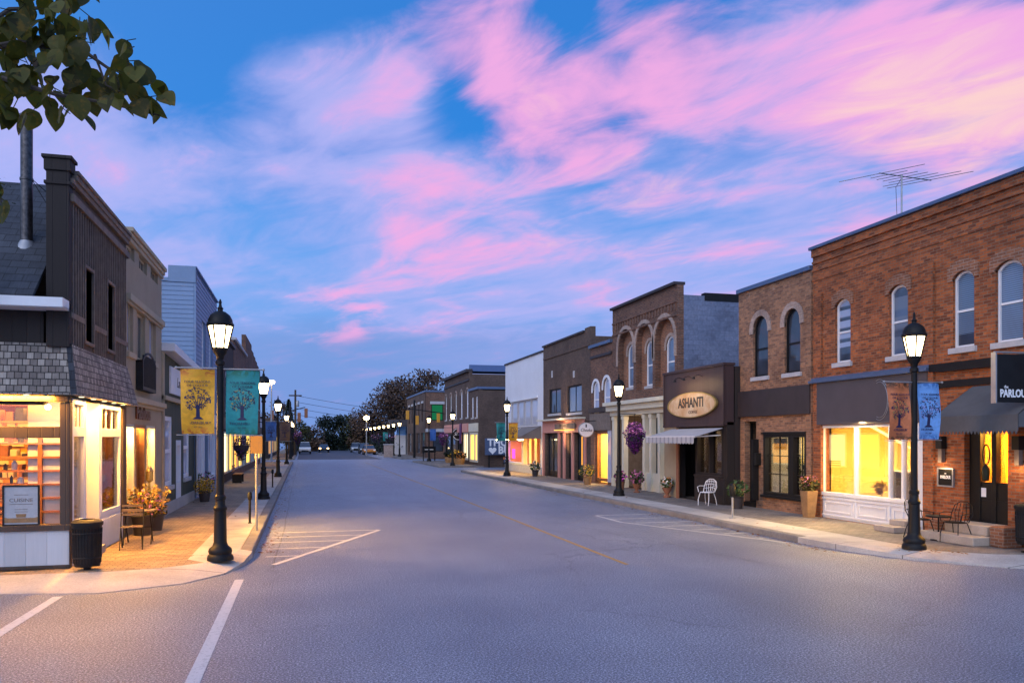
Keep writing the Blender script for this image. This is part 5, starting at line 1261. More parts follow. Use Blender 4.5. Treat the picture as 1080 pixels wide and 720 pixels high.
room(tn, FL, 20.1, yT - .3, .2, shz + .2, 2.2, 'plaster_warm'); area_light('shop_ceiling_light', FL.pt(22, shz + .1, -1.1), 90, 1.4, 3.6, (1, .52, .09))
for k in range(3): area_light('window_strip_light', FL.pt((sh[k][0] + sh[k][1]) / 2, shz - .1, -.3), 190, .2, .6, (1, .53, .12), (0, R(-55), 0))
MB().box(FL, sh[1][0] + .12, sh[1][1] - .12, .25, shz - .12, -.3, -.24).build('door_leaf', 'wood_orange', tn)
lt = thing('shop_lettering', 'dark brown raised shop lettering on the tan stucco wall', 'sign', FL.pt(FL.s(149), 2.95, .02))
text('Fabulous', .46, FL.textmat((FL.s(141.2) + FL.s(158)) / 2, FL.z(149, 436), .03), 'letter_brown', lt, sx=1.12, ext=.02, bold=.012)
# Juliet balcony
bl = MB(); b0, b1 = FL.s(143), FL.s(157.5); zb0, zb1 = FL.z(150, 411), FL.z(150, 372)
bl.prism(FL, arch(b0, b1, zb0, zb1, .25), .14, .17, [arch(b0 + .05, b1 - .05, zb0 + .05, zb1 - .05, .22)])
for k in range(16): s = b0 + .08 + (b1 - b0 - .16) * k / 15; bl.box(FL, s - .017, s + .017, zb0, zb1 - .12, .142, .168)
bl.box(FL, b0, b1, zb0 - .04, zb0, .0, .17)
for s in (b0, b1 - .03): bl.box(FL, s, s + .03, zb0, zb1 - .25, .0, .14); bl.box(FL, s, s + .03, zb1 - .3, zb1 - .26, .0, .14)
bl.build('balcony', 'black_metal', tn)

# ---- green boarded building
yG = 31.8
gb = thing('green_building', 'low dark green boarded building with white windows and a white sign board', 'building', (XL, 28.2, 0))
gw = []
for x0, x1, yt, yb in ((174, 181.5, 439, 512), (193.5, 199.5, 440, 503)): s0, s1 = FL.s(x0), FL.s(x1); sm = (x0 + x1) / 2; gw.append((s0, s1, FL.z(sm, yb), FL.z(sm, yt)))
gd0, gd1 = FL.s(185.5), FL.s(190.2); gdz = FL.z(188, 464)
gtop = [(yT + .01, 0), (yG - .01, 0), (yG - .01, 4.72), (yT + .3, 4.95), (yT + .01, 4.95)]
shell(gb, FL, yT + .01, yG - .01, 4.9, [rect(*a) for a in gw] + [rect(gd0, gd1, .16, gdz)], 'boards_green', depth=12, roof_z=4.4, top=gtop)
for a in gw: window(gb, FL, *a, fw=.13, depth=.08, pane='pane_white')
m = MB(); m.prism(FL, rect(gd0, gd1, .16, gdz), -.14, .02, [rect(gd0 + .12, gd1 - .12, 1.0, gdz - .16)]); f_ = m.build('door', 'painted_white', gb); MB().box(FL, gd0 + .1, gd1 - .1, .9, gdz - .1, -.11, -.1).build('pane', 'pane_white', f_)
m = MB(); m.hexa([FL.pt(yT + .0, 4.952, .35), FL.pt(yG, 4.73, .35), FL.pt(yG, 4.95, .35), FL.pt(yT, 5.18, .35), FL.pt(yT, 4.952, -.3), FL.pt(yG, 4.73, -.3), FL.pt(yG, 4.95, -.3), FL.pt(yT, 5.18, -.3)]); m.build('eave_fascia', 'painted_white', gb)
m = MB(); m.box(FL, yT + .02, yG - .02, 3.55, 3.67, -.02, .12); m.box(FL, yT + .02, yT + .2, .15, 4.93, .0, .05); m.build('trim', 'stucco_trim', gb)
MB().box(FL, yT + .1, yG - .1, .152, .5, .0, .03).build('plinth', 'concrete', gb)
wsn = thing('fascia_sign', 'white sign board with dark script across the green boarded front', 'sign', FL.pt(27.6, 4.2, .05))
sa, sb_ = FL.s(178), 30.6
MB().box(FL, sa, sb_, 3.80, 4.62, .01, .06).build('panel', 'painted_white', wsn)
text('Lavender', .46, FL.textmat((sa + sb_) / 2, 4.19, .063), 'letter_dark', wsn, sx=1.3, shear=.25); text('& co', .16, FL.textmat((sa + sb_) / 2, 3.92, .063), 'letter_dark', wsn, sx=1.4)
dp = FL.s(203)
MB().tube([FL.pt(yG - .1, 4.6, .1), FL.pt(yG - .1, .4, .1), FL.pt(yG - .1, .2, .35)], .05, 8).build('downpipe', 'galvanised', gb)

# ---- tall blue-grey clapboard building
yB = FL.s(228.5)
bb = thing('clapboard_building', 'tall blue-grey clapboard building with a stepped parapet above the green one', 'building', (XL, 35.5, 0))
SB = Fr('S', yG + .02)
Ht, Hs = 8.8, 8.35
def lap(fr, a0, a1, z0, z1, ex=.16, holes=()):
    m = MB(); z = z0
    while z < z1 - .01:
        zt_ = min(z + ex, z1)
        segs = [(a0, a1)]
        for h in holes:
            if h[2] < z + ex * .5 < h[3]: segs = [s for a, b in segs for s in ((a, min(b, h[0])), (max(a, h[1]), b)) if s[1] - s[0] > .01]
        for a, b in segs: m.add([fr.pt(a, z, .028), fr.pt(b, z, .028), fr.pt(b, zt_, .006), fr.pt(a, zt_, .006), fr.pt(a, z, .006), fr.pt(b, z, .006)], [(0, 1, 2, 3), (4, 5, 1, 0)])
        z = zt_
    return m
bw_ = [(yG + 2.2, yG + 3.4, 5.2, 7.2), (yG + 4.8, yG + 6.0, 5.2, 7.2)]
bs_ = [(yG + .8, yG + 3.1, .7, 2.9), (yG + 4.6, yG + 7.2, .7, 2.9)]
shell(bb, FL, yG + .02, yB - .01, Ht, [rect(*a) for a in bw_] + [rect(*a) for a in bs_] + [rect(yG + 3.4, yG + 4.3, .16, 2.7)], 'siding_blue', depth=13, roof_z=8.2)
lap(FL, yG + .05, yB - .02, 3.6, Ht - .05, .17, bw_).build('clapboard', 'siding_blue', bb, fix=False)
lap(SB, XL - 13, XL - .02, 3.0, Hs - .1, .17).build('clapboard', 'siding_blue', bb, fix=False)
m = MB(); m.box(SB, XL - .9, XL + .06, Hs - .1, Ht + .05, -.3, .05); m.box(SB, XL - 13, XL - .9, Hs - .08, Hs + .05, -.3, .06); m.box(FL, yG + .0, yB, Ht, Ht + .06, -.3, .09); m.box(FL, yG + .0, yG + .14, 0.2, Ht, .0, .06); m.build('corner_trim', 'siding_blue', bb)
for a in bw_: window(bb, FL, *a, pane='pane_white', fw=.12)
for a in bs_:
    m = MB(); m.prism(FL, rect(*a), -.15, .02, [rect(a[0] + .12, a[1] - .12, a[2] + .12, a[3] - .12)]); f_ = m.build('shop_window', 'painted_white', bb); MB().box(FL, a[0] + .1, a[1] - .1, a[2] + .1, a[3] - .1, -.1, -.09).build('pane', 'pane_white', f_)
MB().box(FL, yG + .1, yB - .1, 2.95, 3.5, .0, .08).build('fascia', 'painted_white', bb)
MB().box(FL, yG + 3.4, yG + 4.3, .16, 2.7, -.15, -.1).build('door', 'wood_orange', bb)

# ---- the rest of the row, further up the street
def row_building(name, label, y0, y1, h, mat, shops, trim='dark_board', step=False, glow=('lit_yellow',), upper=True, side=None):
    b = thing(name, label, 'building', (XL, (y0 + y1) / 2, 0))
    n = max(2, int((y1 - y0) / 2.4)); ups = []
    if upper and h > 5: ups = [(y0 + (y1 - y0) * (k + .5) / n - .45, y0 + (y1 - y0) * (k + .5) / n + .45, h * .52, h * .52 + 1.9, .2) for k in range(n)]
    hs = [(y0 + (y1 - y0) * (k + .1) / shops, y0 + (y1 - y0) * (k + .9) / shops, .6, 2.8) for k in range(shops)]
    top = None
    if step:
        top = [(y0, 0), (y1, 0)]; k_ = 5; e = y0 + (y1 - y0) * .34      # a tall chimney-like end, then steps down along the street
        for i in range(k_): top += [(y1 - (y1 - e) * i / k_, h - 1.0 + .16 * i), (y1 - (y1 - e) * (i + 1) / k_, h - 1.0 + .16 * i)]
        top += [(e, h), (y0, h)]
    shell(b, FL, y0 + .01, y1 - .01, h, [shape(*a) for a in ups] + [rect(*a) for a in hs], mat, depth=12, roof_z=h - (2.0 if step else .5), top=top, side=side)
    for a in ups: window(b, FL, *a, fw=.09, pane='pane_dark', hood='stone', hood_w=.12)
    for i, a in enumerate(hs):
        f_ = MB().prism(FL, rect(*a), -.15, .02, [rect(a[0] + .1, a[1] - .1, a[2] + .1, a[3] - .1)]).build('shop_window', 'cream', b); MB().box(FL, a[0] + .08, a[1] - .08, a[2] + .08, a[3] - .08, -.1, -.09).build('pane', glow[i % len(glow)], f_)
    if not step: MB().box(FL, y0, y1, h + .002, h + .16, -.3, .14).build('cornice', trim, b)
    MB().box(FL, y0 + .1, y1 - .1, 2.9, 3.5, .0, .1).build('fascia', trim, b)
    return b
y_a, y_b, y_c, y_d = yB, FL.s(246), FL.s(259), FL.s(274.5)
row_building('dark_building', 'dark boarded two-storey building beyond the blue clapboard one', y_a + .1, y_b, 7.6, 'boards_dark', 3, glow=('lit_yellow', 'lit_white', 'lit_yellow'))
row_building('brick_building', 'brown brick building with a pale sloping coping before the stepped gable', y_b + .1, y_c, 8.2, 'brick_brown', 3, trim='stone', glow=('lit_orange', 'lit_yellow', 'pane_white'))
row_building('brick_building', 'brown brick building with a stepped gable parapet', y_c + .1, y_d, 9.8, 'brick_brown', 4, step=True, glow=('lit_yellow', 'pane_white', 'lit_orange'))
row_building('far_shop', 'low pale shop at the end of the row before the side street', y_d + .2, 84, 4.4, 'painted_white_wall', 2, upper=False, glow=('lit_white', 'lit_orange'))
row_building('far_shop', 'low shop with orange lit windows beyond the side street', 97, 112, 4.4, 'boards_dark', 4, upper=False, glow=('lit_orange', 'lit_yellow', 'pane_dark'))
row_building('far_house', 'far brown brick building beyond the traffic signals', 113, 130, 5.6, 'brick_dark', 4, glow=('pane_dark', 'lit_yellow'))
def near_wall(p, xmax):                        # stand it clear of the house wall, on the same sight line
    return p if p.x <= xmax else Vector((xmax, p.y * xmax / p.x, p.z))
# =================================================================== STREET LAMPS, BANNERS, BASKETS
def make_lamp():
    r = thing('street_lamp', 'black street lamp', 'street lamp', (0, 0, 0), 'black lantern street lamps')
    MB().lathe([(.235, 0), (.235, .05), (.225, .09), (.20, .12), (.215, .17), (.20, .22), (.14, .27), (.118, .34), (.106, .92), (.122, .94), (.122, .98), (.09, 1.02), (.084, 1.12), (.10, 1.13), (.10, 1.19), (.072, 1.22)], n=20).build('base', 'black_paint', r)
    MB().lathe([(.07, 1.2), (.058, 3.62), (.085, 3.64), (.085, 3.70), (.06, 3.73), (.075, 3.80), (.12, 3.86), (.125, 3.90)], n=16).build('pole', 'black_paint', r)
    m = MB(); m.lathe([(.13, 3.90), (.145, 3.92), (.145, 3.95)], n=16)
    z0, z1, r0, r1 = 3.95, 4.36, .135, .225
    for k in range(6):
        a = k * math.pi / 3; m.tube([(r0 * math.cos(a), r0 * math.sin(a), z0), (r1 * math.cos(a), r1 * math.sin(a), z1)], .017, 5)
    m.lathe([(.235, 4.35), (.245, 4.37), (.245, 4.40), (.225, 4.42), (.215, 4.48), (.175, 4.56), (.10, 4.62), (.05, 4.635), (.045, 4.67), (.06, 4.685), (.03, 4.72), (.022, 4.78), (.03, 4.80), (.01, 4.86)], n=18)
    ln = m.build('lantern', 'black_paint', r)
    MB().lathe([(r0 - .012, z0 + .005), (r1 - .014, z1)], n=6).build('lamp_glass', 'lamp_glow', ln, sharp=20)
    return r
lamp0 = make_lamp()
RIGHT = [(12.15, 13.75), (12.15, 29.6), (12.05, 47.2), (12.3, 66.9), (12.4, 80.8), (12.1, 104), (12.1, 111), (12.1, 118), (12.1, 125), (12.1, 133), (12.1, 141), (12.1, 150), (12.1, 160), (12.1, 171), (12.1, 184)]
LEFT = [(-1.5, 15.75), (-1.45, 31.4), (-1.47, 49.7), (-1.47, 75.0), (-1.5, 97), (-1.5, 106), (-1.5, 116), (-1.5, 131), (-1.5, 148)]
LABR = ['black street lamp with rust and sky-blue banners in front of the white shop', 'black street lamp with one big purple flower basket before the arched brick building', 'black street lamp with teal and yellow banners before the white building', 'black street lamp by the parking gap with a flower basket on its arm', 'black street lamp with a single blue banner at the far corner of the first block']
LABL = ['near black street lamp with yellow and teal banners beside the corner shop pavement', 'second black street lamp from the corner shop, behind the yellow post sign', 'third black street lamp from the corner shop, with blue and brown banners', 'fourth black street lamp from the corner shop, with a pink-topped flower basket']
ordn = ['first', 'second', 'third', 'fourth', 'fifth', 'sixth', 'seventh', 'eighth', 'ninth', 'tenth', 'eleventh']
first = True
def put_lamp(x, y, lab):
    global first
    if first: lamp0.location = (x, y, .15); lamp0['label'] = lab; first = False; return lamp0
    return copy_tree(lamp0, (x, y, .15), rnd.uniform(0, .3), lab)
for i, (x, y) in enumerate(RIGHT): put_lamp(x, y, LABR[i] if i < 5 else ordn[i - 5] + ' black street lamp past the side street along the trees opposite the white pickup')
for i, (x, y) in enumerate(LEFT): put_lamp(x, y, LABL[i] if i < 4 else ordn[i - 4] + ' black street lamp past the side street on the pickup side of the road')

def banner_mat(name, col, edge):
    m, t, b, o = new_mat(name); pos = t.add('ShaderNodeTexCoord').outputs['Generated']; x, y, z = t.sep(pos)
    n = t.noise(t.add('ShaderNodeNewGeometry').outputs['Position'], 9, 4, .6, 1.0)
    e = t.m('MAXIMUM', t.step(z, .82, .98), t.step(z, .16, .02))
    f = t.m('MULTIPLY', e, t.step(n, .42, .55))
    t.put(b.inputs['Base Color'], t.mix(f, t.mix(t.step(n, .3, .7), tuple(c * .85 for c in col), tuple(c * 1.15 for c in col)), edge)); b.inputs['Roughness'].default_value = .6
    t.put(b.inputs['Subsurface Weight'], 0.0)
for n_, c_, e_ in (('banner_yellow', (.80, .37, .012), (.50, .13, .01)), ('banner_teal', (.016, .25, .25), (.01, .14, .09)), ('banner_rust', (.56, .165, .06), (.10, .04, .015)), ('banner_blue', (.16, .36, .74), (.05, .16, .42)), ('banner_navy', (.03, .12, .42), (.02, .07, .25)), ('banner_brown', (.12, .07, .05), (.08, .04, .03))): banner_mat(n_, c_, e_)
plain('banner_ink', (.014, .012, .06), .6, .2, 9); plain('ink_gold', (.30, .26, .08), .6, .2, 9); plain('ink_violet', (.33, .30, .58), .6, .2, 9)
def make_banner(x, y, side, mat, label, w_=.62, top=3.47, h=1.30, detail=True, ink2=None):
    """cloth banner hung from an arm of the lamp post, facing down the street; side -1 hangs it toward -X"""
    r = thing('street_banner', label, 'banner', (x, y, .15), 'banners on the lamp posts')
    def P(a, z, d=0.0):                                    # a 0..1 across, slight sway toward the viewer
        sway = .03 * math.sin(a * 5 + z * 2.3) + .025 * math.sin(z * 4)
        return Vector((x + side * (.10 + a * w_ * (1 - .06 * (top - z) / h)), y + sway - d, .15 + z))
    m = MB(); nx, nz = 8, 14
    for f_, dd in ((0, .0), (1, .008)):
        o = len(m.v)
        for i in range(nz + 1):
            for j in range(nx + 1): m.v.append(P(j / nx, top - h * i / nz, dd))
        for i in range(nz):
            for j in range(nx): m.f.append((o + i * (nx + 1) + j, o + i * (nx + 1) + j + 1, o + (i + 1) * (nx + 1) + j + 1, o + (i + 1) * (nx + 1) + j)); m.sm.append(True)
    m.build('cloth', mat, r)
    m = MB()
    for z in (top + .02, top - h - .02): m.tube([(x + side * .05, y, .15 + z), (x + side * (.16 + w_), y, .15 + z)], .014 if z > top else .009, 6)
    m.ball((x + side * (.17 + w_), y, .17 + top), .026, 8, 5); m.build('arm', 'galvanised' if detail else 'black_metal', r)
    if not detail: return r
    # emblem: a round leafy tree
    cx, cz = .5, top - h * .50
    m = MB(); q = lambda dx, dz: P(cx + dx / w_ * side, cz + dz, .014)
    def poly(pts, mm): mm.add([q(*p) for p in pts], [tuple(range(len(pts)))])
    poly([(-.035, -.30), (.035, -.30), (.03, -.14), (-.03, -.14)], m); poly([(-.10, -.33), (.10, -.33), (.05, -.29), (-.05, -.29)], m)
    for k in range(9):
        a = R(12 + 156 * k / 8); L = .17 + .05 * (k % 2)
        poly([(-.010, -.15), (.010, -.15), (L * math.cos(a) + .003, -.06 + L * math.sin(a)), (L * math.cos(a) - .003, -.06 + L * math.sin(a))], m)
    lf = random.Random(5)
    m2 = MB()
    for k in range(130):
        a = lf.uniform(0, 6.28); rr = .235 * lf.random() ** .5
        if a > 4.3 and a < 5.1 and rr > .12: continue
        px, pz, th, s = rr * math.cos(a), .03 + rr * math.sin(a), lf.uniform(0, 3.14), lf.uniform(.018, .03)
        c_, s_ = math.cos(th), math.sin(th)
        poly([(px - s * c_, pz - s * s_), (px + s * .4 * s_, pz - s * .4 * c_), (px + s * c_, pz + s * s_), (px - s * .4 * s_, pz + s * .4 * c_)], m if (k % 3 or not ink2) else m2)
    e = m.build('tree_emblem', 'banner_ink', r, fix=False)
    if ink2: m2.build('leaf_emblem', ink2, e, fix=False)
    M = Matrix(((1, 0, 0, 0), (0, 0, -1, 0), (0, 1, 0, 0), (0, 0, 0, 1)))
    for s_, sz, zz_, ex in (('FOUR SEASONS', .062, top - .24, 1.05), ('OF COLOUR', .062, top - .31, 1.05), ('THORNBURY', .068, top - h + .20, 1.12), ('EST. 1833', .036, top - h + .125, 1.0)):
        Mx = M.copy(); c = P(.5, zz_, .036); Mx.translation = c; text(s_, sz, Mx, 'banner_ink', r, ext=.002, sx=ex)
    return r
lx, ly = LEFT[0]; make_banner(lx, ly, -1, 'banner_yellow', 'yellow tree emblem banner with orange ends on the near lamp post', .60, 3.55, 1.20, True, None); make_banner(lx, ly, 1, 'banner_teal', 'teal tree emblem banner beside the yellow one on the near lamp post', .60, 3.54, 1.20, True, 'ink_gold')
lx, ly = RIGHT[0]; make_banner(lx, ly, -1, 'banner_rust', 'rust brown tree emblem banner hanging in front of the white shop', .56, 3.40, 1.16, True, 'ink_gold'); make_banner(lx, ly, 1, 'banner_blue', 'sky-blue tree emblem banner beside the grey scalloped awning', .52, 3.41, 1.16, True, 'ink_violet')
lx, ly = RIGHT[2]; make_banner(lx, ly, -1, 'banner_teal', 'small teal banner on the lamp post before the white building', .58, 3.25, 1.1, True); make_banner(lx, ly, 1, 'banner_yellow', 'small yellow banner on the lamp post before the white building', .58, 3.25, 1.1, True)
lx, ly = LEFT[2]; make_banner(lx, ly, -1, 'banner_navy', 'bright blue banner on the third lamp post from the corner shop', .62, 3.30, 1.15, True); make_banner(lx, ly, 1, 'banner_brown', 'brown banner on the third lamp post from the corner shop', .62, 3.30, 1.15, True)
lx, ly = RIGHT[4]; make_banner(lx, ly, 1, 'banner_navy', 'blue banner on the lamp post at the far corner of the first block', .62, 3.3, 1.2, False)
lx, ly = RIGHT[7]; make_banner(lx, ly, -1, 'banner_teal', 'tiny far teal banner on a lamp post beside the orange car', .7, 3.3, 1.3, False)

def flower_basket(x, y, side, label, rad=.48, top=3.1, mats=('petal_violet', 'petal_purple', 'petal_pink'), n=900, off=.68, fine=True):
    r = thing('flower_basket', label, 'flower basket', (x, y, .15), 'hanging flower baskets on the lamp posts')
    c = Vector((x + side * off, y, .15 + top - .78)); lf = random.Random(int(x * 7 + y))
    m = MB(); m.tube([(x + side * .05, y, .15 + top + .14), (x + side * (off + .05), y, .15 + top + .14)], .016, 6); m.tube([(c.x, y, .15 + top + .14), (c.x, y, .15 + top - .3)], .008, 5); m.build('arm', 'black_metal', r)
    MB().lathe([(.12, -.3), (.26, -.1), (.30, .06), (.28, .06)], c, 14).build('pot', 'pot_dark', r)
    ms = [MB(), MB(), MB(), MB()]
    for k in range(n):
        a, b = lf.uniform(0, 6.283), lf.uniform(-1, 1); t = lf.random() ** .35
        sh_ = (1 + .16 * math.sin(3 * a + 1) + .10 * math.sin(7 * a)) * (.80 + .30 * b if b < .3 else 1.0) * (1 + .10 * math.sin(9 * b + 2 * a))
        p = c + Vector((rad * sh_ * t * math.cos(a) * math.sqrt(1 - b * b), rad * sh_ * t * math.sin(a) * math.sqrt(1 - b * b), rad * 1.42 * t * b - .05))
        up = b > .35
        i = 2 if (up and lf.random() < .45) else (1 if lf.random() < .5 else (0 if lf.random() < .7 else 3))
        d = Vector((lf.gauss(0, 1), lf.gauss(0, 1), lf.gauss(0, 1))).normalized(); e = d.orthogonal().normalized(); s = lf.uniform(.022, .045) * (1.4 if not fine else 1.1)
        ms[i].add([p - d * s, p + e * s * .8, p + d * s, p - e * s * .8], [(0, 1, 2, 3)])
    for mm, mt, nm in zip(ms, (mats[0], mats[1], mats[2], 'leaf_dark'), ('blossoms', 'blossoms', 'blossoms', 'foliage')): mm.build(nm, mt, r, fix=False)
    return r
lx, ly = RIGHT[1]; flower_basket(lx, ly, 1, 'huge purple petunia basket hanging beside the cream shop front', .47, 3.12, n=1900)
lx, ly = RIGHT[3]; flower_basket(lx, ly, -1, 'purple and pink flower basket hanging over the parking gap corner', .46, 3.1, n=500, fine=False, off=.85)
lx, ly = LEFT[1]; flower_basket(lx, ly, -1, 'dark trailing flower basket below the teal banner', .36, 2.75, ('leaf_dark', 'petal_violet', 'leaf_rust'), 600, off=.80)
lx, ly = LEFT[3]; flower_basket(lx, ly, 1, 'pink-topped flower basket above the white pickup', .50, 3.2, ('leaf_dark', 'petal_violet', 'petal_pink'), 500, fine=False, off=.95)
for i, sd in ((5, -1), (6, -1), (8, -1), (9, -1)):
    lx, ly = RIGHT[i]; flower_basket(lx, ly, sd, ordn[[5, 6, 8, 9].index(i)] + ' small dark flower basket along the tree-lined far stretch', .6, 3.1, ('leaf_dark', 'petal_violet', 'petal_pink'), 200, fine=False, off=.9)

# =================================================================== PAVEMENT THINGS
def make_bin(loc, label, cat='litter bin', pole=True):
    r = thing('litter_bin', label, cat, loc); x, y, z = loc
    prof = [(.195, .16), (.205, .20), (.213, .24), (.22, .55), (.22, .80), (.23, .82), (.23, .86)]
    MB().lathe(prof, loc, 24).build('body', 'black_metal', r)
    m = MB()
    for k in range(28): a = 2 * math.pi * k / 28; m.tube([(x + .21 * math.cos(a), y + .21 * math.sin(a), z + .22), (x + .228 * math.cos(a), y + .228 * math.sin(a), z + .82)], .010, 4)
    for zz_ in (.30, .72): m.lathe([(.228, zz_), (.236, zz_ + .012), (.228, zz_ + .03)], loc, 24, cap=False)
    m.build('slat', 'black_metal', r)
    MB().lathe([(.245, .86), (.252, .88), (.252, .92), (.21, .955), (.12, .97), (.12, .93)], loc, 24).build('lid', 'black_metal', r)
    if pole: MB().lathe([(.13, 0), (.13, .02), (.06, .04), (.06, .2)], loc, 12).build('foot', 'black_metal', r)
    return r
make_bin((-3.62, 15.2, .05), 'black round litter bin on a short post at the corner shop')
make_bin((13.95, 12.72, .15), 'black litter bin at the parlour steps, cut by the picture edge')

def folding_set(loc, label, kind, rz):
    r = thing('folding_chair' if kind == 'chair' else 'folding_table', label, kind, loc, None)
    c, s_ = math.cos(rz), math.sin(rz); L = Vector(loc)
    def W(x, y, z): return L + Vector((x * c - y * s_, x * s_ + y * c, z))
    if kind == 'chair':
        m = MB()
        for k in range(6): y = -.18 + k * .065; m.hexa([W(-.20, y, .46), W(.20, y, .46), W(.20, y + .045, .46), W(-.20, y + .045, .46), W(-.20, y, .445), W(.20, y, .445), W(.20, y + .045, .445), W(-.20, y + .045, .445)])
        m.build('seat', 'batten_wood', r)
        m = MB()
        for k in range(3): z = .66 + k * .09; yy = .21 + (z - .46) * .12; m.hexa([W(-.20, yy, z), W(.20, yy, z), W(.20, yy + .015, z), W(-.20, yy + .015, z), W(-.20, yy, z + .05), W(.20, yy, z + .05), W(.20, yy + .015, z + .05), W(-.20, yy + .015, z + .05)])
        m.build('backrest', 'batten_wood', r)
        for x in (-.21, .21):
            MB().tube([W(x, -.24, 0), W(x, .20, .5), W(x, .27, .90)], .012, 6).build('leg', 'black_metal', r); MB().tube([W(x * .9, .24, 0), W(x * .9, -.18, .45)], .012, 6).build('leg', 'black_metal', r)
    else:
        m = MB()
        for k in range(7): y = -.30 + k * .087; m.hexa([W(-.32, y, .72), W(.32, y, .72), W(.32, y + .07, .72), W(-.32, y + .07, .72), W(-.32, y, .70), W(.32, y, .70), W(.32, y + .07, .70), W(-.32, y + .07, .70)])
        m.build('table_top', 'batten_wood', r)
        for x in (-.27, .27):
            MB().tube([W(x, -.27, 0), W(x, .24, .70)], .012, 6).build('leg', 'black_metal', r); MB().tube([W(x * .92, .27, 0), W(x * .92, -.24, .70)], .012, 6).build('leg', 'black_metal', r)
        m = MB(); m.tube([W(-.27, 0, .35), W(.27, 0, .35)], .009, 5); m.build('stretcher', 'black_metal', r)
    return r
folding_set((-3.42, 17.85, .15), 'dark slatted folding bistro chair outside the tan building', 'chair', R(8))
folding_set((-3.45, 18.75, .15), 'small square folding bistro table outside the tan building', 'table', R(3))

def wire_chair(loc, label, rz, mat='black_metal', white=False):
    r = thing('garden_chair', label, 'chair', loc, None); L = Vector(loc); c, s_ = math.cos(rz), math.sin(rz)
    W = lambda x, y, z: L + Vector((x * c - y * s_, x * s_ + y * c, z))
    rt = .014 if white else .010
    m = MB(); ring = [W(.22 * math.cos(t), .20 * math.sin(t), .44) for t in [2 * math.pi * k / 20 for k in range(21)]]; m.tube(ring, rt, 6, cap=False)
    for k in range(-3, 4): x = k * .06; y = .20 * math.sqrt(max(0, 1 - (x / .22) ** 2)); m.tube([W(x, -y, .44), W(x, y, .44)], rt * .6, 5)
    if white: m.lathe([(.21, .435), (.20, .448), (.0, .448)], L, 20)
    m.build('seat', mat, r)
    m = MB(); bk = [W(-.22, .12, .44), W(-.25, .22, .62), W(-.20, .26, .80), W(-.08, .28, .88), W(.08, .28, .88), W(.20, .26, .80), W(.25, .22, .62), W(.22, .12, .44)]; m.tube(bk, rt, 6)
    for k in range(-2, 3): x = k * .075; m.tube([W(x * .9, .19, .44), W(x * 1.25, .24, .64), W(x * .9, .275, .85)], rt * .65, 5)
    if white:
        for z in (.56, .68, .78): m.tube([W(-.22, .215 + (z - .56) * .2, z), W(0, .24 + (z - .56) * .2, z + .04), W(.22, .215 + (z - .56) * .2, z)], rt * .65, 5)
    m.build('backrest', mat, r)
    for sx in (-1, 1):
        MB().tube([W(sx * .23, .20, .64), W(sx * .28, .0, .65), W(sx * .27, -.16, .62), W(sx * .22, -.16, .45)], rt, 6).build('armrest', mat, r)
        MB().tube([W(sx * .17, -.14, .44), W(sx * .21, -.2, .2), W(sx * .20, -.22, 0)], rt, 6).build('leg', mat, r); MB().tube([W(sx * .17, .14, .44), W(sx * .21, .22, .2), W(sx * .22, .27, 0)], rt, 6).build('leg', mat, r)
    return r
wc = near_wall(gpt(745.5, 528, .15), 13.35); wire_chair(tuple(wc), 'white ornate metal armchair outside the coffee shop window', R(-62), 'white_metal', True)
wire_chair((13.75, 14.35, .15), 'black wire garden chair by the small black wall sign', R(-80)); wire_chair((13.55, 15.15, .15), 'black wire garden chair beside the white shop steps', R(75))
bt = thing('bistro_table', 'low round black bistro table between two wire chairs', 'table', (13.68, 14.75, .15))
MB().lathe([(.26, .52), (.27, .54), (.26, .555)], (13.68, 14.75, .15), 20).build('table_top', 'black_metal', bt); MB().lathe([(.18, 0), (.16, .03), (.02, .06), (.018, .52)], (13.68, 14.75, .15), 10).build('base', 'black_metal', bt)

def potted(loc, label, cat, pot, prof, petals, rad, n, size, h=.0, flat=.8, name='flower_pot', stems=0, leaf='leaf_green', group=None, bloom=1.0):
    r = thing(name, label, cat, loc, group); L = Vector(loc)
    MB().lathe(prof, loc, 16).build('pot', pot, r)
    top = max(p[1] for p in prof); c = L + Vector((0, 0, top + rad * flat * .55 + h))
    leaf_cluster(MB(), c, rad, n, size * 1.25, flat=flat).build('foliage', leaf, r, fix=False)
    for p in petals: leaf_cluster(MB(), c + Vector((0, 0, rad * .08)), rad * 1.05, int(bloom * n / (2 * len(petals))) + 8, size, flat=flat).build('blossoms', p, r, fix=False)
    if stems:
        m = MB()
        for k in range(stems): a = rnd.uniform(0, 6.28); q = L + Vector((.12 * math.cos(a), .12 * math.sin(a), top)); e = q + Vector((.22 * math.cos(a), .22 * math.sin(a), rnd.uniform(.3, .7))); m.tube([q, (q + e) / 2 + Vector((0, 0, .08)), e], .006, 4); leaf_cluster(m, e, .06, 8, .05)
        m.build('grasses', 'grass_gold', r, fix=False)
    return r
urn = [(.13, 0), (.14, .05), (.06, .09), (.07, .14), (.17, .30), (.20, .38), (.18, .38)]
tub = [(.16, 0), (.21, .36), (.23, .38), (.21, .39)]
potted((-3.66, 20.35, .15), 'tall pink and gold autumn planter between the tan building door and the bistro set', 'planter', 'pot_dark', [(.19, 0), (.25, .42), (.27, .45), (.24, .46)], ('petal_pink', 'petal_orange', 'petal_yellow'), .42, 150, .055, .05, .8, stems=24, leaf='leaf_olive', bloom=1.6)
potted((-3.55, 21.3, .15), 'smaller golden autumn planter at the end of the tan building', 'planter', 'pot_dark', tub, ('petal_orange', 'petal_yellow'), .30, 110, .05, 0, .8, stems=12, leaf='leaf_olive', bloom=1.5)
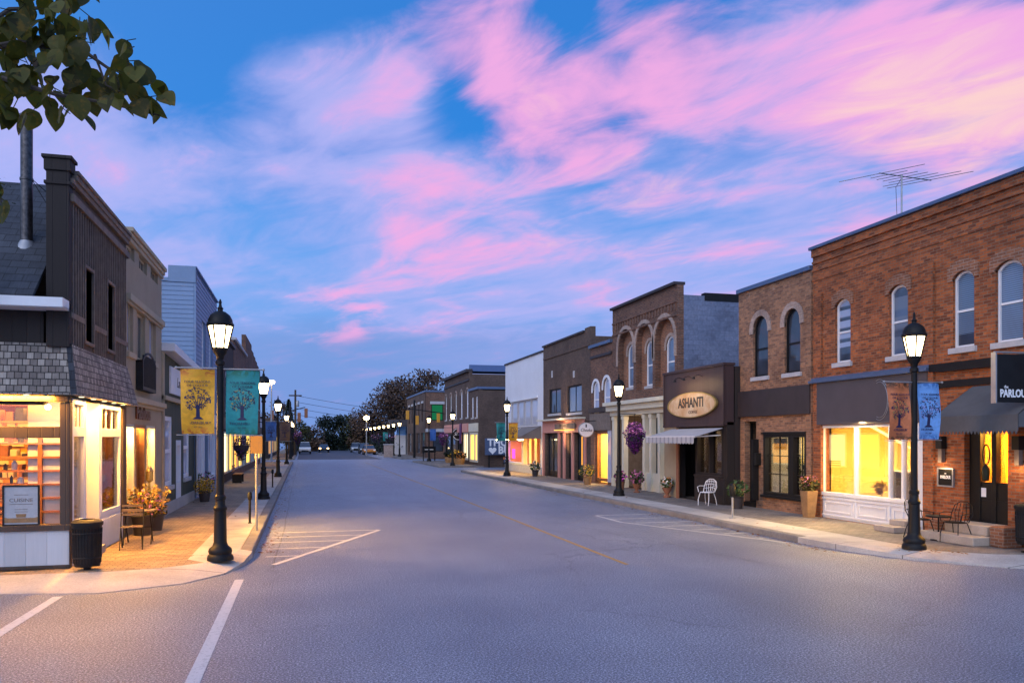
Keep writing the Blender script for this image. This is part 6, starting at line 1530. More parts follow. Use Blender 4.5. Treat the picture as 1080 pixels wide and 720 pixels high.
sh_ = thing('wall_lantern', 'small lantern on a post beside the planter at the tan building', 'lantern', (-3.85, 22.0, .15)); MB().lathe([(.06, 0), (.03, .05), (.025, 1.15), (.09, 1.2), (.09, 1.42), (.11, 1.44), (.03, 1.55)], (-3.8, 22.0, .15), 10).build('post', 'brass', sh_)
potted((-3.45, 30.6, .15), 'round golden chrysanthemum in a dark pot at the blue-grey building', 'flower pot', 'pot_dark', tub, ('petal_yellow',), .36, 160, .035, -.02, .85, leaf='leaf_olive', bloom=8)
potted((-3.6, 32.0, .15), 'pink and violet flowers behind the golden chrysanthemum', 'flower pot', 'pot_dark', tub, ('petal_pink', 'petal_violet'), .36, 160, .05, .1, 1)
q = near_wall(gpt(851.5, 543, .15), 13.98)
tp = thing('wooden_planter', 'tall tapered wooden planter of orange flowers beside the white shop', 'planter', tuple(q)); tx_, ty_ = q.x + .12, q.y + .1
m = MB(); m.hexa([(tx_ - .12, ty_ - .12, .15), (tx_ + .12, ty_ - .12, .15), (tx_ + .12, ty_ + .12, .15), (tx_ - .12, ty_ + .12, .15), (tx_ - .18, ty_ - .18, .92), (tx_ + .18, ty_ - .18, .92), (tx_ + .18, ty_ + .18, .92), (tx_ - .18, ty_ + .18, .92)]); m.build('box', 'wood_planter', tp, bevel=.01)
leaf_cluster(MB(), (tx_, ty_, 1.10), .28, 180, .075, flat=.85).build('foliage', 'leaf_olive', tp, fix=False); leaf_cluster(MB(), (tx_, ty_, 1.15), .29, 110, .04, flat=.8).build('blossoms', 'petal_orange', tp, fix=False); leaf_cluster(MB(), (tx_, ty_, 1.17), .27, 50, .04, flat=.8).build('blossoms', 'petal_pink', tp, fix=False)
for px_, py_, lab, pt_, pf, pm, rad in ((777.5, 526.5, 'dark planter with leafy evergreen between the coffee shop and the black doorway', 'pot_dark', tub, (), .36), (703.5, 521, 'urn of orange and white flowers at the coffee shop entrance', 'terracotta', urn, ('petal_orange', 'petal_white'), .24), (671.5, 518.5, 'green fern in a terracotta urn on the cream shop step', 'terracotta', urn, ('petal_pink',), .34),
                                        (654, 509.5, 'terracotta pot of magenta blooms beside the lamp post with the purple basket', 'terracotta', tub, ('petal_magenta', 'petal_pink'), .28), (619.5, 508, 'yellow chrysanthemum tub by the black shop doors', 'wood_planter', tub, ('petal_yellow',), .42), (564.5, 502, 'dark planter by the lit window of the white building', 'pot_dark', tub, ('petal_white',), .34)):
    q = near_wall(gpt(px_, py_, .15), 13.62); potted(tuple(q), lab, 'planter', pt_, pf, pm, rad, 130, .07 if pm != ('petal_yellow',) else .06, .05, .9, bloom=1.6)
q = gpt(772.5, 546, .15)
pm_ = thing('parking_meter', 'single parking meter on a short post at the kerb before the coffee shop', 'parking meter', tuple(q))
MB().lathe([(.10, 0), (.10, .015), (.03, .02), (.028, .62)], q, 10).build('post', 'galvanised', pm_); m = MB(); m.lathe([(.04, .60), (.085, .66), (.09, .86), (.075, .96), (.03, 1.0)], q, 14); m.build('meter_head', 'dark_frame', pm_)
for px_, py_, lab in ((263.5, 551.5, 'dark slim kerb post with a cap nearest the near lamp'), (287.5, 513.5, 'slim kerb post further on, by the second street lamp')):
    q = gpt(px_, py_, .15); kp = thing('kerb_post', lab, 'post', tuple(q)); MB().lathe([(.05, 0), (.05, .02), (.032, .03), (.032, .62), (.05, .64), (.06, .70), (.055, .80), (.03, .84)], q, 10).build('post', 'black_metal', kp)
q = gpt(270.5, 559.5, .15)
ys_ = thing('parking_sign', 'yellow rectangular sign on a pale thin post at the kerb', 'sign', tuple(q)); SY = Fr('S', q.y)
MB().tube([q, q + Vector((0, 0, 2.35))], .028, 8).build('post', 'galvanised', ys_); MB().box(SY, q.x - .14, q.x + .14, 2.05, 2.50, .03, .045).build('panel', 'petal_yellow_paint' if 0 else 'paint_yellow', ys_)
# small warm fixture and bench far up the pavement
bn = thing('bench', 'orange wooden bench outside the shops near the third lamp', 'bench', (-3.2, 44, .15)); m = MB()
for k in range(4): m.wbox(-3.5 + k * .11, -3.41 + k * .11, 43.2, 44.8, .58, .62)
m.build('seat', 'wood_orange', bn); m = MB()
for k in range(3): m.wbox(-3.56, -3.53, 43.2, 44.8, .72 + k * .12, .81 + k * .12)
m.build('backrest', 'wood_orange', bn)
for y in (43.3, 44.66): MB().wbox(-3.55, -3.08, y, y + .06, .15, .58).build('leg', 'black_metal', bn)
# electrical cabinet, blue hydrant, dark bench at the right far corner
q = gpt(410, 482, .15); ec = thing('utility_cabinet', 'pale pink concrete utility cabinet on the far corner by the trees', 'cabinet', tuple(q)); m = MB(); m.wbox(q.x - .55, q.x + .55, q.y, q.y + .8, .15, 1.7); m.build('body', 'brick_pale', ec, bevel=.03); MB().wbox(q.x - .62, q.x + .62, q.y - .1, q.y + .9, 1.7, 1.8).build('top', 'stone', ec)
q = gpt(503.5, 489, .15); hy = thing('fire_hydrant', 'blue-green fire hydrant by the parking gap', 'hydrant', tuple(q)); MB().lathe([(.16, 0), (.16, .06), (.11, .08), (.11, .55), (.16, .58), (.15, .66), (.06, .78), (.04, .84)], q, 12).build('body', 'banner_teal', hy); m = MB(); m.tube([q + Vector((-.2, 0, .45)), q + Vector((.2, 0, .45))], .06, 8); m.build('outlet', 'banner_teal', hy)
# second hanging sign and flower tubs at the far shops
hs_ = thing('hanging_sign', 'dark round hanging shop sign with pale lettering on the brick corner building', 'sign', (13.4, 76, 3.4)); SH = Fr('S', 76.0); hx, hz = SH.at(483.5, 457.5)
MB().prism(SH, [(hx + .62 * math.cos(t), hz + .62 * math.sin(t)) for t in [2 * math.pi * k / 28 for k in range(28)]], -.04, .04).build('panel', 'black_paint', hs_)
MB().prism(SH, [(hx + .58 * math.cos(t), hz + .58 * math.sin(t)) for t in [2 * math.pi * k / 28 for k in range(28)]], .041, .046, [[(hx + .52 * math.cos(t), hz + .52 * math.sin(t)) for t in [2 * math.pi * k / 28 for k in range(28)]]]).build('ring', 'letter_white', hs_); text('Shop', .45, SH.textmat(hx, hz, .044), 'letter_white', hs_, shear=.3)
MB().tube([(hx, 76, hz + .7), (14.5, 76, hz + .75)], .03, 6).build('bracket', 'black_metal', hs_)
for k, (y, lab) in enumerate(((70.5, 'tub of flowers by the low brick wing at the parking gap'), (75.5, 'dark leafy planter under the round hanging sign'), (72.8, 'orange-flowered tub outside the far brick shops'))): potted((13.6, y, .15), lab, 'planter', 'wood_planter', [(.4, 0), (.5, .5), (.5, .55), (.45, .55)], (('petal_orange',), (), ('petal_yellow',))[k], .6, 120, .14, 0, .7, leaf='leaf_dark')
cv = thing('paved_sign', 'small dark sign board on two legs by the far brick corner', 'sign', (13.2, 88, .15)); SV = Fr('S', 82.0); vx, vz = SV.at(452.5, 474); m = MB(); m.box(SV, vx - .7, vx + .7, vz - .3, vz + .35, -.05, .03); m.build('panel', 'black_paint', cv); m = MB()
for x in (-.6, .6): m.box(SV, vx + x - .05, vx + x + .05, .15, vz, -.04, .02)
m.build('post', 'black_paint', cv); MB().box(SV, vx - .45, vx + .45, vz - .02, vz + .06, .031, .036).build('lettering', 'letter_white', cv)
# =================================================================== TRAFFIC SIGNALS, POLES, CARS
def signal(x, y, z, label, face, mat='wood_orange', lit=None, arm=None):
    r = thing('traffic_signal', label, 'traffic light', (x, y, z)); s = -1 if face == 'near' else 1
    MB().wbox(x - .19, x + .19, y - .13, y + .13, z - .55, z + .55).build('housing', mat, r, bevel=.03)
    MB().wbox(x - .33, x + .33, y + s * .131 - .01, y + s * .131 + .01, z - .7, z + .7).build('backplate', 'dark_frame', r) if face == 'boxed' else None
    for k, c in enumerate(('pane_dark', 'pane_dark', 'pane_dark')):
        col = lit[1] if lit and lit[0] == k else c
        MB().lathe([(.19, -.02), (.19, .02)], (0, 0, 0), 14).build('lens', col, r)
        o = r.children[-1]; o.data.transform(Matrix.Rotation(R(90), 4, 'X')); o.data.transform(Matrix.Translation(Vector((0, s * .15 if face != 'near' else -.16, .34 - .34 * k)) + Vector((0, 0, 0)) ) ) if True else None
        o.data.transform(Matrix.Translation(Vector((x, y, z))))
    return r
def signal_fixed(*a, **k): return signal(*a, **k)
MS = {}
plain('signal_yellow', (.62, .27, .02), .5, .1, 4); plain('signal_brown', (.24, .09, .04), .6, .15, 4)
def far(px, py, Y): f = Fr('S', Y); return f.at(px, py)
# masts
x, z = far(437, 470, 96.5); mt = thing('signal_mast', 'black traffic signal mast with a long arm on the far right corner', 'signal mast', (x, 96.5, 0))
MB().lathe([(.16, 0), (.11, 7.0)], (x, 96.5, .15), 10).build('pole', 'black_paint', mt)
za = far(437, 431.5, 96.5)[1]; xa0, xa1 = far(428, 431, 96.5)[0], far(470, 441, 96.5)[0]
MB().tube([(xa0 - .2, 96.5, za + .1), (x, 96.5, za), (xa1, 96.5, za - .5)], .06, 8).build('arm', 'black_paint', mt)
for px_, py_, lab, mtl, lit, f_ in ((429.8, 437.5, 'bright yellow traffic signal box seen from behind at the arm tip', 'signal_yellow', None, 'far'), (440, 443, 'traffic signal showing green beside the mast', 'signal_yellow', (2, 'lit_green'), 'near'), (462.3, 440.5, 'traffic signal hanging before the far brick building', 'signal_yellow', (2, 'lit_green'), 'near')):
    x_, z_ = far(px_, py_, 96.1); signal(x_, 96.1, z_, lab, f_, mtl, lit)
x, z = far(306, 470, 96); ml = thing('signal_mast', 'dark traffic signal mast on the far left corner', 'signal mast', (x, 96, 0)); MB().lathe([(.16, 0), (.11, 6.6)], (x, 96, .15), 10).build('pole', 'black_paint', ml)
z = far(311, 430.5, 96)[1]; MB().tube([(x, 96, z - .3), (far(322, 429, 96)[0], 96, z + .15)], .05, 8).build('arm', 'black_paint', ml)
x_, z_ = far(322.8, 435.5, 95.6); signal(x_, 95.6, z_, 'rust brown traffic signal box hanging over the road below the utility pole', 'far', 'signal_brown')
x_, z_ = far(315.5, 440, 95.6); signal(x_, 95.6, z_, 'traffic signal with a glowing red lamp beside the utility pole', 'near', 'signal_brown', (0, 'lit_red'))
x_, z_ = far(287, 437.5, 95.6); signal(x_, 95.6, z_, 'traffic signal with a green lamp above the blue banner', 'near', 'signal_brown', (2, 'lit_green'))
# utility pole and wires, tall street light
x, z = far(311.5, 470, 118); zt_ = far(311.5, 411, 118)[1]
up_ = thing('utility_pole', 'wooden utility pole with a crossarm standing above the far shops', 'utility pole', (x, 118, 0))
MB().lathe([(.2, 0), (.13, zt_)], (x, 118, 0), 10).build('pole', 'bark', up_); z1_ = far(311, 417, 118)[1]; MB().wbox(x - .9, x + .9, 117.9, 118.1, z1_ - .09, z1_ + .09).build('crossarm', 'bark', up_); MB().lathe([(.2, z1_ - 1.6), (.22, z1_ - 1.5), (.22, z1_ - .8), (.15, z1_ - .7)], (x + .3, 118, 0), 10).build('transformer', 'galvanised', up_)
for k in range(4):
    zz0 = z1_ - k * .9; yy = 118; pts = []
    for i in range(13): t = i / 12; pts.append((x + 34 * t, yy + 12 * t, zz0 - 1.2 * math.sin(math.pi * t) - 1.6 * t))
    tag(MB().tube(pts, .025, 4).build('overhead_wire', 'black_metal'), ('topmost', 'second', 'third', 'lowest')[k] + ' thin overhead wire crossing the sky beyond the signals', 'wire', 'overhead wires')
x, z = far(286.3, 403, 88); sl_ = thing('tall_street_light', 'tall thin pole with a bright white lamp above the left shops', 'street light', (x, 88, 0)); MB().lathe([(.1, 0), (.06, z)], (x, 88, 0), 8).build('pole', 'galvanised', sl_); MB().ball((x, 87.8, z), (.34, .34, .22), 10, 6).build('lamp_head', 'bulb_glow', sl_)
x, z = far(386.5, 440.5, 118); sl_ = thing('tall_street_light', 'bright lamp on a tall pole among the dark trees', 'street light', (x, 118, 0)); MB().lathe([(.1, 0), (.06, z)], (x, 118, 0), 8).build('pole', 'galvanised', sl_); MB().ball((x, 117.8, z), (.42, .42, .30), 10, 6).build('lamp_head', 'bulb_glow', sl_)

def car(loc, rz, label, cat, paint, kind='suv', lights=True, front_lit=False):
    """length along local Y, front toward -Y"""
    r = thing('parked_car' if kind != 'pickup' else 'pickup_truck', label, cat, (0, 0, 0)); w_ = .92
    P = {'suv': ([(-2.3, .35), (2.25, .35), (2.3, .75), (2.2, 1.05), (-.95, 1.05), (-2.2, .92), (-2.32, .7)], [(-1.0, 1.05), (2.15, 1.05), (1.95, 1.68), (1.6, 1.75), (-.1, 1.72)]),
         'car': ([(-2.1, .3), (2.1, .3), (2.15, .65), (2.0, .95), (-.9, .95), (-2.0, .80), (-2.15, .6)], [(-.95, .95), (1.9, .95), (1.3, 1.42), (.9, 1.48), (-.1, 1.46)]),
         'pickup': ([(-2.7, .45), (2.7, .45), (2.75, 1.15), (-1.1, 1.15), (-2.6, 1.1), (-2.78, .85)], [(-1.2, 1.15), (1.0, 1.15), (.9, 1.85), (.6, 1.92), (-.35, 1.90)])}[kind]
    F = lambda a, b, d: Vector((d, a, b))
    bd = MB(); bd.prism(None, P[0], -w_, w_, fn=F); body = bd.build('body', paint, r, bevel=.07)
    cb_ = MB(); tp = P[1]; n = len(tp); zb_ = tp[0][1]; zm = max(p[1] for p in tp)
    L = [F(a, b, -(w_ - .04 - .2 * (b - zb_) / (zm - zb_))) for a, b in tp]; Rr = [F(a, b, (w_ - .04 - .2 * (b - zb_) / (zm - zb_))) for a, b in tp]
    cb_.add(L + Rr, [tuple(range(n)), tuple(range(2 * n - 1, n - 1, -1))] + [(i, (i + 1) % n, n + (i + 1) % n, n + i) for i in range(n)]); cb_.build('window', 'pane_dark', r)
    rf = MB(); k_ = [p for p in tp if p[1] > zm - .12]; ys_ = [p[0] for p in k_]; rf.hexa([(-w_ + .24, min(ys_), zm - .05), (w_ - .24, min(ys_), zm - .05), (w_ - .24, max(ys_), zm - .05), (-w_ + .24, max(ys_), zm - .05), (-w_ + .27, min(ys_) + .05, zm + .03), (w_ - .27, min(ys_) + .05, zm + .03), (w_ - .27, max(ys_) - .05, zm + .03), (-w_ + .27, max(ys_) - .05, zm + .03)]); rf.build('roof', paint, r)
    for y in (P[0][0][0] + .85, P[0][1][0] - .85):
        for s in (-1, 1):
            wh = MB(); wh.tube([(s * (w_ - .2), y, .34), (s * (w_ + .02), y, .34)], .34, 16).build('wheel', 'rubber', r); MB().tube([(s * (w_ + .0), y, .34), (s * (w_ + .03), y, .34)], .2, 12).build('rim', 'galvanised', [c for c in COL.objects if c.parent == r][-1])
    yb, yf = P[0][1][0], P[0][0][0]
    for s in (-1, 1):
        MB().wbox(s * .7 - .16, s * .7 + .16, yf - .04, yf + .1, .66, .84).build('headlight', 'headlight_glow' if front_lit else 'letter_white', r); MB().wbox(s * .74 - .13, s * .74 + .13, yb - .06, yb + .07, .72, .92).build('tail_light', 'banner_rust', r)
    MB().wbox(-.55, .55, yf - .03, yf + .12, .45, .72).build('grille', 'black_paint', r); MB().wbox(-.95, .95, yf - .06, yf + .15, .34, .46).build('bumper', 'dark_frame', r); MB().wbox(-.95, .95, yb - .15, yb + .08, .34, .48).build('bumper', 'dark_frame', r)
    MB().wbox(-.26, .26, yb + .05, yb + .075, .56, .68).build('number_plate', 'letter_white', r)
    r.location = loc; r.rotation_euler.z = rz; return r
def car_paint(name, col):
    m, t, b, o = new_mat(name); b.inputs['Base Color'].default_value = (*col, 1); b.inputs['Roughness'].default_value = .3; b.inputs['Coat Weight'].default_value = .8
for n_, c_ in (('paint_car_white', (.70, .70, .72)), ('paint_car_orange', (.70, .25, .015)), ('paint_car_black', (.02, .02, .025)), ('paint_car_silver', (.35, .37, .40)), ('paint_car_blue', (.05, .10, .22))): car_paint(n_, c_)
q = gpt(317, 478.4); car((.25, q.y, 0), 0, 'white pickup truck parked facing down the street on the far left', 'pickup', 'paint_car_white', 'pickup')
q = gpt(346, 474.6); car((3.6, 150, 0), 0, 'far car with glowing headlights coming down the street', 'car', 'paint_car_black', 'car', front_lit=True)
q = gpt(388, 479.2); car((9.9, q.y, 0), 0, 'orange car parked by the trees on the far side street end', 'car', 'paint_car_orange', 'car')
car((10.0, q.y + 11, 0), 0, 'black sport utility car parked just ahead of the orange one', 'car', 'paint_car_black', 'suv'); car((9.4, q.y + 24, 0), 0, 'silver-blue sport utility car parked furthest along the trees', 'car', 'paint_car_silver', 'suv')
x, z = far(517, 487, 62.0); car((18.2, 63.2, 0), R(90), 'pale blue car parked under the mural sign in the parking gap', 'car', 'paint_car_blue', 'car')

# blue mural board and frame beyond the side street
x0, z1 = far(418.5, 446.5, 120); x1, z0 = far(432, 458.5, 120); SX = Fr('S', 120.0)
bm_ = thing('mural_board', 'bright blue mural board on a pale wall beside the far trees', 'mural', (x0, 120, 0)); MB().box(SX, x0, x1, z0, z1, -.1, 0).build('panel', 'blue_mural', bm_) if 'blue_mural' in MATS else None
m_, t_, b_, o_ = new_mat('blue_mural'); nn_ = t_.noise(t_.add('ShaderNodeNewGeometry').outputs['Position'], .9, 4, .6); t_.put(b_.inputs['Base Color'], t_.ramp(nn_, [(.35, (.06, .22, .60)), (.6, (.25, .48, .80)), (.75, (.5, .6, .8))]))
MB().box(SX, x0, x1, z0, z1, -.1, 0).build('panel', 'blue_mural', bm_); MB().box(SX, x0 - .3, x1 + .4, .0, z0 - .02, -.3, .05).build('base', 'painted_white_wall', bm_)
x0, z1 = far(409.5, 442.5, 119); x1, z0 = far(428.5, 449.5, 119); pc_ = thing('street_canopy', 'dark violet flat canopy under the far trees', 'canopy', (x0, 119, 0)); MB().wbox(x0, x1, 117.5, 119.5, z0, z1).build('roof', 'charcoal_board', pc_)
m = MB()
for x in (x0 + .2, x1 - .2): m.wbox(x, x + .15, 118, 118.15, 0, z0)
m.build('post', 'black_metal', pc_)

# TV antenna on the long brick building
ax, ay = 15.6, 17.6
zz_ = Fr('S', ay).z(951, 186)
tv = thing('roof_antenna', 'television aerial on a thin mast on the flat roof of the long brick building', 'antenna', (ax, ay, 7.5))
fa = Fr('S', ay); ax = fa.at(951, 200)[0]
MB().tube([(ax, ay, 7.45), (ax, ay, zz_ + .05)], .022, 6).build('mast', 'galvanised', tv)
m = MB(); bx = Vector((.996, .08, 0)).normalized(); ex = Vector((.563, -.829, 0)).normalized(); c = Vector((ax, ay, zz_))
m.tube([c - bx * .75, c + bx * 1.0], .015, 5)
for k, L in enumerate((1.05, .45, .5, .55, .6, .95, 1.05)): p = c + bx * (-.7 + k * .27); m.tube([p - ex * L, p + ex * L], .009, 4)
m.build('aerial', 'galvanised', tv)
MB().tube([c + Vector((0, 0, -.05)), c + Vector((-.18, 0, -.3)), (ax - .12, ay, 7.6)], .008, 4).build('cable', 'black_metal', tv)

# =================================================================== TREES
def far_tree(x, y, h, cr, label, mat, n=2600, leaf=.42, trunk=.3, flat=1.0, seed=0, bare=False, cz=None, group='trees beyond the far shops'):
    t = thing('tree', label, 'tree', (x, y, 0), group); lf = random.Random(seed + int(x * 3 + y)); gz = -.03 if y < 205 else -.03 - max(0, (y - 205)) * .07
    th = h * (.32 if not bare else .3); m = MB(); m.tube([(x, y, gz), (x + .1, y, th * .6), (x, y, h * .62)], [trunk, trunk * .8, trunk * .35], 8)
    cl = []
    if not bare: cl += [(Vector((x, y, h - cr * flat)), cr * .72), (Vector((x, y, h - cr * flat * 1.25)), cr * .6)] * 3
    for k in range(11 if not bare else 22):
        a = lf.uniform(0, 6.28); b = lf.uniform(-.65, 1); rr = cr * lf.uniform(.35, .85)
        c = Vector((x + rr * math.cos(a) * math.sqrt(max(.1, 1 - b * b * .8)), y + rr * math.sin(a) * math.sqrt(max(.1, 1 - b * b * .8)), h - cr * flat + b * cr * flat * .85)); cl.append((c, cr * lf.uniform(.28, .5)))
        m.tube([(x, y, th * lf.uniform(.7, 1.3)), Vector((x, y, th)).lerp(c, .5) + Vector((0, 0, .3)), c], [trunk * .4, trunk * .22, .05], 5)
    m.build('trunk', 'bark', t); m = MB()
    for _ in range(n):
        c, r_ = lf.choice(cl); a = Vector((lf.gauss(0, 1), lf.gauss(0, 1), lf.gauss(0, 1))).normalized() * r_ * (lf.random() ** .45); p = c + Vector((a.x, a.y, a.z * .8)); d = Vector((lf.gauss(0, 1), lf.gauss(0, 1), lf.gauss(0, 1))).normalized(); e = d.orthogonal().normalized(); s = leaf * lf.uniform(.5, 1.2)
        m.add([p - d * s, p + e * s * .5, p + d * s, p - e * s * .5], [(0, 1, 2, 3)])
    m.build('crown', mat, t, fix=False); return t
def ftree(px, pytop, Y, cr, *a, **k):
    x, z = far(px, pytop, Y); return far_tree(x, Y, z, cr, *a, **k)
ftree(352, 436, 175, 4.2, 'dense dark round tree standing at the end of the road', 'leaf_dark', 3200, .34, flat=1.25)
ftree(371, 436, 178, 4.6, 'olive brown tree just right of the dense dark one', 'leaf_olive', 2600, .36, flat=1.15)
ftree(386, 433, 170, 5.0, 'rusty brown tree behind the bright tall street light', 'leaf_rust', 2400, .36, flat=1.1)
ftree(414, 401, 150, 6.6, 'large spreading rust-brown tree above the blue mural board', 'leaf_rust', 6500, .30, bare=True, trunk=.45)
ftree(432, 400, 158, 6.2, 'tall rust-brown tree behind the large spreading one', 'leaf_rust', 5000, .30, bare=True, trunk=.4)
ftree(455, 390, 140, 6.5, 'tall dark tree rising behind the far brick building', 'leaf_rust', 3000, .34, bare=True, trunk=.4)
ftree(476, 398, 150, 6, 'dark tree between the far brick building and the large corner building', 'leaf_dark', 2600, .36)
ftree(327, 450, 165, 3.6, 'orange-brown tree behind the white pickup', 'leaf_rust', 2200, .32, flat=1.1)
ftree(338, 458, 190, 3.2, 'small rusty tree behind the far headlights', 'leaf_rust', 1500, .32)
ftree(293, 425, 140, 3.2, 'sparse tree behind the tall white street lamp', 'leaf_rust', 1200, .26, bare=True)
ftree(312, 444, 150, 3.6, 'leafy tree below the utility pole', 'leaf_olive', 1800, .32)
ftree(402, 452, 168, 3.2, 'low olive tree behind the parked cars', 'leaf_olive', 1800, .34, flat=.9)
ftree(365, 459, 205, 3.0, 'low tree at the very end of the road', 'leaf_olive', 1300, .36, flat=.7)
# conifer beside the pole
x, z = far(304.5, 421, 125); cf = thing('conifer_tree', 'narrow dark conifer beside the utility pole', 'tree', (x, 125, 0)); m = MB(); lf = random.Random(3)
for k in range(1500):
    t = lf.random() ** .7; rr = 1.7 * (1 - t) * lf.random() ** .5 + .05; a = lf.uniform(0, 6.28); p = Vector((x + rr * math.cos(a), 125 + rr * math.sin(a), 1 + (z - 1) * t)); d = Vector((math.cos(a), math.sin(a), -.5)).normalized(); e = d.orthogonal().normalized(); s = lf.uniform(.14, .32); m.add([p - d * s, p + e * s * .3, p + d * s, p - e * s * .3], [(0, 1, 2, 3)])
m.build('crown', 'leaf_dark', cf, fix=False); MB().tube([(x, 125, 0), (x, 125, z)], [.18, .03], 6).build('trunk', 'bark', cf)
# low dark hedge along the far right pavement
for k in range(7):
    x, y = 14.2, 122 + k * 9; sh = thing('shrub', ordn[k] + ' dark shrub along the far pavement behind the parked cars', 'shrub', (x, y, .15), 'dark shrubs along the far pavement'); leaf_cluster(MB(), (x, y, 1.4), 2.3, 500, .26, flat=.75).build('foliage', 'leaf_dark', sh, fix=False); MB().tube([(x, y, .1), (x, y, 1.2)], .08, 6).build('stem', 'bark', sh)
# =================================================================== THE TREE AT THE NEAR CORNER
leaf_mat('leaf_near', (.072, .072, .014), .6, .4)
nt_ = thing('tree', 'leafy tree at the near corner whose heart-shaped leaves hang into the top left sky', 'tree', (-4.6, 2.4, .15))
tr = random.Random(21)
def cpt(px, py, zc):                                            # a point out along the photograph's sight line, zc metres ahead
    xc = (px - 540) / 840 * zc; return Vector((xc * CS + zc * SN, zc * CS - xc * SN, CAMZ + (463 - py) / 840 * zc))
top = Vector((-4.5, 2.7, 4.6)); m = MB(); m.tube([(-4.6, 2.4, .1), (-4.62, 2.45, 1.6), (-4.55, 2.6, 3.2), top], [.16, .12, .10, .08], 10)
br = []
def limb(pts, r0): m.tube(pts, [r0 * (1 - .75 * i / (len(pts) - 1)) for i in range(len(pts))], 6); br.append([Vector(p) for p in pts])
n0 = cpt(-60, 60, 5.0)
limb([top, (top + n0) / 2 + Vector((0, 0, .25)), n0], .06)
limb([n0, cpt(20, 45, 5.0), cpt(90, 55, 5.0), cpt(118, 75, 5.0), cpt(130, 62, 5.0)], .022)
limb([n0, cpt(10, 85, 4.8), cpt(60, 100, 4.8), cpt(110, 108, 4.9), cpt(168, 122, 4.9)], .02)
limb([n0, cpt(10, 10, 5.3), cpt(60, 8, 5.3), cpt(85, 2, 5.3)], .02)
limb([cpt(60, 50, 5.0), cpt(80, 80, 5.0), cpt(60, 130, 5.0)], .010); limb([cpt(100, 58, 5.0), cpt(112, 90, 5.0), cpt(135, 100, 5.0)], .010)
limb([n0, cpt(-20, 140, 5), cpt(2, 215, 5.0)], .014)
limb([top, top + Vector((-1.0, .3, 1.3)), top + Vector((-2.0, .5, 2.0))], .06); limb([top, top + Vector((-.3, -.8, 1.4)), top + Vector((-.6, -1.7, 2.2))], .06); limb([top, top + Vector((-.2, .6, 1.6)), top + Vector((-.7, 1.2, 2.6))], .05)
m.build('trunk', 'bark', nt_)
heart = []
for i in range(22):
    t_ = 2 * math.pi * i / 22; hx_ = .5 * math.sin(t_) ** 1 * (1 - .0 * t_); hy_ = .5 - .5 * math.cos(t_)
    # rounded heart: broad near the stalk, drawn to a tip
    wd_ = math.sin(math.pi * min(1, max(0, hy_)) ** .72) ** .85 if 0 < hy_ < 1 else 0
    heart.append((math.copysign(.50 * wd_, math.sin(t_)) if abs(math.sin(t_)) > 1e-6 else 0.0, hy_ * 1.12 - (.10 * (wd_ if hy_ < .12 else 0))))
def leaf(mb, base, size, heading, hang):
    d = Vector((math.cos(heading) * math.cos(hang), math.sin(heading) * math.cos(hang), -math.sin(hang))); sd = d.cross(Vector((0, 0, 1))).normalized()
    sd = (Matrix.Rotation(tr.uniform(-.9, .9), 3, d) @ sd); nn = sd.cross(d); fold = tr.uniform(.08, .3); curl = tr.uniform(.0, .3)
    V = [base + d * (y * size) + sd * (x * size) + nn * (abs(x) * fold - curl * y * y) * size for x, y in heart]; mid = [base + d * (y * size) - nn * curl * y * y * size for y in (.3, .7)]
    n = len(V); k = n; half = n // 2; f = []
    m0, m1 = k, k + 1
    for i in range(n):
        j = (i + 1) % n; y0_, y1_ = heart[i][1], heart[j][1]; mid_ = m0 if (y0_ + y1_) / 2 < .55 else m1
        f.append((i, j, mid_))
    f += [(i, m0, m1) for i in ()]
    # close the strip between the two midrib points on both sides
    r = max(i for i in range(half) if heart[i][1] < .55 or i == 0) ; l = min(i for i in range(half, n) if heart[i][1] < .55)
    for i in range(n):
        j = (i + 1) % n; a_, b_ = (heart[i][1] + heart[(i - 1) % n][1]) / 2 < .55, (heart[i][1] + heart[j][1]) / 2 < .55
        if a_ != b_: f.append((i, m0, m1))
    mb.add(V + mid, f, True)
lv = MB(); stalk = MB()
def leafy(p, s0):
    a = tr.uniform(0, 6.28); q = p + Vector((math.cos(a) * .06, math.sin(a) * .06, tr.uniform(-.06, .03))); stalk.tube([p, q], .003, 4); leaf(lv, q, s0, a, tr.uniform(.5, 1.5))
spots = [(20, 12), (45, 5), (72, 6), (10, 30), (30, 40), (55, 28), (78, 22), (88, 5), (5, 60), (25, 62), (48, 55), (68, 45), (95, 42), (100, 58), (12, 85), (40, 80), (62, 72), (85, 70), (108, 68), (120, 82), (135, 66), (146, 62), (150, 78), (10, 105), (35, 100), (58, 95), (82, 92), (105, 96), (130, 100), (148, 95), (20, 118), (45, 118), (70, 128), (92, 112), (118, 112), (140, 118), (155, 120), (170, 125), (5, 40), (60, 10), (25, 92), (90, 90), (52, 110), (0, 75), (36, 20), (66, 60), (128, 88), (160, 108), (76, 108), (28, 75), (15, 48), (62, 35), (140, 85), (0, 15), (12, 100), (38, 130), (45, 45), (78, 50), (98, 78), (112, 100), (85, 30), (22, 35), (2, 118), (50, 68), (6, 225), (0, 210)]
for px_, py_ in spots:
    zc = tr.uniform(4.7, 5.2)
    for _ in range(2): leafy(cpt(px_ * 1.0 - 3 + tr.uniform(-9, 9), py_ - 14 + tr.uniform(-9, 9), zc), tr.uniform(.095, .15))
for ln in br[7:]:
    for _ in range(90): k = tr.randrange(len(ln) - 1); p = ln[k].lerp(ln[k + 1], tr.random()) + Vector((tr.gauss(0, .4), tr.gauss(0, .4), tr.gauss(0, .35))); leafy(p, tr.uniform(.10, .16))
for k in range(150): p = n0 + Vector((tr.gauss(-.9, .6), tr.gauss(-.6, .7), tr.gauss(.5, .5))); leafy(p, tr.uniform(.1, .16))
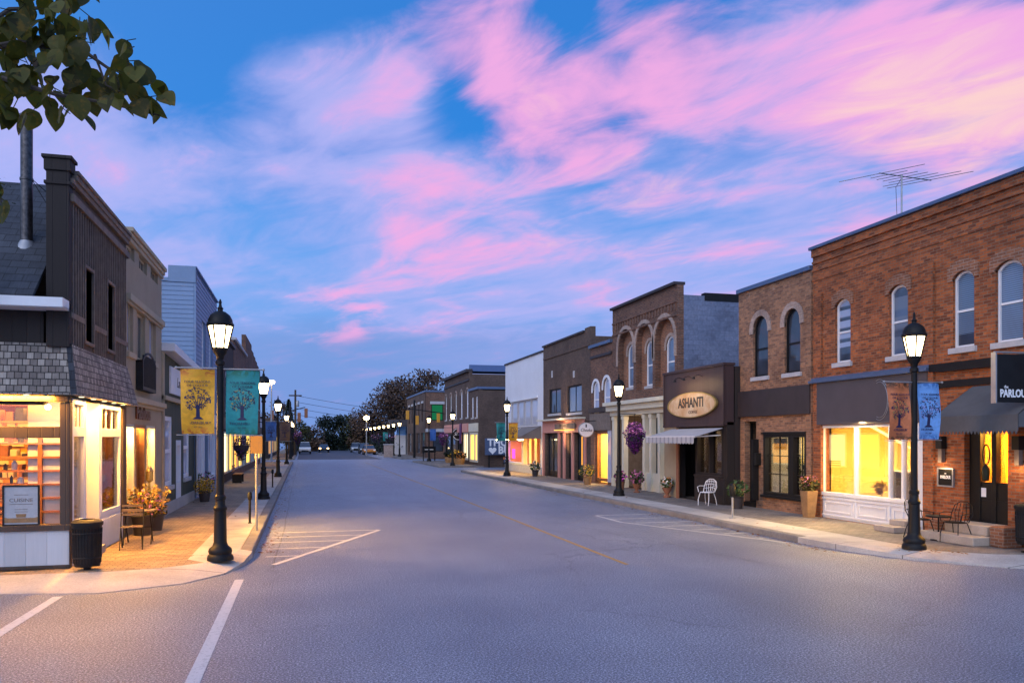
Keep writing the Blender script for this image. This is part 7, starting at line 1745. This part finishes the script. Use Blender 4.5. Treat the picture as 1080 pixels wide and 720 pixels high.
lv.add(stalk.v, stalk.f)
lv.build('crown', 'leaf_near', nt_, fix=False, sharp=80)
# thin twiggy shrub top by the corner shop roof
tw = thing('tree', 'thin twiggy tree behind the flue pipe at the side of the corner shop roof', 'tree', (-6.6, 17.2, .2)); m = MB(); lf_ = MB(); x0_, y0_ = FS.at(-6, 300)[0], 14.6
m.tube([(x0_ - .6, y0_, .1), (x0_ - .5, y0_, 3), (x0_ - .3, y0_, 5.2)], [.07, .05, .02], 6)
for k in range(26): a = Vector((x0_ - .35, y0_, tr.uniform(4.0, 5.4))); b = a + Vector((tr.uniform(-.3, .75), tr.uniform(-.3, .3), tr.uniform(.3, 1.6))); m.tube([a, a.lerp(b, .5) + Vector((.05, 0, .05)), b], [.012, .008, .003], 4); leaf_cluster(lf_, b, .22, 16, .03); leaf_cluster(lf_, a.lerp(b, .6), .2, 10, .03)
m.build('trunk', 'bark', tw); lf_.build('crown', 'leaf_dark', tw, fix=False)
# fallen leaves in the gutters
m = MB(); gl = random.Random(9)
def litter(x, y, z):
    s = gl.uniform(.025, .055); a = gl.uniform(0, 6.28); d = Vector((math.cos(a), math.sin(a), gl.uniform(-.25, .25))) * s; e = Vector((-math.sin(a), math.cos(a), gl.uniform(-.2, .4))) * s * .6; p = Vector((x, y, z + .012)); m.add([p - d, p + e, p + d, p - e], [(0, 1, 2, 3)])
for _ in range(260): litter(-.93 + abs(gl.gauss(0, .22)), 17.5 + gl.random() ** 1.5 * 40, .004)
for _ in range(420): litter(11.05 - abs(gl.gauss(0, .25)), 14.5 + gl.random() ** 1.3 * 40, .004)
for _ in range(70): litter(gl.uniform(11.5, 14.2), gl.uniform(13.5, 40), .152)
for _ in range(60): litter(gl.uniform(-3.8, -1.3), gl.uniform(15.5, 40), .152)
for _ in range(50): litter(12.15 + gl.gauss(.15, .3), 13.6 + gl.gauss(-.2, .3), .152)
tag(m.build('fallen_leaves', 'leaf_litter', fix=False), 'scattered brown fallen leaves along the kerbs and pavements', None, None, 'stuff')
